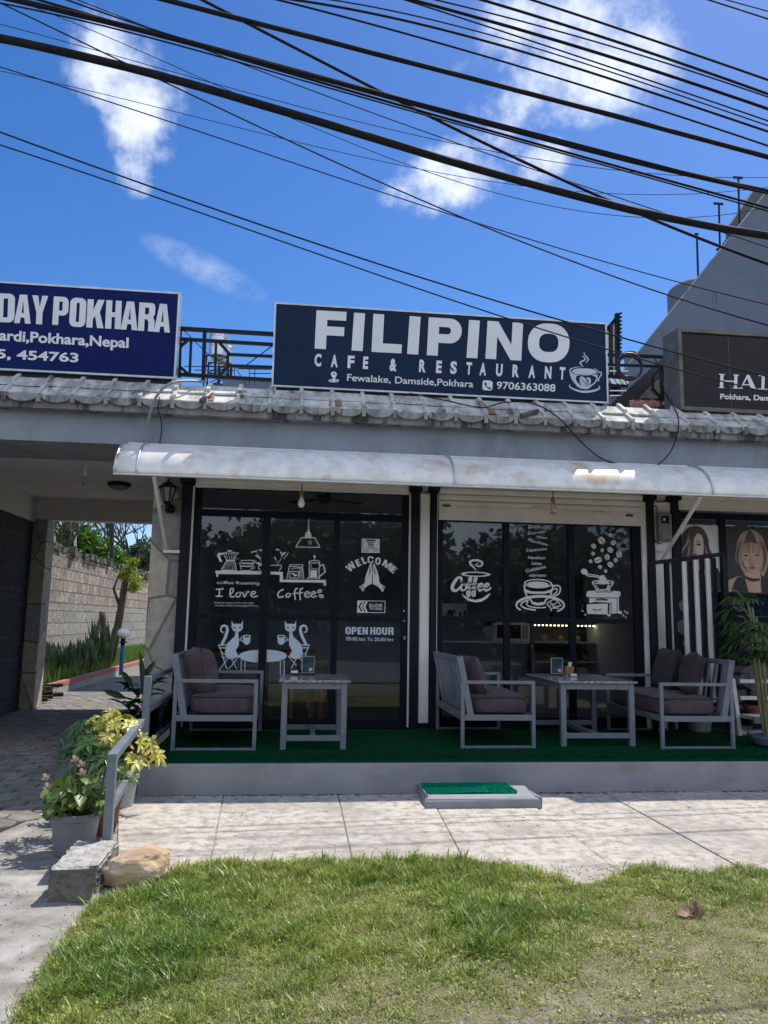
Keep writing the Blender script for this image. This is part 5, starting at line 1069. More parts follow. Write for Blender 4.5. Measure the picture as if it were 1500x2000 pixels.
# cables on the eave
def eavecable(label, pts, r, m):
    return tag(MB().tube(spline(pts, 7), r, 6).build('eave_cable', m, None, smooth=True), label, 'cable')
f = lambda x, y, Y: at(x, y, Y)
eavecable('grey cable looping over the tiled eave at the left and down behind the awning end', [f(400, 746, 1.86), f(368, 744, 1.6), f(335, 748, 1.42), f(310, 768, 1.38), f(295, 800, 1.40), f(288, 835, 1.5), f(286, 868, 1.56)], 0.016, M['cable_grey'])
eavecable('thin black wire hanging from the eave beside the grey cable loop', [f(312, 775, 1.42), f(309, 800, 1.42), f(316, 830, 1.55), f(312, 866, 1.56)], 0.006, M['cable'])
eavecable('black cable drooping from under the cafe sign and across the eave to the awning', [f(800, 768, 1.7), f(870, 782, 1.45), f(940, 796, 1.40), f(985, 786, 1.42), f(1040, 788, 1.40), f(1090, 815, 1.40), f(1130, 858, 1.48), f(1170, 893, 1.55), f(1210, 907, 1.58)], 0.008, M['cable'])
eavecable('thin cable hanging from the brown sign box over the eave down to the awning', [f(1275, 692, 2.2), f(1290, 725, 2.15), f(1300, 770, 1.95), f(1313, 790, 1.75), f(1325, 818, 1.40), f(1322, 850, 1.42), f(1308, 885, 1.5), f(1285, 908, 1.56)], 0.007, M['cable'])
def stub(mb, a, b): mb.tube([a, b], 0.028, 10)
for lb, a, b in (('short dark pipe stub poking out of the left part of the tiled eave', f(393, 783, 1.38), f(412, 768, 1.55)), ('short dark pipe stub lying on the tiled eave below the cup emblem', f(1018, 812, 1.40), f(1050, 803, 1.52))):
    tag(part('pipe_stub', M['steel_worn'], None, lambda mb: stub(mb, a, b), smooth=True), lb, 'pipe')

# ================================================================== PORCH
tag(boxpart('turf_carpet', M['turf'], None, -1.255, 9.5, 0.03, 2.02, FT-0.012, FT+0.006), 'dark green artificial turf carpet covering the porch floor', 'carpet')
def turf_pile(mb):
    for _ in range(9000):
        x = rnd(-1.25, 6.5); y = 0.03 + abs(random.gauss(0, .35)); h = rnd(.008, .018)
        if y > 1.9: continue
        a = rnd(0, PI); d = Vector((math.cos(a), math.sin(a), 0))*.004; p = Vector((x, y, FT+.005)); mb.add([p-d, p+d, p+Vector((rnd(-.008, .008), rnd(-.012, .004), h))], [(0, 1, 2)])
tp_ = part('turf_pile', M['turf'], None, turf_pile); tag(tp_, kind='stuff')

def cushion(mb, x0, x1, y0, y1, z0, z1, puff=0.03, n=8):
    vs = []; fs = []
    # rounded box by superellipsoid sampling
    cx, cy, cz = (x0+x1)/2, (y0+y1)/2, (z0+z1)/2; a, b, c = (x1-x0)/2, (y1-y0)/2, (z1-z0)/2
    NU, NV = 32, 16; e = 0.28
    sg = lambda v, p: math.copysign(abs(v)**p, v)
    for j in range(NV+1):
        ph = -PI/2 + PI*j/NV
        for i in range(NU):
            th = 2*PI*i/NU
            x = sg(math.cos(ph), e)*sg(math.cos(th), e); y = sg(math.cos(ph), e)*sg(math.sin(th), e); z = sg(math.sin(ph), e)
            pz = puff*(1-x*x)*(1-y*y)*z; w_ = mnoise.noise(Vector((x*2+cx*3, y*3, z*2)))*0.012 + mnoise.noise(Vector((x*7, y*9+cx, z*5)))*0.004
            vs.append((cx+a*x, cy+b*y, cz+c*z+pz+w_))
    for j in range(NV):
        for i in range(NU): q = j*NU+i; r_ = j*NU+(i+1) % NU; fs.append((q, r_, r_+NU, q+NU))
    mb.add(vs, fs)
def pillow(mb, c, w_, h, t, tilt, yaw=0.0, n=14, lean_axis='x'):
    """soft square pillow; thickness along local x"""
    vs = []; fs = []
    R_ = Matrix.Rotation(yaw, 3, 'Z') @ Matrix.Rotation(tilt, 3, 'Y')
    for s_ in (1, -1):
        o = len(vs)
        for i in range(n+1):
            for j in range(n+1):
                u = 2*i/n-1; q = 2*j/n-1
                k = ((1-u**4)*(1-q**4))**0.5; pin = 1-0.10*(1-abs(u))**0*0 - 0.07*(1-q*q)*abs(u)**3
                pin2 = 1-0.07*(1-u*u)*abs(q)**3
                p = Vector((s_*t/2*k + 0.012*mnoise.noise(Vector((u*2, q*2, c[0]*5+s_))), u*w_/2*pin, q*h/2*pin2)); vs.append(Vector(c) + R_ @ p)
        for i in range(n):
            for j in range(n):
                a = o+i*(n+1)+j; f_ = (a, a+1, a+n+2, a+n+1); fs.append(f_ if s_ < 0 else f_[::-1])
    mb.add(vs, fs)

def sofa(label, xb, xf, y0, y1, group, dark=False, tr=0.036):
    """xb: back side x, xf: front side x; the sitter faces from xb to xf"""
    s = 1 if xf > xb else -1
    t = thing('sofa', label, 'sofa', ((xb+xf)/2, (y0+y1)/2, FT), group)
    za = 0.93; zs0, zs1 = 0.545, 0.60; zt = 1.16; m = M['grey_metal']
    for y in (y0, y1):
        ya = y if y == y0 else y
        def arm(mb):
            mb.box(min(xb, xf), max(xb, xf), y-tr/2, y+tr/2, za-tr*.9, za)
        part('arm_rest', m, t, arm, bevel=0.003)
        for x in (xb, xf):
            xx = x + (tr/2 if (x == min(xb, xf)) else -tr/2)
            part('leg', m, t, lambda mb: mb.box(xx-tr/2, xx+tr/2, y-tr/2, y+tr/2, FT+.006, za-tr*.9-.001), bevel=0.003)
        part('floor_rail', m, t, lambda mb: mb.box(min(xb, xf)+tr+.001, max(xb, xf)-tr-.001, y-tr*.4, y+tr*.4, FT+.008, FT+.03), bevel=0.003)
    def seat_frame(mb):
        for y in (y0, y1): mb.box(min(xb, xf)+tr+.001, max(xb, xf)-tr-.001, y-tr*.45, y+tr*.45, zs0, zs1)
        for x in (xb+s*.02, xf-s*.02): mb.box(x-.016, x+.016, y0+tr*.5, y1-tr*.5, zs0, zs1)
        mb.box(min(xb, xf)+tr, max(xb, xf)-tr, y0+tr*.5, y1-tr*.5, zs1-.02, zs1-.004)
    part('seat_frame', m, t, seat_frame, bevel=0.002)
    bx0 = xb + s*.10; bx1 = xb + s*(-0.01)
    def back(mb):
        pb = lambda y, z: Vector((bx0 + (bx1-bx0)*(z-zs1)/(zt-zs1), y, z))
        for y in (y0+.01, y1-.01): mb.bar(pb(y, zs1-.03), pb(y, zt), .062, .045)
        mb.bar(pb(y0+.04, zt-.025), pb(y1-.04, zt-.025), .034, .05); mb.bar(pb(y0+.04, zs1+.03), pb(y1-.04, zs1+.03), .034, .05)
        n = 8
        for k in range(n):
            y = y0 + .12 + (y1-y0-.24)*k/(n-1); mb.bar(pb(y, zs1+.03), pb(y, zt-.04), .058, .02, up=(1, 0, 0))
    part('backrest', m, t, back, bevel=0.003)
    x0, x1 = sorted((xb+s*.13, xf-s*.03))
    sc_ = part('seat_cushion', M['cushion'], t, lambda mb: cushion(mb, x0, x1, y0+.03, y1-.03, zs1-.002, zs1+.185, .02), smooth=True)
    def pip(mb):
        for z in (zs1+.162, zs1+.02):
            k_ = .018; xa, xb_, ya, yb = x0+.004, x1-.004, y0+.034, y1-.034
            mb.tube([(xa+k_, ya, z), (xb_-k_, ya, z), (xb_, ya+k_, z), (xb_, yb-k_, z), (xb_-k_, yb, z), (xa+k_, yb, z), (xa, yb-k_, z), (xa, ya+k_, z), (xa+k_, ya, z)], .005, 6)
    part('piping', M['cushion_dark'], sc_, pip, smooth=True)
    return t
GS = 'grey metal sofas with mauve cushions on the porch'
sofa('grey metal sofa with mauve cushion at the left end of the porch', -1.095, -.315, .57, 1.85, GS)
sofa('grey slatted sofa with mauve cushion beside the white pillar', 1.66, 2.415, .67, 2.0, GS)
sofa('grey sofa facing left with its back to the striped screen', 4.475, 3.69, .61, 1.95, GS)
def pil(label, c, w_, h, t, tilt, yaw, dark=False):
    return tag(part('pillow', M['cushion_dark'] if dark else M['cushion'], None, lambda mb: pillow(mb, c, w_, h, t, tilt, yaw), smooth=True), label, 'pillow', 'loose pillows on the porch sofas')
pil('round plump mauve pillow leaning in the corner of the left sofa', (-.90, .93, .985), .50, .46, .30, -.20, .25)
pil('mauve pillow propped against the slatted back of the middle sofa', (1.86, 1.02, .965), .46, .42, .18, .0-.32, .12)
pil('dark brown pillow nearest the camera on the right sofa', (4.24, .98, 1.005), .52, .46, .22, .28, -.5, True)
pil('dark brown pillow behind the nearer one on the right sofa', (4.22, 1.50, 1.015), .54, .48, .20, .25, -.15, True)

def table(label, x0, x1, y0, y1, zt, inset=.03):
    t = thing('table', label, 'table', ((x0+x1)/2, (y0+y1)/2, FT), 'granite topped tables on the porch')
    lw = .055; m = M['grey_metal']; lx0, lx1, ly0, ly1 = x0+inset, x1-inset, y0+inset, y1-inset
    part('table_top', M['granite'], t, lambda mb: mb.box(x0, x1, y0, y1, zt-.022, zt), bevel=0.006)
    def apron(mb):
        zz0, zz1 = zt-.085, zt-.024
        for y in (ly0+.004, ly1-lw+.004): mb.box(lx0+lw+.001, lx1-lw-.001, y, y+lw-.008, zz0, zz1)
        for x in (lx0+.004, lx1-lw+.004): mb.box(x, x+lw-.008, ly0+lw+.001, ly1-lw-.001, zz0, zz1)
    part('apron', m, t, apron, bevel=0.002)
    for x in (lx0, lx1-lw):
        for y in (ly0, ly1-lw): part('leg', m, t, lambda mb: mb.box(x, x+lw, y, y+lw, FT+.006, zt-.024), bevel=0.003)
    def stretch(mb):
        z0, z1 = FT+.085, FT+.135
        for y in (ly0+.006, ly1-lw+.006): mb.box(lx0+lw+.001, lx1-lw-.001, y, y+lw-.012, z0, z1)
        xc = (lx0+lx1)/2; mb.box(xc-.024, xc+.024, ly0+lw-.004, ly1-lw+.004, z0+.002, z1-.002)
    part('stretcher', m, t, stretch, bevel=0.002)
    return t
table('small granite topped table with grey steel legs right of the left sofa', -.122, .563, .58, 1.45, .926)
table('larger granite topped table between the middle and right sofas', 2.69, 3.53, .74, 1.87, .926)
def stand_card(label, x, y, z, w_, h):
    t = thing('menu_stand', label, 'menu stand', (x, y, z), 'menu stands on the porch tables')
    part('frame', M['glass_clear'], t, lambda mb: mb.box(x-w_/2-.008, x+w_/2+.008, y-.004, y-.001, z+.018, z+h+.012))
    part('card', M['menu_teal'], t, lambda mb: mb.box(x-w_/2, x+w_/2, y, y+.004, z+.024, z+h))
    part('edge', M['card'], t, lambda mb: trim(mb, x-w_/2-.007, x+w_/2+.007, z+.018, z+h+.008, y-.003, y+.005, .006))
    part('base', M['sign_navy'], t, lambda mb: mb.box(x-w_/2-.012, x+w_/2+.012, y-.03, y+.035, z+.001, z+.017), bevel=.003)
    part('print', M['card'], t, lambda mb: [mb.box(x+w_*.1, x+w_*.4, y-.0055, y-.0045, z+.04+k*.012, z+.047+k*.012) for k in range(3)])
def tpos(px, py, z=.926): return atz(px, py, z)
p = tpos(601, 1318); stand_card('teal menu card in a clear stand on the small left table', p.x, p.y, .926, .115, .185)
p = tpos(1088, 1319); stand_card('smaller menu card stand on the larger right table', p.x, p.y, .926, .12, .185)
def box_holder(label, px, py, w_, h, m, m2, napkin):
    p = tpos(px, py); t = thing('table_holder', label, 'holder', (p.x, p.y, .926))
    part('body', m, t, lambda mb: mb.box(p.x-w_/2, p.x+w_/2, p.y-.04, p.y+.04, .927, .927+h), bevel=.004)
    if m2: part('label_band', m2, t, lambda mb: mb.box(p.x-w_/2+.006, p.x+w_/2-.006, p.y-.0425, p.y-.041, .927+h*.35, .927+h*.85))
    if napkin: part('napkin', M['card'], t, lambda mb: mb.bar((p.x, p.y, .927+h*.5), (p.x+.02, p.y, .927+h+.05), .035, .02))
box_holder('small black tin with a pale band on the left table beside the menu card', 575, 1318, .085, .055, M['black_metal'], M['card'], False)
tag(part('sauce_bottle', M['black_metal'], None, lambda mb: (lambda p: mb.lathe([(.024, 0), (.026, .01), (.026, .07), (.012, .095), (.011, .125), (.013, .127), (.013, .142), (.002, .145)], (p.x, p.y, .927), 14))(tpos(583, 1313)), smooth=True), 'dark bottle standing behind the tin on the left table', 'bottle')
box_holder('orange wooden napkin box with a napkin sticking out on the larger table', 1111, 1316, .10, .085, M['wood'], None, True)
box_holder('small silver tin in front of the napkin box on the larger table', 1118, 1322, .075, .035, M['tank'], M['card'], False)

# step and mat
st = MB(); zz = .088
st.add([(1.13, .0, -.02), (2.07, .0, -.02), (2.08, -.55, -.02), (1.10, -.55, -.02), (1.135, -.003, zz), (2.06, -.003, zz), (2.045, -.50, zz-.004), (1.13, -.50, zz-.004), (2.075, -.545, zz-.02), (1.105, -.545, zz-.02)],
       [(4, 5, 6, 7), (7, 6, 8, 9), (9, 8, 2, 3), (0, 3, 9, 7, 4), (1, 5, 6, 8, 2), (0, 4, 5, 1)])
tag(st.build('door_step', M['plinth'], None, bevel=.012, seg=3), 'low grey concrete step set against the porch plinth', 'step')
def dmat(mb):
    NX, NY_ = 46, 24; vs = []
    for i in range(NX+1):
        for j in range(NY_+1):
            x = 1.15+.76*i/NX; y = -.06-.36*j/NY_; vs.append((x + .004*math.sin(j*2), y+.003*math.sin(i*1.7), zz+.010+.004*math.sin(x*9)+.0015*random.random()))
    fs = [(i*(NY_+1)+j, i*(NY_+1)+j+1, (i+1)*(NY_+1)+j+1, (i+1)*(NY_+1)+j) for i in range(NX) for j in range(NY_)]; mb.add(vs, fs)
    for _ in range(5000):
        x = rnd(1.15, 1.91); y = rnd(-.42, -.06); d = Vector((rnd(-1, 1), rnd(-1, 1), 0))*.003; p = Vector((x, y, zz+.01)); mb.add([p-d, p+d, p+Vector((rnd(-.005, .005), rnd(-.005, .005), .009))], [(0, 1, 2)])
o = part('door_mat', M['mat_green'], None, dmat); sm = o.modifiers.new('t', 'SOLIDIFY'); sm.thickness = .006
tag(o, 'bright green bristle mat lying on the concrete step', 'mat')

# handrails
hr = thing('handrail', 'sunlit grey square tube handrail along the left side of the sidewalk', 'handrail', (-1.14, -.9, 0))
m = M['grey_metal']; A = Vector((-1.112, -1.75, 0)); B = Vector((-1.262, .02, 0))
z_ = lambda P, z: Vector((P.x, P.y, z))
part('post', m, hr, lambda mb: mb.bar(z_(A, -.01), z_(A, .59), .055, .055), bevel=.004)
part('top_rail', m, hr, lambda mb: mb.bar(z_(A, .615)+Vector((0, -.0275, 0)), z_(B, .615)+Vector((0, -.05, 0)), .058, .05), bevel=.004)
part('lower_rail', m, hr, lambda mb: mb.bar(z_(A, .305)+Vector((0, .03, 0)), z_(B, .305)+Vector((0, -.03, 0)), .045, .045), bevel=.004)
part('base_plate', M['card'], hr, lambda mb: mb.box(A.x-.05, A.x+.07, A.y-.05, A.y+.05, .003, .012))
pr = thing('porch_railing', 'shaded grey railing with glass closing the left end of the porch', 'railing', (-1.23, 1, FT))
part('post', m, pr, lambda mb: mb.box(-1.275, -1.215, .04, .10, FT+.006, .99), bevel=.004)
for z in (.965, .70, .40): part('rail', m, pr, lambda mb: mb.box(-1.268, -1.222, .101, 2.02, z-.022, z+.022), bevel=.003)
part('glass_panel', M['glass_clear'], pr, lambda mb: mb.box(-1.248, -1.242, .12, 2.0, .425, .675)); 

# striped screen at the right of the sofa
gx = thing('striped_screen', 'black framed screen with white and black vertical slats behind the right sofa', 'screen', (4.3, 2.0, FT))
SA = at(1272, 1100, 1.75); SB = at(1412, 1082, 1.15); 
def scp(t, z): return Vector((SA.x+(SB.x-SA.x)*t, SA.y+(SB.y-SA.y)*t, z))
part('top_rail', M['black_metal'], gx, lambda mb: mb.bar(scp(-.02, SA.z), scp(1.02, SB.z), .04, .042))
part('side_post', M['black_metal'], gx, lambda mb: mb.bar(scp(.22, FT), scp(.22, SA.z-.0), .05, .05))
part('side_post', M['black_metal'], gx, lambda mb: mb.bar(scp(1.0, FT), scp(1.0, SB.z-.03), .05, .06))
part('side_post', M['black_metal'], gx, lambda mb: mb.bar(scp(-.02, FT), scp(-.02, SA.z-.02), .05, .05))
for k, tt in enumerate((.31, .47, .55, .63, .71, .79, .87)):
    zt = SA.z+(SB.z-SA.z)*tt-.03; part('slat', M['white_wall'] if k % 2 else M['black_metal'], gx, lambda mb: mb.bar(scp(tt, FT+.4), scp(tt, zt), .045, .03))
part('slat', M['white_wall'], gx, lambda mb: mb.bar(scp(.30, FT+.4), scp(.30, SA.z-.03), .035, .03))

# meter, lamp, bulbs
mt = thing('electric_meter', 'grey electricity meter box with looping black wires on the white pillar', 'meter', (4.52, 2.05, 2.7))
a = at(1281, 1003, 2.05); b = at(1308, 1058, 2.05)
part('case', M['meter'], mt, lambda mb: mb.box(a.x, b.x, 1.97, 2.068, b.z, a.z), bevel=.012)
part('window', M['smoke_panel'], mt, lambda mb: mb.box(a.x+.03, b.x-.04, 1.964, 1.969, a.z-.13, a.z-.04)); part('dial', M['card'], mt, lambda mb: mb.box(a.x+.05, b.x-.09, 1.961, 1.9635, a.z-.10, a.z-.07))
part('terminal_cover', M['meter'], mt, lambda mb: mb.box(a.x+.02, b.x-.02, 1.955, 1.969, b.z+.02, b.z+.11), bevel=.004)
part('wire', M['cable'], mt, lambda mb: [mb.tube(spline([f(1278, 975, 2.05), f(1272, 1000, 2.03), f(1270, 1030, 2.03), f(1278, 1055, 2.03), f(1290, 1062, 2.03)], 6), .008, 6), mb.tube(spline([f(1275, 970, 2.05), f(1285, 980, 2.02), f(1300, 978, 2.03), f(1305, 968, 2.05)], 6), .006, 6), mb.tube(spline([f(1268, 985, 2.05), f(1282, 990, 2.03), f(1284, 1005, 2.03)], 6), .006, 6)], smooth=True)
v = Vinyl(2.0655); v.text('75[27', (1273, 1079), (1297, 1081), 5, 0.01); tag(v.build('pencilled_number', M['meter'], None), 'faint hand written number on the white pillar under the meter', 'writing')
wl = thing('wall_lantern', 'black carriage wall lantern on the stone pillar', 'lantern', (-1.49, 2.05, 2.75))
c = at(329, 965, 2.0)
part('back_plate', M['black_metal'], wl, lambda mb: mb.lathe([(.04, -.05), (.055, -.03), (.055, .03), (.03, .05)], (c.x+.015, 2.06, c.z-.16), 14), smooth=True)
part('arm', M['black_metal'], wl, lambda mb: mb.tube(spline([(c.x+.015, 2.06, c.z-.16), (c.x+.01, 1.99, c.z-.20), (c.x, 1.95, c.z-.15), (c.x, 1.95, c.z-.10)], 6), .014, 8), smooth=True)
def hexa(mb, prof): mb.lathe(prof, (c.x, 1.95, c.z), 6)
part('shade', M['lamp_glass'], wl, lambda mb: hexa(mb, [(.045, -.10), (.085, .06)]))
part('cap', M['black_metal'], wl, lambda mb: hexa(mb, [(.115, .06), (.11, .075), (.05, .12), (.02, .14), (.012, .17), (.004, .18)]))
def cage(mb):
    for k in range(6):
        t = PI/3*k; mb.bar((c.x+.047*math.cos(t), 1.95+.047*math.sin(t), c.z-.10), (c.x+.089*math.cos(t), 1.95+.089*math.sin(t), c.z+.06), .012)
    mb.lathe([(.03, -.125), (.055, -.10), (.05, -.095)], (c.x, 1.95, c.z), 6)
part('cage', M['black_metal'], wl, cage)
def bulb(label, x, y, z, m, hold, clear=False, drop=.12):
    t = thing('light_bulb', label, 'light bulb', (x, y, z))
    part('holder', hold, t, lambda mb: (mb.tube([(x, y, z+drop), (x, y, z+.05)], .008, 6), mb.lathe([(.014, .05), (.024, .04), (.024, .0), (.02, -.02)], (x, y, z), 14)), smooth=True)
    part('globe', m, t, lambda mb: mb.lathe([(.018, -.018), (.02, -.04), (.036, -.075), (.04, -.10), (.03, -.13), (.012, -.142), (.002, -.144)], (x, y, z), 16), smooth=True)
p = at(589, 972, 1.5); bulb('white bulb in an orange holder hanging over the sliding door', p.x, 1.5, p.z+.03, M['bulb'], M['brass'])
p = at(1080, 985, 1.5); bulb('clear bulb in an orange holder hanging over the window bay', p.x, 1.5, p.z+.03, M['clear'], M['brass'])
p = at(166, 935, 3.0); bulb('clear bulb hanging from the passage ceiling', p.x, 3.0, p.z+.06, M['clear'], M['white_wall'], drop=.14)
p = at(232, 958, 4.6)
cl = thing('ceiling_lamp', 'round dark ceiling lamp near the rear of the passage ceiling', 'ceiling lamp', (p.x, 4.6, 3.45))
part('ring', M['black_metal'], cl, lambda mb: mb.lathe([(.16, -.05), (.17, -.03), (.16, -.002)], (p.x, 4.6, 3.453), 24)); part('bowl', M['meter'], cl, lambda mb: mb.lathe([(.14, -.05), (.12, -.085), (.07, -.11), (.01, -.118)], (p.x, 4.6, 3.453), 24), smooth=True)

# ================================================================== SALON WINDOW (posters behind the glass)
def poster(label, x0, y0, x1, y1, paper, kind):
    Y = YS+0.02; a = at(x0, y0, Y); b = at(x1, y1, Y)
    t = thing('poster', label, 'poster', ((a.x+b.x)/2, Y, b.z))
    part('paper', paper, t, lambda mb: mb.box(a.x, b.x, Y, Y+.006, b.z, a.z))
    return t, Y
# the posters are stuck on the outside of a board filling the salon window
C5 = (1300, 1000, 7.5)
YP = YS-0.02
def pst(label, pts, paper):
    t = thing('poster', label, 'poster', (at(pts[0][0]/7.5+1300, pts[0][1]/7.5+1000, YP).x, YP, 1.9), 'salon window posters')
    return t
def pv(t, name, m, off, *fs):
    v = Vinyl(YP-off, C5)
    for f_ in fs: f_(v)
    return v.build(name, m, t)
t = pst('pale poster of a woman with wavy brown hair over one eye', [(110, 180)], None)
pv(t, 'paper', M['poster_w'], 0, lambda v: v.fill([(108, 176), (826, 202), (850, 1165), (130, 1150)]))
pv(t, 'hair', M['hair_b'], .002, lambda v: v.fill([(420, 202), (500, 215), (560, 260), (600, 330), (630, 420), (640, 520), (690, 640), (700, 800), (640, 880), (620, 960), (540, 960), (520, 800), (400, 820), (350, 960), (300, 900), (200, 880), (150, 700), (150, 620), (210, 480), (220, 380), (260, 300), (330, 230)], smooth=True))
pv(t, 'face', M['skin_w'], .005, lambda v: v.fill([(400, 330), (470, 310), (530, 350), (555, 440), (556, 560), (545, 640), (500, 690), (440, 690), (400, 640), (410, 560), (385, 440)], smooth=True), lambda v: v.fill([(420, 690), (500, 680), (520, 830), (400, 830)]))
pv(t, 'hair_fringe', M['hair_b'], .008, lambda v: v.fill([(330, 250), (430, 250), (470, 300), (420, 380), (410, 480), (400, 600), (380, 700), (340, 860), (300, 700), (300, 450)], smooth=True))
pv(t, 'hair_streak', M['hair_f'], .0105, lambda v: v.line([(330, 330), (320, 450), (250, 560), (235, 690)], [10, 24, 26, 12], smooth=True), lambda v: v.line([(345, 400), (350, 520), (325, 640), (340, 700)], [8, 20, 24, 8], smooth=True), lambda v: v.line([(575, 480), (600, 600), (660, 760), (640, 860)], [8, 20, 26, 8], smooth=True), lambda v: v.line([(560, 820), (575, 900), (560, 950)], [10, 24, 8]))
pv(t, 'eye_and_brow', M['ink'], .0105, lambda v: v.line([(442, 440), (470, 428), (510, 428)], [4, 12, 5]), lambda v: v.oval((485, 476), 32, 14, 16), lambda v: v.line([(415, 572), (440, 580), (452, 570)], 7))
pv(t, 'lips', M['lip'], .0105, lambda v: v.fill([(400, 620), (425, 600), (470, 612), (430, 650), (405, 648)]))
pv(t, 'cheek_shade', M['skin_t'], .0075, lambda v: v.fill([(405, 430), (425, 470), (430, 540), (415, 572), (430, 600), (405, 612), (395, 520)], smooth=True), lambda v: v.line([(545, 640), (505, 682), (450, 690)], [3, 14, 4], smooth=True))
pv(t, 'hair_strand', M['poster_d'], .0115, *[(lambda v, k=k: v.line([(300-k*14+rnd(-5, 5), 300+k*18), (265-k*12, 480+k*10), (240-k*8+rnd(-20, 20), 640), (250-k*10, 850)], [3, 7, 6, 2], smooth=True)) for k in range(6)], *[(lambda v, k=k: v.line([(560+k*8, 330+k*12), (590+k*12, 520), (650+k*10, 700), (640+k*14, 860)], [2, 6, 6, 2], smooth=True)) for k in range(3)])
pv(t, 'dress', M['ink'], .007, lambda v: v.fill([(190, 830), (400, 820), (430, 850), (640, 820), (760, 820), (800, 900), (812, 1158), (140, 1148)]))
t = pst('dark poster of a woman with a strawberry blond bob and black choker', [(830, 205)], None)
pv(t, 'paper', M['poster_d'], 0, lambda v: v.fill([(834, 204), (1960, 236), (1990, 1200), (880, 1165)]))
pv(t, 'hair', M['hair_f'], .002, lambda v: v.fill([(1230, 258), (1330, 285), (1420, 380), (1460, 500), (1500, 640), (1490, 800), (1430, 940), (1380, 900), (1180, 930), (1130, 860), (1040, 740), (1020, 640), (1040, 500), (1060, 400), (1120, 310)], smooth=True))
pv(t, 'hair_parting', M['hair_b'], .005, lambda v: v.fill([(1210, 270), (1260, 280), (1320, 400), (1340, 470), (1250, 480), (1160, 470), (1170, 380)], smooth=True))
pv(t, 'face', M['skin_t'], .005, lambda v: v.fill([(1110, 560), (1200, 540), (1400, 560), (1410, 680), (1390, 780), (1340, 860), (1280, 905), (1220, 880), (1150, 800), (1118, 690)], smooth=True))
pv(t, 'neck', M['skin_t'], .004, lambda v: v.fill([(1180, 860), (1380, 860), (1400, 1000), (1700, 1060), (1750, 1195), (920, 1168), (920, 1000), (1060, 940), (1160, 960)]))
pv(t, 'fringe', M['hair_f'], .009, lambda v: v.fill([(1120, 470), (1250, 440), (1390, 480), (1430, 620), (1380, 610), (1300, 600), (1200, 605), (1100, 630)]))
pv(t, 'face_shade', M['lip'], .010, lambda v: v.line([(1238, 650), (1232, 720), (1240, 755)], [2, 8, 3], smooth=True), lambda v: v.line([(1120, 700), (1160, 800), (1230, 880)], [4, 16, 5], smooth=True))
pv(t, 'hair_strand', M['hair_b'], .0125, *[(lambda v, k=k: v.line([(1130-k*16, 380+k*14), (1085-k*10, 540), (1070-k*6, 700), (1110-k*4, 830)], [2, 7, 7, 2], smooth=True)) for k in range(4)], *[(lambda v, k=k: v.line([(1370+k*16, 380+k*14), (1430+k*10, 540), (1450+k*7, 700), (1410+k*4, 880)], [2, 7, 7, 2], smooth=True)) for k in range(4)], *[(lambda v, k=k: v.line([(1150+k*44, 460), (1140+k*46, 590)], [6, 3])) for k in range(6)])
pv(t, 'eyes', M['ink'], .011, lambda v: v.oval((1180, 635), 34, 10, 14), lambda v: v.oval((1345, 632), 34, 10, 14), lambda v: v.line([(1235, 760), (1265, 770), (1295, 758)], 6))
pv(t, 'lips', M['lip'], .011, lambda v: v.oval((1270, 815), 48, 24, 18))
pv(t, 'choker_and_dress', M['ink'], .012, lambda v: v.line([(1165, 950), (1270, 995), (1380, 985)], [26, 42, 30], smooth=True), lambda v: v.fill([(970, 1165), (1010, 1030), (1060, 950), (1160, 960), (1215, 1172)]), lambda v: v.fill([(1400, 990), (1480, 980), (1700, 1060), (1740, 1195), (1410, 1180)]))
board = MB(); a = at(1316, 1020, YS+.0); board.box(4.78, 8.45, YP+.006, YP+.012, 1.93, 2.755); board.build('poster_board', M['black_flat'], salon_front)
lowb = MB(); lowb.box(4.78, 8.45, 2.20, 2.21, FT+.1, 1.92); lowb.build('lower_panel', M['sign_navy'], salon_front)
pv2 = Vinyl(2.195); pv2.line([(1403, 1157), (1500, 1161)], 1.5); pv2.line([(1320, 1152), (1412, 1156)], 1.5); pv2.line([(1428, 1202), (1500, 1205)], 1.2)
pv2.oval((1478, 1245), 35, 32, 32); pv2.oval((1480, 1322), 34, 26, 28); pv2.oval((1372, 1240), 22, 16, 24); pv2.line([(1335, 1250), (1400, 1245)], 3); pv2.fill([(1345, 1262), (1400, 1262), (1395, 1280), (1350, 1280)])
pv2.build('window_graphics', M['meter'], salon_front)
v = Vinyl(2.193); v.text('SI', (1424, 1181), (1440, 1181.5), 9, 0.03); v.text('00', (1427, 1194), (1450, 1195), 10, 0.04); v.build('faint_lettering', M['meter'], salon_front)

# ================================================================== INTERIOR seen through the glass
dc = thing('display_case', 'glass cake display case with a strip of warm lights behind the window bay', 'display case', (3.35, 4.2, FT))
YD = 4.1
p0 = at(1040, 1218, YD); p1 = at(1178, 1335, YD); X0, X1 = p0.x, p1.x; Zt = p0.z; 
part('frame', M['meter'], dc, lambda mb: [mb.box(x-.02, x+.02, y-.02, y+.02, FT, Zt) for x in (X0, X1) for y in (YD, YD+.6)] + [mb.box(X0, X1, YD-.02, YD+.62, Zt, Zt+.03), mb.box(X0, X1, YD, YD+.6, FT, p1.z)])
for k, z in enumerate((p0.z-.27, p0.z-.55)): part('shelf', M['int_white'], dc, lambda mb: mb.box(X0+.025, X1-.025, YD+.01, YD+.58, z-.012, z+.01))
part('back_panel', M['neigh_b'], dc, lambda mb: mb.box(X0+.02, X1-.02, YD+.585, YD+.6, p1.z, Zt-.005))
def leds(mb):
    for k in range(17): x = X0+.05+(X1-X0-.1)*k/16; mb.box(x-.009, x+.009, YD+.03, YD+.05, Zt-.03, Zt-.012)
part('led_strip', M['led'], dc, leds)
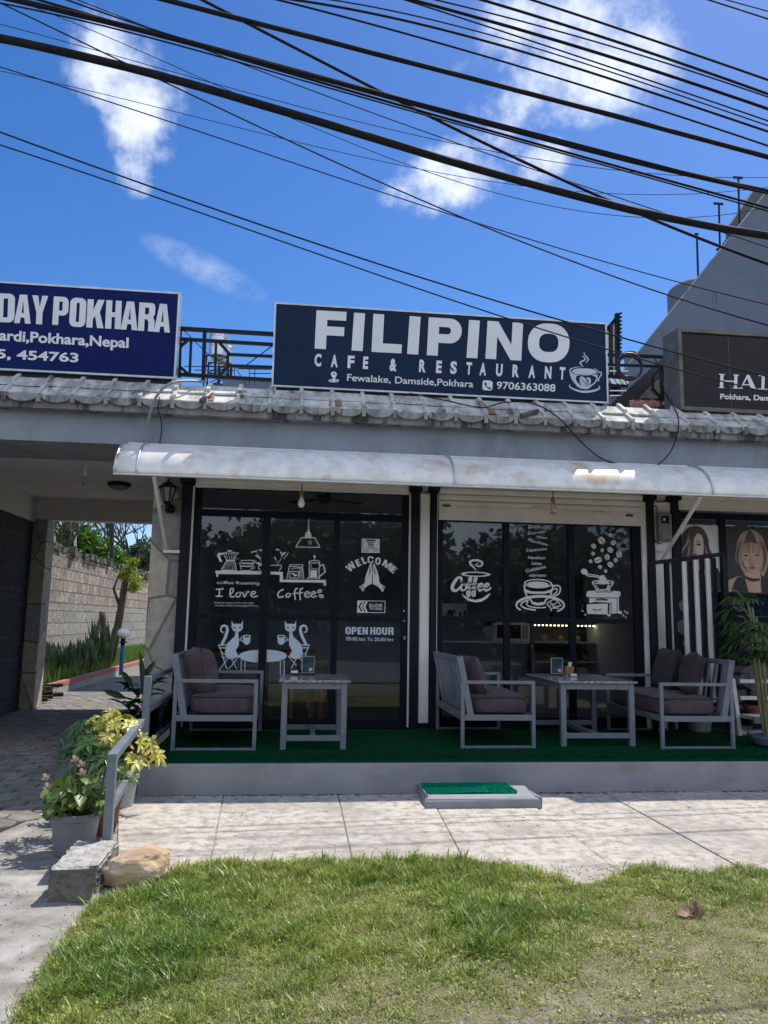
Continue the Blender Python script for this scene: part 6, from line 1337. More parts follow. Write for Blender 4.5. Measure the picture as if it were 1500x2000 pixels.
def cakes(mb):
    for k in range(7):
        x = X0+.12+k*.13; mb.lathe([(.045, 0), (.05, .05), (.04, .08), (.01, .09)], (x, YD+.25, p0.z-.255 if k % 2 else p0.z-.535), 12)
part('cake', M['wood'], dc, cakes)
ct = thing('service_counter', 'dim service counter behind the left window of the bay', 'counter', (2.4, 4.4, FT)); YC = 4.3
cz = at(950, 1252, YC).z; cx0 = at(862, 1252, YC).x; cx1 = at(1033, 1252, YC).x
part('body', M['neigh_b'], ct, lambda mb: mb.box(cx0-.3, cx1-.02, YC+.02, YC+.6, FT+.005, cz-.03)); part('top', M['int_white'], ct, lambda mb: mb.box(cx0-.32, cx1, YC, YC+.62, cz-.03, cz))
mw = thing('microwave', 'white microwave oven on the dim service counter', 'microwave', (2.7, 4.5, cz)); a = at(975, 1218, YC+.1); b = at(1028, 1250, YC+.1)
part('case', M['int_white'], mw, lambda mb: mb.box(a.x-.1, b.x+.06, YC+.12, YC+.5, cz+.002, cz+.28)); part('door', M['smoke_panel'], mw, lambda mb: mb.box(a.x-.03, b.x-.08, YC+.11, YC+.119, cz+.04, cz+.24))
part('panel', M['meter'], mw, lambda mb: mb.box(b.x-.05, b.x+.03, YC+.112, YC+.119, cz+.04, cz+.24))
wp = at(958, 1238, YC+.2)
po = thing('planter', 'pale square planter on the dim service counter', 'planter', (wp.x, YC+.2, cz)); part('pot', M['pot_white'], po, lambda mb: mb.lathe([(.09, 0), (.13, .22), (.115, .22), (.10, .17)], (wp.x, YC+.2, cz+.002), 4))
def tuft(mb):
    for k in range(30): mb.leaf((wp.x, YC+.2, cz+.18), Vector((rnd(-1, 1), rnd(-1, 1), rnd(.3, 1.4))), (0, 0, 1), rnd(.15, .3), .035, droop=.2)
part('foliage', M['leaf_shade'], po, tuft)
bx = thing('picture_box', 'white box with a leafy print on the shelf behind the coffee logo', 'box', (2.1, 5, 1.8)); a = at(862, 1178, 5.0); b = at(912, 1205, 5.0)
part('board', M['int_white'], bx, lambda mb: mb.box(a.x, b.x, 5.0, 5.2, b.z-.05, a.z)); part('print', M['ink'], bx, lambda mb: [mb.leaf((a.x+.1+k*.07, 4.99, b.z), (rnd(-.4, .4), 0, 1), (0, -1, 0), .12, .05) for k in range(5)]); part('shelf', M['wood'], bx, lambda mb: mb.box(a.x-.3, b.x+1.4, 4.95, 5.3, b.z-.09, b.z-.055))
fg = thing('drinks_fridge', 'dark red drinks fridge standing behind the coffee grinder vinyl', 'fridge', (4.0, 4.6, FT)); a = at(1135, 1122, 4.5); b = at(1228, 1210, 4.5)
part('body', M['red'], fg, lambda mb: mb.box(a.x, min(b.x, 4.4), 4.5, 5.1, FT+.005, a.z), bevel=.01); part('door_glass', M['smoke_panel'], fg, lambda mb: mb.box(a.x+.06, min(b.x, 4.4)-.06, 4.485, 4.498, FT+.2, a.z-.45))
dt = thing('dining_table', 'orange wooden table inside behind the left sofa', 'table', (-.2, 3.2, FT)); YT = 3.1; a = at(395, 1272, YT); b = at(618, 1282, YT)
part('table_top', M['wood'], dt, lambda mb: mb.box(a.x, b.x, YT, YT+.9, a.z-.06, a.z), bevel=.004)
for x in (a.x+.05, b.x-.05):
    for y in (YT+.05, YT+.85): part('leg', M['wood'], dt, lambda mb: mb.box(x-.035, x+.035, y-.035, y+.035, FT+.005, a.z-.061))
part('stretcher', M['wood'], dt, lambda mb: mb.box(a.x+.09, b.x-.09, YT+.03, YT+.07, FT+.15, FT+.2))
for k, (px, lb) in enumerate(((450, 'orange wooden stool inside, left of the two behind the cat vinyl'), (600, 'orange wooden chair inside behind the small granite table'))):
    p = at(px, 1300, 2.75); ch = thing('wooden_chair', lb, 'chair', (p.x, 2.75, FT), 'wooden chairs inside the cafe')
    part('seat', M['wood'], ch, lambda mb: mb.box(p.x-.2, p.x+.2, 2.55, 2.95, .70, .74), bevel=.004)
    for sx in (-1, 1):
        for sy in (-1, 1): part('leg', M['wood'], ch, lambda mb: mb.box(p.x+sx*.18-.02, p.x+sx*.18+.02, 2.75+sy*.18-.02, 2.75+sy*.18+.02, FT+.005, .699))
    part('backrest', M['wood'], ch, lambda mb: [mb.box(p.x-.2, p.x+.2, 2.545, 2.565, z, z+.07) for z in (.85, .98)] if k else mb.box(p.x-.15, p.x+.15, 2.56, 2.58, .66, .70))
fa_ = at(632, 975, 4.2); fn_ = thing('ceiling_fan', 'dark ceiling fan dimly seen through the transom over the sliding door', 'ceiling fan', (fa_.x, 4.2, 3.0))
part('motor', M['black_metal'], fn_, lambda mb: mb.lathe([(.02, .3), (.02, .12), (.10, .08), (.11, -.02), (.05, -.06), (.01, -.07)], (fa_.x, 4.2, fa_.z), 16))
for k in range(3):
    t_ = .4+k*2*PI/3; part('blade', M['black_metal'], fn_, lambda mb: mb.bar((fa_.x+.1*math.cos(t_), 4.2+.1*math.sin(t_), fa_.z), (fa_.x+.62*math.cos(t_), 4.2+.62*math.sin(t_), fa_.z-.01), .13, .012))

# ================================================================== PLANTS
def pot(mb, c, r0, r1, h, rim=.02, n=28): mb.lathe([(r0*.9, 0), (r0, .004), (r1*.97, h-rim*2.2), (r1*1.05, h-rim*2), (r1*1.07, h-.004), (r1*1.03, h), (r1*.95, h-.003), (r1*.92, h-.035)], c, n)
def soil(mb, c, r, z): mb.lathe([(.001, z-.012), (r*.9, z-.012), (r*.88, z), (r*.4, z+.008), (.001, z+.01)], c, 18)
# begonia
bc = Vector((-1.395, -1.42, -.047))
t = thing('potted_begonia', 'pale flowering begonia in a grey plastic pot behind the concrete block', 'potted plant', tuple(bc))
part('pot', M['pot_grey'], t, lambda mb: pot(mb, bc, .125, .155, .265), smooth=False); part('soil', M['potsoil'], t, lambda mb: soil(mb, bc, .155, .225))
def beg(mb, fl):
    random.seed(11)
    for k in range(150):
        a = rnd(0, 2*PI); rr_ = .19*math.sqrt(random.random()); h = .25+rnd(-.03, .27)*(1-rr_*2.2)
        p = bc + Vector((rr_*math.cos(a)*1.05, rr_*math.sin(a), h)); b0 = bc+Vector((rr_*.35*math.cos(a), rr_*.35*math.sin(a), .22))
        n = Vector((math.cos(a)*.7+rnd(-.4, .4), math.sin(a)*.7-.35+rnd(-.4, .4), .7))
        if fl == 0:
            nn = (n+rvec()*.7).normalized(); dd = (Vector((math.cos(a), math.sin(a), rnd(-.5, .3)))+rvec()*.6).normalized(); L_ = rnd(.05, .095); mb.leaf(p-dd*L_*.5, dd, nn, L_, L_*.92, .16, .18, .45)
        elif fl == 1 and k % 3 == 0: mb.tube([b0, (b0+p)/2+Vector((0, 0, .03)), p], .005, 5)
    for (dx, dy, dz) in ((-.23, .05, .47), (-.20, .0, .42), (-.22, .02, .36), (-.03, -.02, .60), (.0, .03, .56), (.03, -.05, .52)):
        p = bc+Vector((dx, dy, dz))
        if fl == (dx, dy, dz):
            for k in range(6): mb.disc(p+rvec()*.022, rvec()+Vector((0, -.5, .5)), rnd(.01, .018), 6, .3)
        if fl == 1: mb.tube([bc+Vector((dx*.2, dy*.2, .25)), bc+Vector((dx*.7, dy*.7, dz*.75)), p], .004, 5)
part('foliage', M['leaf_begonia'], t, lambda mb: beg(mb, 0), smooth=True); part('stems', M['stem'], t, lambda mb: beg(mb, 1)); [part('flower_cluster', M['petal'], t, lambda mb: beg(mb, fc_)) for fc_ in ((-.23, .05, .47), (-.20, .0, .42), (-.22, .02, .36), (-.03, -.02, .60), (.0, .03, .56), (.03, -.05, .52))]
# umbrella plants
def schefflera(t, c, h0, heads, m, L, W, droop, stem=True, seed=3):
    random.seed(seed); lf = MB(); sm_ = MB()
    for (dx, dy, dz, tilt) in heads:
        p = c+Vector((dx, dy, dz)); b0 = c+Vector((dx*.2, dy*.2, h0)); sm_.tube(spline([b0, b0.lerp(p, .5)+Vector((0, 0, .04)), p], 3), .006, 5)
        for q in range(3):
            hp = p+Vector((rnd(-.05, .05), rnd(-.05, .05), rnd(-.03, .03))); ax = (Vector((dx, dy-.05, .12+rnd(0, .1))).normalized()+rvec()*.35).normalized(); e1 = ax.orthogonal().normalized(); e2 = ax.cross(e1); nl = random.choice((6, 7, 8))
            for k in range(nl):
                a = 2*PI*k/nl+rnd(-.15, .15); d = (e1*math.cos(a)+e2*math.sin(a))*1.0+ax*rnd(-.05, .45); lf.leaf(hp, d, ax, L*rnd(.75, 1.15), W*rnd(.8, 1.1), .18, droop, .5)
    lf.build('foliage', m, t, smooth=True); sm_.build('stems', M['stem'], t)
gc = Vector((-1.36, -.93, -.047))
t = thing('potted_umbrella_plant', 'glossy dark green umbrella plant in a terracotta pot behind the handrail', 'potted plant', tuple(gc))
part('pot', M['pot_clay'], t, lambda mb: pot(mb, gc, .12, .16, .28)); part('soil', M['potsoil'], t, lambda mb: soil(mb, gc, .16, .235))
hd = [(rnd(-.28, .2), rnd(-.22, .2), rnd(.36, .68), 0) for _ in range(9)] + [(-.25, 0, .62, 0), (-.12, -.1, .72, 0), (.02, -.15, .55, 0)]
schefflera(t, gc, .22, hd, M['leaf_scheff'], .11, .042, .25, seed=5)
yc = Vector((-1.37, -.34, -.047))
t = thing('potted_umbrella_plant', 'bright yellow variegated umbrella plant in a pale pot by the porch corner', 'potted plant', tuple(yc))
part('pot', M['pot_white'], t, lambda mb: pot(mb, yc, .13, .165, .30)); part('soil', M['potsoil'], t, lambda mb: soil(mb, yc, .165, .255))
hd = [(-.17, -.05, .70, 0), (-.10, -.1, .72, 0), (.0, -.12, .70, 0), (.1, -.1, .66, 0), (-.15, -.16, .60, 0), (-.02, -.2, .60, 0), (.24, -.12, .58, 0), (.30, -.16, .48, 0), (.18, -.2, .42, 0), (.12, -.22, .36, 0), (.05, .1, .73, 0), (-.12, .1, .7, 0), (.06, -.16, .56, 0), (-.06, -.05, .76, 0)]
schefflera(t, yc, .25, hd, M['leaf_varieg'], .088, .036, .3, seed=9)
def redst(mb):
    for k in range(12):
        b0 = yc+Vector((rnd(-.1, .12), rnd(-.12, .05), .25)); mb.leaf(b0, Vector((rnd(-.5, .5), rnd(-.4, .2), 1)), (0, -1, 0), rnd(.25, .4), .05, .2, .05)
part('red_leaves', M['leaf_red'], t, redst)
def undr(mb):
    random.seed(21)
    for k in range(70):
        a = rnd(0, 2*PI); r_ = rnd(.03, .2); mb.leaf(yc+Vector((r_*math.cos(a), r_*math.sin(a)-.05, rnd(.27, .5))), Vector((math.cos(a), math.sin(a)-.3, rnd(-.2, .7))), (0, 0, 1), rnd(.05, .09), .035, .2, .2)
part('lower_leaves', M['leaf_begonia'], t, undr)
# shaded plants by the stone pillar
dcn = Vector((-1.52, 1.25, -.04))
t = thing('potted_dumb_cane', 'shaded deep green potted plants with long pointed leaves beside the stone pillar', 'potted plant', tuple(dcn))
part('pot', M['pot_clay'], t, lambda mb: pot(mb, dcn, .14, .18, .30)); part('soil', M['potsoil'], t, lambda mb: soil(mb, dcn, .18, .26))
def dumb(mb):
    random.seed(31)
    for k in range(60):
        a = rnd(0, 2*PI); p = dcn+Vector((rnd(-.12, .12), rnd(-.2, .2), rnd(.3, .85)))
        d = Vector((math.cos(a), math.sin(a), rnd(.0, .9))); mb.leaf(p, d, (0, 0, 1), rnd(.22, .38), rnd(.08, .12), .18, .25)
    for (x, y, px, py) in ((289, 1395, 273, 1268), (262, 1345, 236, 1308), (250, 1365, 200, 1348), (275, 1330, 305, 1290)):
        a = at(x, y, 1.2); b = at(px, py, 1.15); mb.leaf(a, (b-a), (0, -1, .2), (b-a).length, .07, .15, 0)
    for k in range(26):
        p = dcn+Vector((.12, -.35, .2)); mb.leaf(p, Vector((rnd(-.8, .8), rnd(-.8, .4), rnd(.5, 1.3))), (0, 0, 1), rnd(.2, .38), .028, .15, .3)
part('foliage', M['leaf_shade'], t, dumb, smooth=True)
# palm at right
pc = atz(1496, 1462, FT)+Vector((.17, .10, .006))
t = thing('potted_palm', 'bushy palm with slim canes in a blue pot at the right porch edge', 'potted plant', tuple(pc))
part('pot', M['pot_blue'], t, lambda mb: mb.lathe([(.14, 0), (.20, .02), (.26, .10), (.27, .13), (.25, .13), (.23, .10)], pc, 28), smooth=False); part('soil', M['potsoil'], t, lambda mb: soil(mb, pc, .24, .105))
def palm(mb, what):
    random.seed(44)
    for k in range(9):
        a = rnd(0, 2*PI); b0 = pc+Vector((.1*math.cos(a), .1*math.sin(a), .1)); hh = rnd(.75, 1.45); top = b0+Vector((.14*math.cos(a)+rnd(-.03, .08), .14*math.sin(a)-rnd(0, .06), hh))
        if what == 0: mb.tube(spline([b0, b0.lerp(top, .5)+Vector((rnd(-.03, .03), 0, 0)), top], 4), .011, 6)
        for q in range(4):
            ang = a+rnd(-1.6, 1.6) if q else a; st_ = b0.lerp(top, rnd(.62, 1.0)); e = st_+Vector((math.cos(ang)*.17, math.sin(ang)*.17-.02, rnd(.05, .2)))
            if what == 0: mb.tube([st_, st_.lerp(e, .6)+Vector((0, 0, .03)), e], .005, 5)
            else:
                out_ = Vector((math.cos(ang), math.sin(ang)-.1, -.1)).normalized(); side = Vector((-math.sin(ang), math.cos(ang), 0))
                for j in range(9):
                    u = (j-4)/4; d = out_*(1-abs(u)*.65)+side*u*.95+Vector((0, 0, .25-.3*abs(u))); mb.leaf(e, d, (0, 0, 1), rnd(.17, .27), .034, .2, rnd(.3, .6))
part('canes', M['cane'], t, lambda mb: palm(mb, 0)); part('fronds', M['leaf_palm'], t, lambda mb: palm(mb, 1), smooth=True)
# round leaved plant behind the striped screen
rc = Vector((4.78, 1.85, FT+.007))
t = thing('round_leaf_plant', 'plant with big round leaves behind the striped screen', 'potted plant', tuple(rc))
part('pot', M['pot_white'], t, lambda mb: pot(mb, rc, .12, .15, .26)); 
def rl(mb, w_):
    random.seed(8)
    for (px, py, r_) in ((1337, 1184, 15), (1338, 1226, 19), (1352, 1262, 18), (1376, 1250, 14), (1388, 1270, 16), (1345, 1290, 14), (1395, 1232, 11), (1370, 1222, 10)):
        p = at(px, py, 1.85+rnd(-.1, .1)); 
        if w_: mb.disc(p, Vector((rnd(-.3, .3), -1, rnd(.1, .6))), r_*8.9/CAM_F, 12, .12)
        else: mb.tube(spline([rc+Vector((0, 0, .24)), rc.lerp(p, .6)+Vector((.03, 0, .1)), p], 4), .007, 5)
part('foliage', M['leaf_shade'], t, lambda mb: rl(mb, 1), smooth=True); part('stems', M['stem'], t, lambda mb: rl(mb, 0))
# white tiered plant stand
wx0 = at(1432, 1330, 1.55).x; wy = 1.5
t = thing('plant_stand', 'white tiered plant stand between the right sofa and the palm', 'plant stand', (wx0+.4, wy, FT))
for x in (wx0+.02, wx0+.95): part('upright', M['white_wall'], t, lambda mb: mb.bar((x, wy, FT+.008), (x-.03, wy+.05, at(1436, 1326, wy).z), .045, .045))
for py in (1330, 1363, 1398, 1430):
    z = at(1440, py, wy).z; part('shelf_rail', M['white_wall'], t, lambda mb: mb.box(wx0+.045, wx0+.925, wy-.015 if py != 1398 else wy-.25, wy+.015, z-.02, z+.02))
part('shelf_board', M['meter'], t, lambda mb: mb.bar((wx0+.02, wy-.28, at(1440, 1400, wy).z), (wx0+.95, wy-.28, at(1440, 1400, wy).z-.04), .03, .07))
for k, (px, py) in enumerate(((1450, 1425), (1470, 1385))):
    p = at(px, py, wy+.1); q_ = thing('flower_pot', ('pale pot under the lowest rail of the white stand', 'small pale pot on the middle tier of the white stand')[k], 'flower pot', tuple(p)); part('pot', M['pot_white'] if k == 0 else M['pot_clay'], q_, lambda mb: pot(mb, p+Vector((0, 0, -.11)), .07, .10, .16)); 
    def lf_(mb):
        for j in range(30): mb.leaf(p+Vector((rnd(-.06, .06), rnd(-.06, .06), .05)), Vector((rnd(-1, 1), rnd(-1, 1), rnd(.2, 1.2))), (0, 0, 1), rnd(.1, .2), .05, .2, .2)
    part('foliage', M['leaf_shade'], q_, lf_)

# ================================================================== BLOCK, BOULDER, LEAF, ROCK
def blob(mb, c, sx, sy, sz, sub, amp, freq, seed, flat=0.0, rot=0.0):
    bm = bmesh.new(); bmesh.ops.create_icosphere(bm, subdivisions=sub, radius=1)
    o = Vector((seed*3.1, seed*1.7, seed)); vs = []
    for vv in bm.verts:
        p = vv.co.copy(); n = mnoise.fractal(p*freq+o, 1.0, 2.0, 5); k = 1+amp*n + amp*.7*mnoise.noise(p*1.3+o)
        p = Vector((math.copysign(abs(p.x)**.8, p.x), math.copysign(abs(p.y)**.8, p.y), math.copysign(abs(p.z)**.8, p.z)))*k; p = Vector((p.x*sx, p.y*sy, p.z*sz))
        if rot: p = Matrix.Rotation(rot, 3, 'Y') @ p
        vs.append(Vector(c)+p)
    mb.add(vs, [tuple(x.index for x in f_.verts) for f_ in bm.faces]); bm.free()
bc0 = atz(254, 1722, .02)
tag(part('boulder', M['boulder'], None, lambda mb: blob(mb, (-.835, -2.2, .075), .175, .13, .105, 5, .12, 1.6, 4, rot=-.12), smooth=True), 'rounded tan boulder lying at the corner of the lawn', 'boulder')
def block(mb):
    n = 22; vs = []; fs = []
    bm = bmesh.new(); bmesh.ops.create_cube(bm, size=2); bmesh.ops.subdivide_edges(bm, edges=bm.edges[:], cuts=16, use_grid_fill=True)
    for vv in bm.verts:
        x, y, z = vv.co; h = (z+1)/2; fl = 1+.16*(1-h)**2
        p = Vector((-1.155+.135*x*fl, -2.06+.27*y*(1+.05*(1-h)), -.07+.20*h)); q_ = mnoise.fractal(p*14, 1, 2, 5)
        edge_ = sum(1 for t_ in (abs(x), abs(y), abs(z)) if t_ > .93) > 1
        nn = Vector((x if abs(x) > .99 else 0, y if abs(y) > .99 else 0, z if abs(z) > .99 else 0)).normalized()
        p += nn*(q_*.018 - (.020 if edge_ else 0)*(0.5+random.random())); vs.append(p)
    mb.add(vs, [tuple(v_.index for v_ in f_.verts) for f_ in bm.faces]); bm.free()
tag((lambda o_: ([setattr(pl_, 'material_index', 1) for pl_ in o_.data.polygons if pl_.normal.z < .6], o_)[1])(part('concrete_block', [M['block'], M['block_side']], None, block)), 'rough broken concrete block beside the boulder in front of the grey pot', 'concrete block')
rk = atz(28, 1362, -.05)
tag(part('rock', M['dark_stone'], None, lambda mb: blob(mb, (rk.x+.1, rk.y, .06), .26, .2, .15, 4, .1, 1.5, 7), smooth=True), 'smooth dark rock at the foot of the passage pier', 'rock')
lg = atz(100, 1340, -.05)
tag(part('timber_pile', M['dark_wood'], None, lambda mb: [mb.tube([(-5.0+rnd(-.1, .1), 7.4+k*.12, .0+.06*(k % 4)), (-4.35+rnd(-.1, .1), 7.5+k*.12, .03+.06*(k % 4))], rnd(.03, .06), 7) for k in range(9)]), 'pile of dark timber at the rear left corner of the passage', 'timber')
def dryleaf(mb):
    c = atz(1345, 1786, .02)
    for (o_, d, n, L, W) in (((-.07, .0, -.004), (1, .1, .12), (.1, -.4, 1), .105, .062), ((.03, .0, -.006), (.25, .25, .8), (-.6, -.7, .3), .07, .05), ((.035, -.01, -.004), (.7, -.2, .35), (0, -.8, .6), .06, .04)):
        N = 6
        p = c+Vector(o_); d = Vector(d).normalized(); x = d.cross(Vector(n)).normalized(); k = x.cross(d); vs = []
        for i in range(N+1):
            u = i/N; w_ = W*math.sin(PI*min(1, u*.93+.05))**.7; 
            for s_ in (-1, -.4, .4, 1): vs.append(p+d*L*u+x*w_*s_*.5+k*(abs(s_)*.35*w_+.012*math.sin(u*7+s_*2)))
        mb.add(vs, [(i*4+j, i*4+j+1, i*4+j+5, i*4+j+4) for i in range(N) for j in range(3)])
tag(part('fallen_leaf', M['dry'], None, dryleaf, smooth=True), 'big curled dry brown leaf lying on the grass at the right', 'leaf')

# ================================================================== BACK GARDEN seen through the passage
WX = -6.3
wb = [atx(x, y, WX) for x, y in ((92, 1072), (285, 1118))]
gw = thing('garden_wall', 'tall sunlit garden wall of rough pale blocks over weathered grey ones', 'wall', (WX, 16, 0))
zt0, zt1 = wb[0].z, wb[1].z; zm = atx(180, 1183, WX).z
boxpart('lower_courses', M['block_low'], gw, WX-.25, WX, 5.0, 60, -.09, zm); 
part('upper_courses', M['block_wall'], gw, lambda mb: mb.prism_x([(5.0, zm+.002), (60, zm+.002), (60, zt0-.05), (5.0, zt0+.02)], WX-.23, WX-.012))
def cap(mb):
    for k in range(220):
        y = 5+k*.24; mb.add([], []); s_ = rnd(.08, .22); blob_c = (WX-.1+rnd(-.08, .06), y, zt0+rnd(.0, .12))
        h = rnd(.05, .2); w_ = rnd(.1, .2); c = Vector(blob_c); vs = [c+Vector((sx*w_*rnd(.7, 1.2), sy*.16*rnd(.7, 1.3), sz*h*rnd(.5, 1))) for sx in (-1, 1) for sy in (-1, 1) for sz in (-.6, 1)]
        mb.add(vs, [(0, 1, 3, 2), (4, 6, 7, 5), (0, 4, 5, 1), (2, 3, 7, 6), (1, 5, 7, 3), (0, 2, 6, 4)])
    for k in range(900):
        p = Vector((WX+rnd(-.2, .15), rnd(7, 26), zt0+rnd(.0, .12))); mb.card(p, rvec()+Vector((.4, 0, .1)), rvec(), rnd(.08, .3), .02)
part('rubble_cap', M['wall_cap'], gw, cap)
part('end_post', M['block_low'], gw, lambda mb: mb.box(WX-.28, WX+.02, atx(105, 1050, WX).y-.35, atx(105, 1050, WX).y+.1, zt0-.4, atx(105, 1046, WX).z))
KX = -4.55
kb = thing('garden_kerb', 'low kerb with faded red top edging the planting bed', 'kerb', (KX, 12, 0))
boxpart('kerb_side', M['kerb_side'], kb, KX-.12, KX, 8.75, 30, -.09, .10); boxpart('red_top', M['kerb_red'], kb, KX-.125, KX+.006, 8.74, 30, .103, .20, bevel=.01)
poly_sheet('garden_bed', [(WX, 6.9), (KX-.1, 6.9), (KX-.1, 34), (WX, 34)], .09, M['soil'])
poly_sheet('back_yard', [(-4.54, 6.85), (6, 6.85), (6, 34), (-4.54, 34)], -.052, M['paver'])
def bedgrass(mb):
    random.seed(5)
    for k in range(9000):
        y = rnd(9.5, 26); x = rnd(WX+.1, KX-.15)
        if y < 12.5 and random.random() < .6: continue
        p = Vector((x, y, .09)); mb.card(p, Vector((rnd(-.5, .5), rnd(-.5, .5), 1)), rvec(), rnd(.15, .45), .035)
tag(part('bed_grass', M['g_lush'], None, bedgrass), kind='stuff')
def snake(label, c, n, h, spread, seed):
    random.seed(seed)
    def fn(mb):
        for k in range(n):
            b0 = Vector(c)+Vector((rnd(-spread, spread), rnd(-spread, spread)*1.4, 0)); hh = h*rnd(.55, 1.1); lean = Vector((rnd(-.25, .25), rnd(-.2, .2), 1)).normalized(); wv = rnd(.045, .07); a = rnd(0, PI); sx = Vector((math.cos(a), math.sin(a), 0)); vs = []
            N = 6
            for i in range(N+1):
                u = i/N; w_ = wv*(1-.35*u)*(1 if u < .8 else (1-u)/.2*.9+.1); p = b0+lean*hh*u+sx.cross(lean)*.05*math.sin(u*2.5+k); vs += [p-sx*w_, p+sx.cross(lean)*w_*.3, p+sx*w_]
            mb.add(vs, [f_ for i in range(N) for f_ in ((3*i, 3*i+1, 3*i+4, 3*i+3), (3*i+1, 3*i+2, 3*i+5, 3*i+4))])
    return tag(part('snake_plant', M['leaf_snake'], None, fn, smooth=True), label, 'snake plant', 'snake plants in the planting bed')
def bedpt(px, py, X): return atx(px, py, X)
for lb, (px, py), n_, h_, sp_ in (('leftmost snake plant clump in the bed, next to the dark pier', (108, 1322), 55, 1.0, .26), ('second snake plant clump from the left in the bed', (130, 1326), 60, .85, .3),
        ('third snake plant clump, in the middle of the bed row', (152, 1322), 60, .9, .3), ('fourth snake plant clump, right of the middle of the bed row', (174, 1318), 60, 1.05, .28), ('tallest snake plant clump, just left of the leaning trunk', (194, 1314), 70, 1.65, .24)):
    q_ = atz(px, py-4, .09); snake(lb, (q_.x, q_.y, .08), n_, h_*.8, sp_, px)
# leaning stump with yellow-green tuft
lt = thing('pruned_tree', 'leaning pruned tree trunk with a yellow green tuft on top beside the garden wall', 'tree', (-4.8, 12.2, .09))
LX = -4.85
tp = [atx(214, 1310, LX), atx(224, 1250, LX), atx(236, 1190, LX), atx(243, 1145, LX), atx(250, 1112, LX)]
tp = [Vector((p.x, tp[0].y+(p.y-tp[0].y)*.0 + .0, 0)) for p in tp]
YT_ = tp[0].y
tp = [at(214, 1312, YT_), at(226, 1245, YT_), at(236, 1190, YT_), at(243, 1145, YT_), at(250, 1112, YT_)]
part('trunk', M['bark'], lt, lambda mb: (mb.tube(spline(tp, 5), [.12-.0022*i for i in range(21)], 12), mb.tube([tp[2], at(222, 1150, YT_), at(231, 1125, YT_-.1)], [.05, .035, .02], 7), mb.tube(spline([at(203, 1318, YT_+.1), at(203, 1260, YT_+.2), at(200, 1195, YT_+.3)], 4), .09, 9)), smooth=True)
def tuftc(mb):
    random.seed(3)
    for (px, py, r_) in ((252, 1108, .22), (262, 1125, .24), (245, 1128, .17), (266, 1142, .18), (258, 1150, .15), (238, 1124, .12), (262, 1100, .12)):
        c = at(px, py, YT_-.05)
        for k in range(130):
            p = c+rvec()*r_*rnd(.3, 1); mb.card(p, rvec()+Vector((.1, -.2, .3)), rvec(), rnd(.06, .13), .05)
part('crown', M['leaf_yellow'], lt, tuftc)
gl = thing('garden_lamp', 'short blue garden lamp post with a white globe in the bed', 'garden lamp', (-4.9, 13, .09))
b_ = at(238, 1288, 13.2); g_ = at(238, 1237, 13.2)
part('pole', M['blue_pipe'], gl, lambda mb: mb.tube([(b_.x, 13.2, .05), (b_.x, 13.2, g_.z-.26)], .05, 12)); part('collar', M['black_metal'], gl, lambda mb: mb.lathe([(.055, -.3), (.055, -.24), (.1, -.235), (.1, -.21), (.06, -.2), (.06, -.10), (.09, -.09), (.09, -.07)], (b_.x, 13.2, g_.z), 16)); part('globe', M['white_globe'], gl, lambda mb: mb.lathe([(.02+.13*math.sin(PI*i/12), -.13*math.cos(PI*i/12)) for i in range(13)], (b_.x, 13.2, g_.z), 20), smooth=True)

def crown(mb, clumps, n, L, W):
    for (c, r_, k_) in clumps:
        for _ in range(int(n*k_)):
            d = rvec(); p = Vector(c)+d*r_*1.35*(random.random()**.4); mb.card(p, (d*.6+rvec()+Vector((0, 0, -.15))), (d+rvec()*.5), L*rnd(.6, 1.3), W*rnd(.7, 1.2))
def tree(label, base, top, clumps, n, L, W, lm, seed, group='trees beyond the garden wall', tr=.16, name='leafy_tree'):
    random.seed(seed)
    t = thing(name, label, 'tree', tuple(base), group); base = Vector(base); top = Vector(top)
    def tk_(mb):
        mb.tube(spline([base, base.lerp(top, .5)+Vector((.1, 0, 0)), top], 4), [tr*(1-.05*i) for i in range(9)], 9)
        for (c, r_, k_) in clumps: mb.tube([base.lerp(top, .7), Vector(c)-Vector((0, 0, r_*.5)), Vector(c)], [tr*.45, tr*.25, .02], 6)
    part('trunk', M['bark'], t, tk_, smooth=True)
    part('crown', lm, t, lambda mb: crown(mb, clumps, n, L, W))
TY = 30
def C_(px, py, r, k=1, Y=TY): return (at(px, py, Y+rnd(-1, 1)), r, k)
b0 = at(170, 1150, TY); tree('bright green mango tree filling the top left of the passage opening behind the wall', (b0.x, TY, 0), at(160, 1085, TY), [C_(128, 1042, .36), C_(145, 1040, .42, 1.2), C_(168, 1052, .42, 1.2), C_(190, 1068, .42, 1), C_(150, 1066, .5, 1.3), C_(206, 1084, .42, 1.1), C_(226, 1094, .36, .8), C_(125, 1068, .4, .8), C_(180, 1088, .5, 1), C_(240, 1102, .28, .5), C_(205, 1105, .5, 1), C_(150, 1095, .5, 1)], 330, .32, .13, M['leaf_tree'], 2)
b0 = at(275, 1150, 46); tree('greyish green tree at the right of the passage opening behind the wall', (b0.x, 46, 0), at(275, 1100, 46), [C_(268, 1078, .45, 1, 46), C_(284, 1070, .5, 1, 46), C_(258, 1094, .5, 1, 46), C_(280, 1094, .6, 1, 46), C_(296, 1080, .5, 1, 46), C_(268, 1108, .6, 1, 46)], 260, .34, .15, M['leaf_dark'], 3)
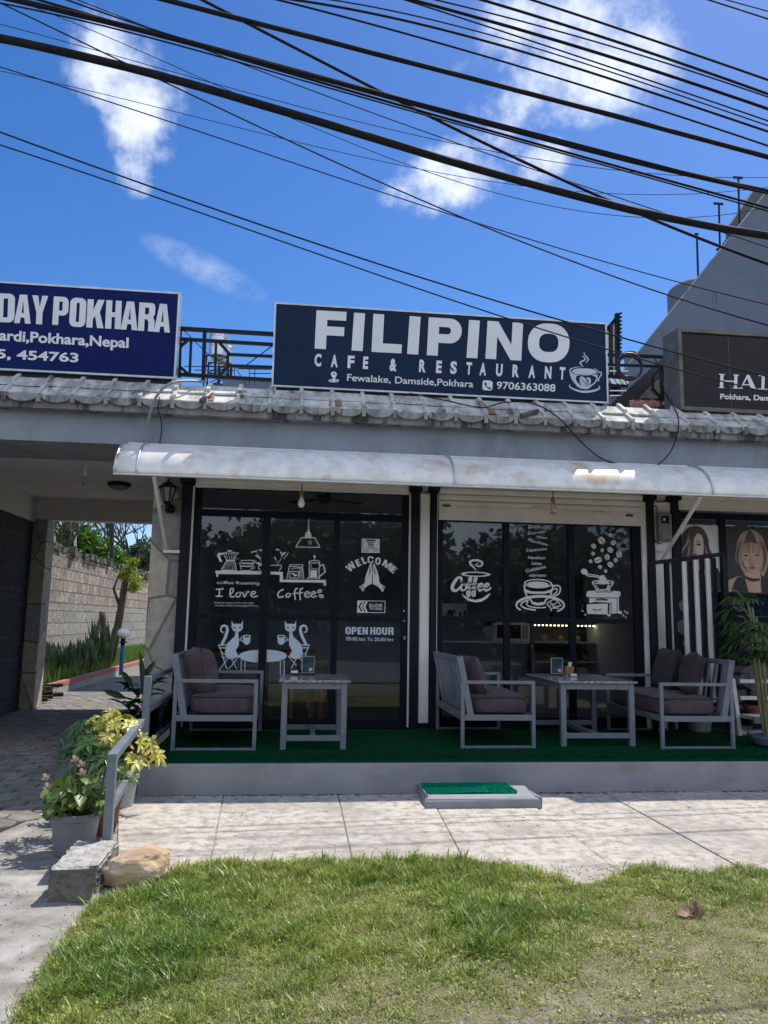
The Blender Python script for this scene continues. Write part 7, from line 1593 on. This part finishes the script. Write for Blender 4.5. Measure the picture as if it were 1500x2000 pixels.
def bare(label, px, Y, spots, seed):
    random.seed(seed); b0 = at(px, 1150, Y); t = thing('bare_tree', label, 'tree', (b0.x, Y, 0), 'bare trees beyond the garden wall')
    def fn(mb):
        def br(p, d, L, r_, dep):
            e = p+d*L; mb.tube([p, p.lerp(e, .5)+rvec()*L*.05, e], [r_, r_*.85, r_*.65], 5, cap=False)
            if dep:
                for k in range(3 if dep > 2 else 2): br(e, (d+rvec()*.6+Vector((0, 0, .1))).normalized(), L*.68, r_*.6, dep-1)
        br(Vector((b0.x, Y, 0)), Vector((0, 0, 1)), spots, .12, 0)
        for k in range(5): br(Vector((b0.x, Y, spots*.8)), (Vector((rnd(-.7, .7), rnd(-.4, .4), 1))).normalized(), spots*.27, .07, 4)
    part('branches', M['bark_dark'], t, fn)
bare('bare leafless tree above the mango tree crown', 205, 34, 5.6, 5); bare('bare leafless tree at the right edge of the passage opening', 262, 40, 5.2, 8); bare('dark leafless tree at the left edge of the passage opening', 100, 16, 3.2, 9)
tag(part('wooden_pole', M['dark_wood'], None, lambda mb: mb.tube([at(217, 1180, 24), at(219, 1000, 24)], .09, 8)), 'thin dark pole rising in front of the mango tree', 'pole')
tag(part('pipe_stake', M['white_globe'], None, lambda mb: mb.tube([atx(147, 1075, WX-.05), atx(147, 1040, WX-.05)], .035, 8)), 'short white pipe sticking up from the garden wall top', 'pipe')

def fartrees(mb):
    random.seed(91)
    for k in range(3000): mb.card(Vector((rnd(-16, 16), 62+rnd(0, 4), rnd(0, 1)*(3.2+1.4*mnoise.noise(Vector((k*.01, 2, 1)))))), rvec(), rvec(), rnd(.5, 1.0), .5)
tag(part('distant_trees', M['leaf_dark'], None, fartrees), kind='stuff')
# far hedge and trees across the street, behind the viewer: seen only mirrored in the glass
def streettrees(mb):
    random.seed(77)
    for k in range(46):
        x = -24+k*1.15+rnd(-.6, .6); y = -19-rnd(0, 6); h = 5.2+2.6*mnoise.noise(Vector((x*.16, 1.7, 3.1)))+rnd(-1, 1.2)
        for q_ in range(int(10+h*8)):
            c = Vector((x+rnd(-1.3, 1.3), y+rnd(-1.2, 1.2), rnd(.4, h))); 
            for _ in range(30): mb.card(c+rvec()*.8, rvec(), rvec(), rnd(.25, .5), .24)
    for k in range(4600):
        x = rnd(-28, 30); mb.card(Vector((x, -27-rnd(0, 2), rnd(0, 1)**.8*(5.8+3.4*mnoise.noise(Vector((x*.16, 1.7, 3.1)))))), rvec(), rvec(), rnd(.8, 1.4), .8)
tag(part('roadside_trees', M['leaf_street'], None, streettrees), kind='stuff')

# ================================================================== GRASS
edge_px = [(1560, 1722), (1500, 1712), (1440, 1706), (1380, 1722), (1320, 1712), (1250, 1704), (1215, 1718), (1170, 1738), (1120, 1742), (1080, 1722), (1000, 1706), (930, 1700), (880, 1688), (800, 1692), (740, 1696), (640, 1700), (560, 1698), (470, 1696), (400, 1700), (345, 1712), (322, 1735), (240, 1760), (195, 1770), (165, 1800), (130, 1842), (95, 1905), (55, 1965), (30, 2000)]
GP = [(lambda p: (p.x, p.y))(atz(x, y, -.03)) for x, y in edge_px] + [(-1.02, -4.4), (-.95, -5.2), (9, -5.6), (9, -2.15)]
GPn = np.array(GP)
def inside(P):
    x, y = P[:, 0], P[:, 1]; r = np.zeros(len(P), bool); n = len(GPn); j = n-1
    for i in range(n):
        xi, yi = GPn[i]; xj, yj = GPn[j]; c = ((yi > y) != (yj > y)) & (x < (xj-xi)*(y-yi)/(yj-yi+1e-12)+xi); r ^= c; j = i
    return r
def lawn(mb):
    n = len(GP); jj = [(x+rnd(-.012, .012), y+rnd(-.02, .02)) for x, y in GP]; tr = tessellate_polygon([[Vector((x, y, 0)) for x, y in jj]])
    mb.add([(x, y, .007) for x, y in jj] + [(x+(x-1)*.0, y, -.09) for x, y in jj], [tuple(t) for t in tr] + [(i, (i+1) % n, (i+1) % n+n, i+n) for i in range(n)])
o = part('lawn_soil', M['soil'], None, lawn); tag(o, kind='structure')
bm = bmesh.new(); bm.from_mesh(o.data); bmesh.ops.recalc_face_normals(bm, faces=bm.faces); bm.to_mesh(o.data); bm.free()
def vnoise(P, s, seed):
    return np.array([mnoise.noise(Vector((x*s+seed, y*s-seed, seed))) for x, y in P])
def make_grass():
    N = 420000
    P = np.column_stack([rng.uniform(-1.4, 3.7, N), rng.uniform(-4.45, -1.9, N)])
    # extra outside the frame, sparse
    Q = np.column_stack([rng.uniform(3.7, 9, 70000), rng.uniform(-5.5, -1.95, 70000)]); P = np.vstack([P, Q])
    jit = rng.normal(0, .022, P.shape); P = P[inside(P+jit)]
    n1 = vnoise(P, 1.1, 3.3); n2 = vnoise(P, 3.7, 9.1); n3 = vnoise(P, 11, 4.4)
    lush = .55*n1+.45*n2+.25*n3
    # bare, dry ground toward the lower right corner
    dry = np.clip((P[:, 0]-.95)*.6 + (-2.95-P[:, 1])*.9, 0, .7) + np.clip((-3.55-P[:, 1])*.8, 0, .4)
    for (px_, py_, rx_, ry_, k_) in ((430, 1900, .28, .22, .55), (620, 1960, .35, .2, .5), (300, 1960, .2, .25, .35), (500, 1800, .3, .1, .3), (1300, 1860, .5, .3, .3), (1180, 1960, .5, .25, .35), (760, 1940, .2, .2, .35)):
        q_ = atz(px_, py_, -.02); dry += k_*np.exp(-(((P[:, 0]-q_.x)/rx_)**2+((P[:, 1]-q_.y)/ry_)**2))
    for (px_, py_, rx_, ry_, k_) in ((700, 1740, .5, .12, .45), (1000, 1860, .25, .28, .6), (240, 1900, .22, .4, .45), (900, 1760, .35, .15, .4), (1450, 1760, .4, .15, .35), (330, 1790, .3, .15, .5), (600, 1840, .2, .15, .3)):
        q_ = atz(px_, py_, -.02); lush += k_*np.exp(-(((P[:, 0]-q_.x)/rx_)**2+((P[:, 1]-q_.y)/ry_)**2))
    clump = np.exp(-(((P[:, 0]-.95)/.22)**2+((P[:, 1]+2.95)/.28)**2)) + .9*np.exp(-(((P[:, 0]+.55)/.25)**2+((P[:, 1]+2.42)/.14)**2)) + .6*np.exp(-(((P[:, 0]+.55)/.3)**2+((P[:, 1]+3.2)/.35)**2))
    edgeb = np.clip((P[:, 1]+2.38)/.25, 0, 1)
    keep = rng.random(len(P)) < np.clip(.92+.3*lush-.14*dry+.4*clump+.2*edgeb, .7, 1); P = P[keep]; lush = lush[keep]; dry = dry[keep]; clump = clump[keep]; edgeb = edgeb[keep]; n3k = n3[keep]
    n = len(P)
    L = rng.uniform(.018, .046, n)*(1+.7*np.clip(lush, -.4, 1)+.9*clump-.35*dry+.45*edgeb); L *= (1+.75*np.clip(n3k, -.5, .8)); L *= np.where(rng.random(n) < .04, 1.8, 1)*np.clip(1.05-.45*dry, .5, 1.1); L = np.clip(L, .009, .13)
    a = rng.uniform(0, 2*np.pi, n); lean = rng.uniform(.15, 1.3, n) + np.where(rng.random(n) < .35, 1.2, 0)
    dirx, diry = np.cos(a)*lean, np.sin(a)*lean; nz = 1/np.sqrt(1+lean**2); dirx *= nz; diry *= nz
    W = rng.uniform(.0010, .0022, n)*(1+.5*(L > .07)); bl = rng.random(n) < .12; W = np.where(bl, W*2.0, W)
    px, py = -np.sin(a+rng.normal(0, .5, n)), np.cos(a)
    z0 = .004
    V = np.zeros((n, 5, 3))
    V[:, 0] = np.column_stack([P[:, 0]-px*W, P[:, 1]-py*W, np.full(n, z0)]); V[:, 1] = np.column_stack([P[:, 0]+px*W, P[:, 1]+py*W, np.full(n, z0)])
    mx_, my_ = P[:, 0]+dirx*L*.5, P[:, 1]+diry*L*.5; mz = z0+nz*L*.62
    V[:, 2] = np.column_stack([mx_+px*W*.85, my_+py*W*.85, mz]); V[:, 3] = np.column_stack([mx_-px*W*.85, my_-py*W*.85, mz])
    V[:, 4] = np.column_stack([P[:, 0]+dirx*L*1.25, P[:, 1]+diry*L*1.25, z0+nz*L*.95])
    me = bpy.data.meshes.new('grass'); nv = n*5; me.vertices.add(nv); me.vertices.foreach_set('co', V.reshape(-1))
    base = np.arange(n)*5
    loops = np.column_stack([base, base+1, base+2, base+3, base+3, base+2, base+4]).reshape(-1)
    me.loops.add(n*7); me.loops.foreach_set('vertex_index', loops)
    me.polygons.add(n*2); st_ = np.column_stack([np.arange(n)*7, np.arange(n)*7+4]).reshape(-1); me.polygons.foreach_set('loop_start', st_)
    pd = np.clip(.20+.34*dry-.35*lush-.3*clump, .05, .58); r = rng.random(n); pl = np.clip(.24+.6*lush+.6*clump, .05, .85)
    mi = np.where(r < pd, 2, np.where(rng.random(n) < pl, 1, 0)); me.polygons.foreach_set('material_index', np.repeat(mi, 2))
    me.update(calc_edges=True); me.validate()
    for m_ in ('g_green', 'g_lush', 'g_dry'): me.materials.append(M[m_])
    o = bpy.data.objects.new('grass', me); COL.objects.link(o); tag(o, kind='stuff'); return o
make_grass()
def clover(mb):
    random.seed(12)
    k = 0
    while k < 4200:
        x, y = rnd(-1.2, 3.6), rnd(-4.3, -2.05)
        if not inside(np.array([[x, y]]))[0]: continue
        k += 1
        if mnoise.noise(Vector((x*2.2, y*2.2, 5))) < -.02: continue
        p = Vector((x, y, .006+rnd(.006, .03))); a = rnd(0, 2*PI); mb.leaf(p, (math.cos(a), math.sin(a), rnd(-.1, .6)), (0, 0, 1), rnd(.010, .024), rnd(.006, .013), .1, .1)
tag(part('clover', M['g_green'], None, clover), kind='stuff')
def litter(mb):
    random.seed(15)
    for k in range(900):
        x, y = rnd(-1.1, 3.4), rnd(-4.3, -2.05); a = rnd(0, PI); L = rnd(.02, .08); d = Vector((math.cos(a), math.sin(a), rnd(-.1, .25)))*L; p = Vector((x, y, .014)); mb.bar(p, p+d, .0022, .0016)
tag(part('straw_litter', M['g_dry'], None, litter), kind='stuff')
def deadleaves(mb):
    random.seed(19)
    for k in range(110):
        x, y = (rnd(-1.0, 3.4), rnd(-4.2, -2.1)) if k < 70 else ((rnd(-1.1, 4.5), rnd(-2.0, -.05)) if k < 92 else (rnd(-2.6, -1.2), rnd(-4, -.6)))
        z = .03 if k < 70 else (.004 if k < 92 else -.045); a = rnd(0, 2*PI); mb.leaf((x, y, z+rnd(0, .012)), (math.cos(a), math.sin(a), rnd(-.1, .2)), (rnd(-.3, .3), rnd(-.3, .3), 1), rnd(.012, .04), rnd(.008, .02), .3, rnd(-.1, .2))
tag(part('leaf_litter', M['dry'], None, deadleaves), kind='stuff')
def grime(mb):
    random.seed(20)
    for k in range(900):
        x = rnd(-1.2, 7); y = -abs(random.gauss(0, .025))-.003; r_ = rnd(.002, .012); mb.add([Vector((x+r_*math.cos(t)*rnd(.6, 1.8), min(-.001, y+r_*math.sin(t)), .0035+rnd(0, .001))) for t in [2*PI*i/6 for i in range(6)]], [(0, 1, 2, 3, 4, 5)])
tag(part('dirt', M['potsoil'], None, grime), kind='stuff')
def pebbles(mb):
    random.seed(16)
    for k in range(700):
        if k < 260: p = atz(rnd(900, 1520), 2010-abs(random.gauss(0, 55)), .008)
        elif k < 420: p = atz(rnd(1090, 1230), rnd(1690, 1745), 0.004)
        elif k < 560: p = atz(rnd(0, 200), rnd(1640, 2000), -.048)
        else: p = atz(rnd(330, 1500), 1690+abs(random.gauss(0, 12)), .0)
        r_ = rnd(.002, .008)*(1.4 if k < 260 else .8); q_ = [p+Vector((r_*math.cos(t)*rnd(.7, 1.3), r_*math.sin(t)*rnd(.7, 1.3), 0)) for t in [2*PI*i/6 for i in range(6)]]
        mb.add(q_+[p+Vector((0, 0, r_*.8))], [(i, (i+1) % 6, 6) for i in range(6)])
tag(part('pebbles', M['pebble'], None, pebbles), kind='stuff')
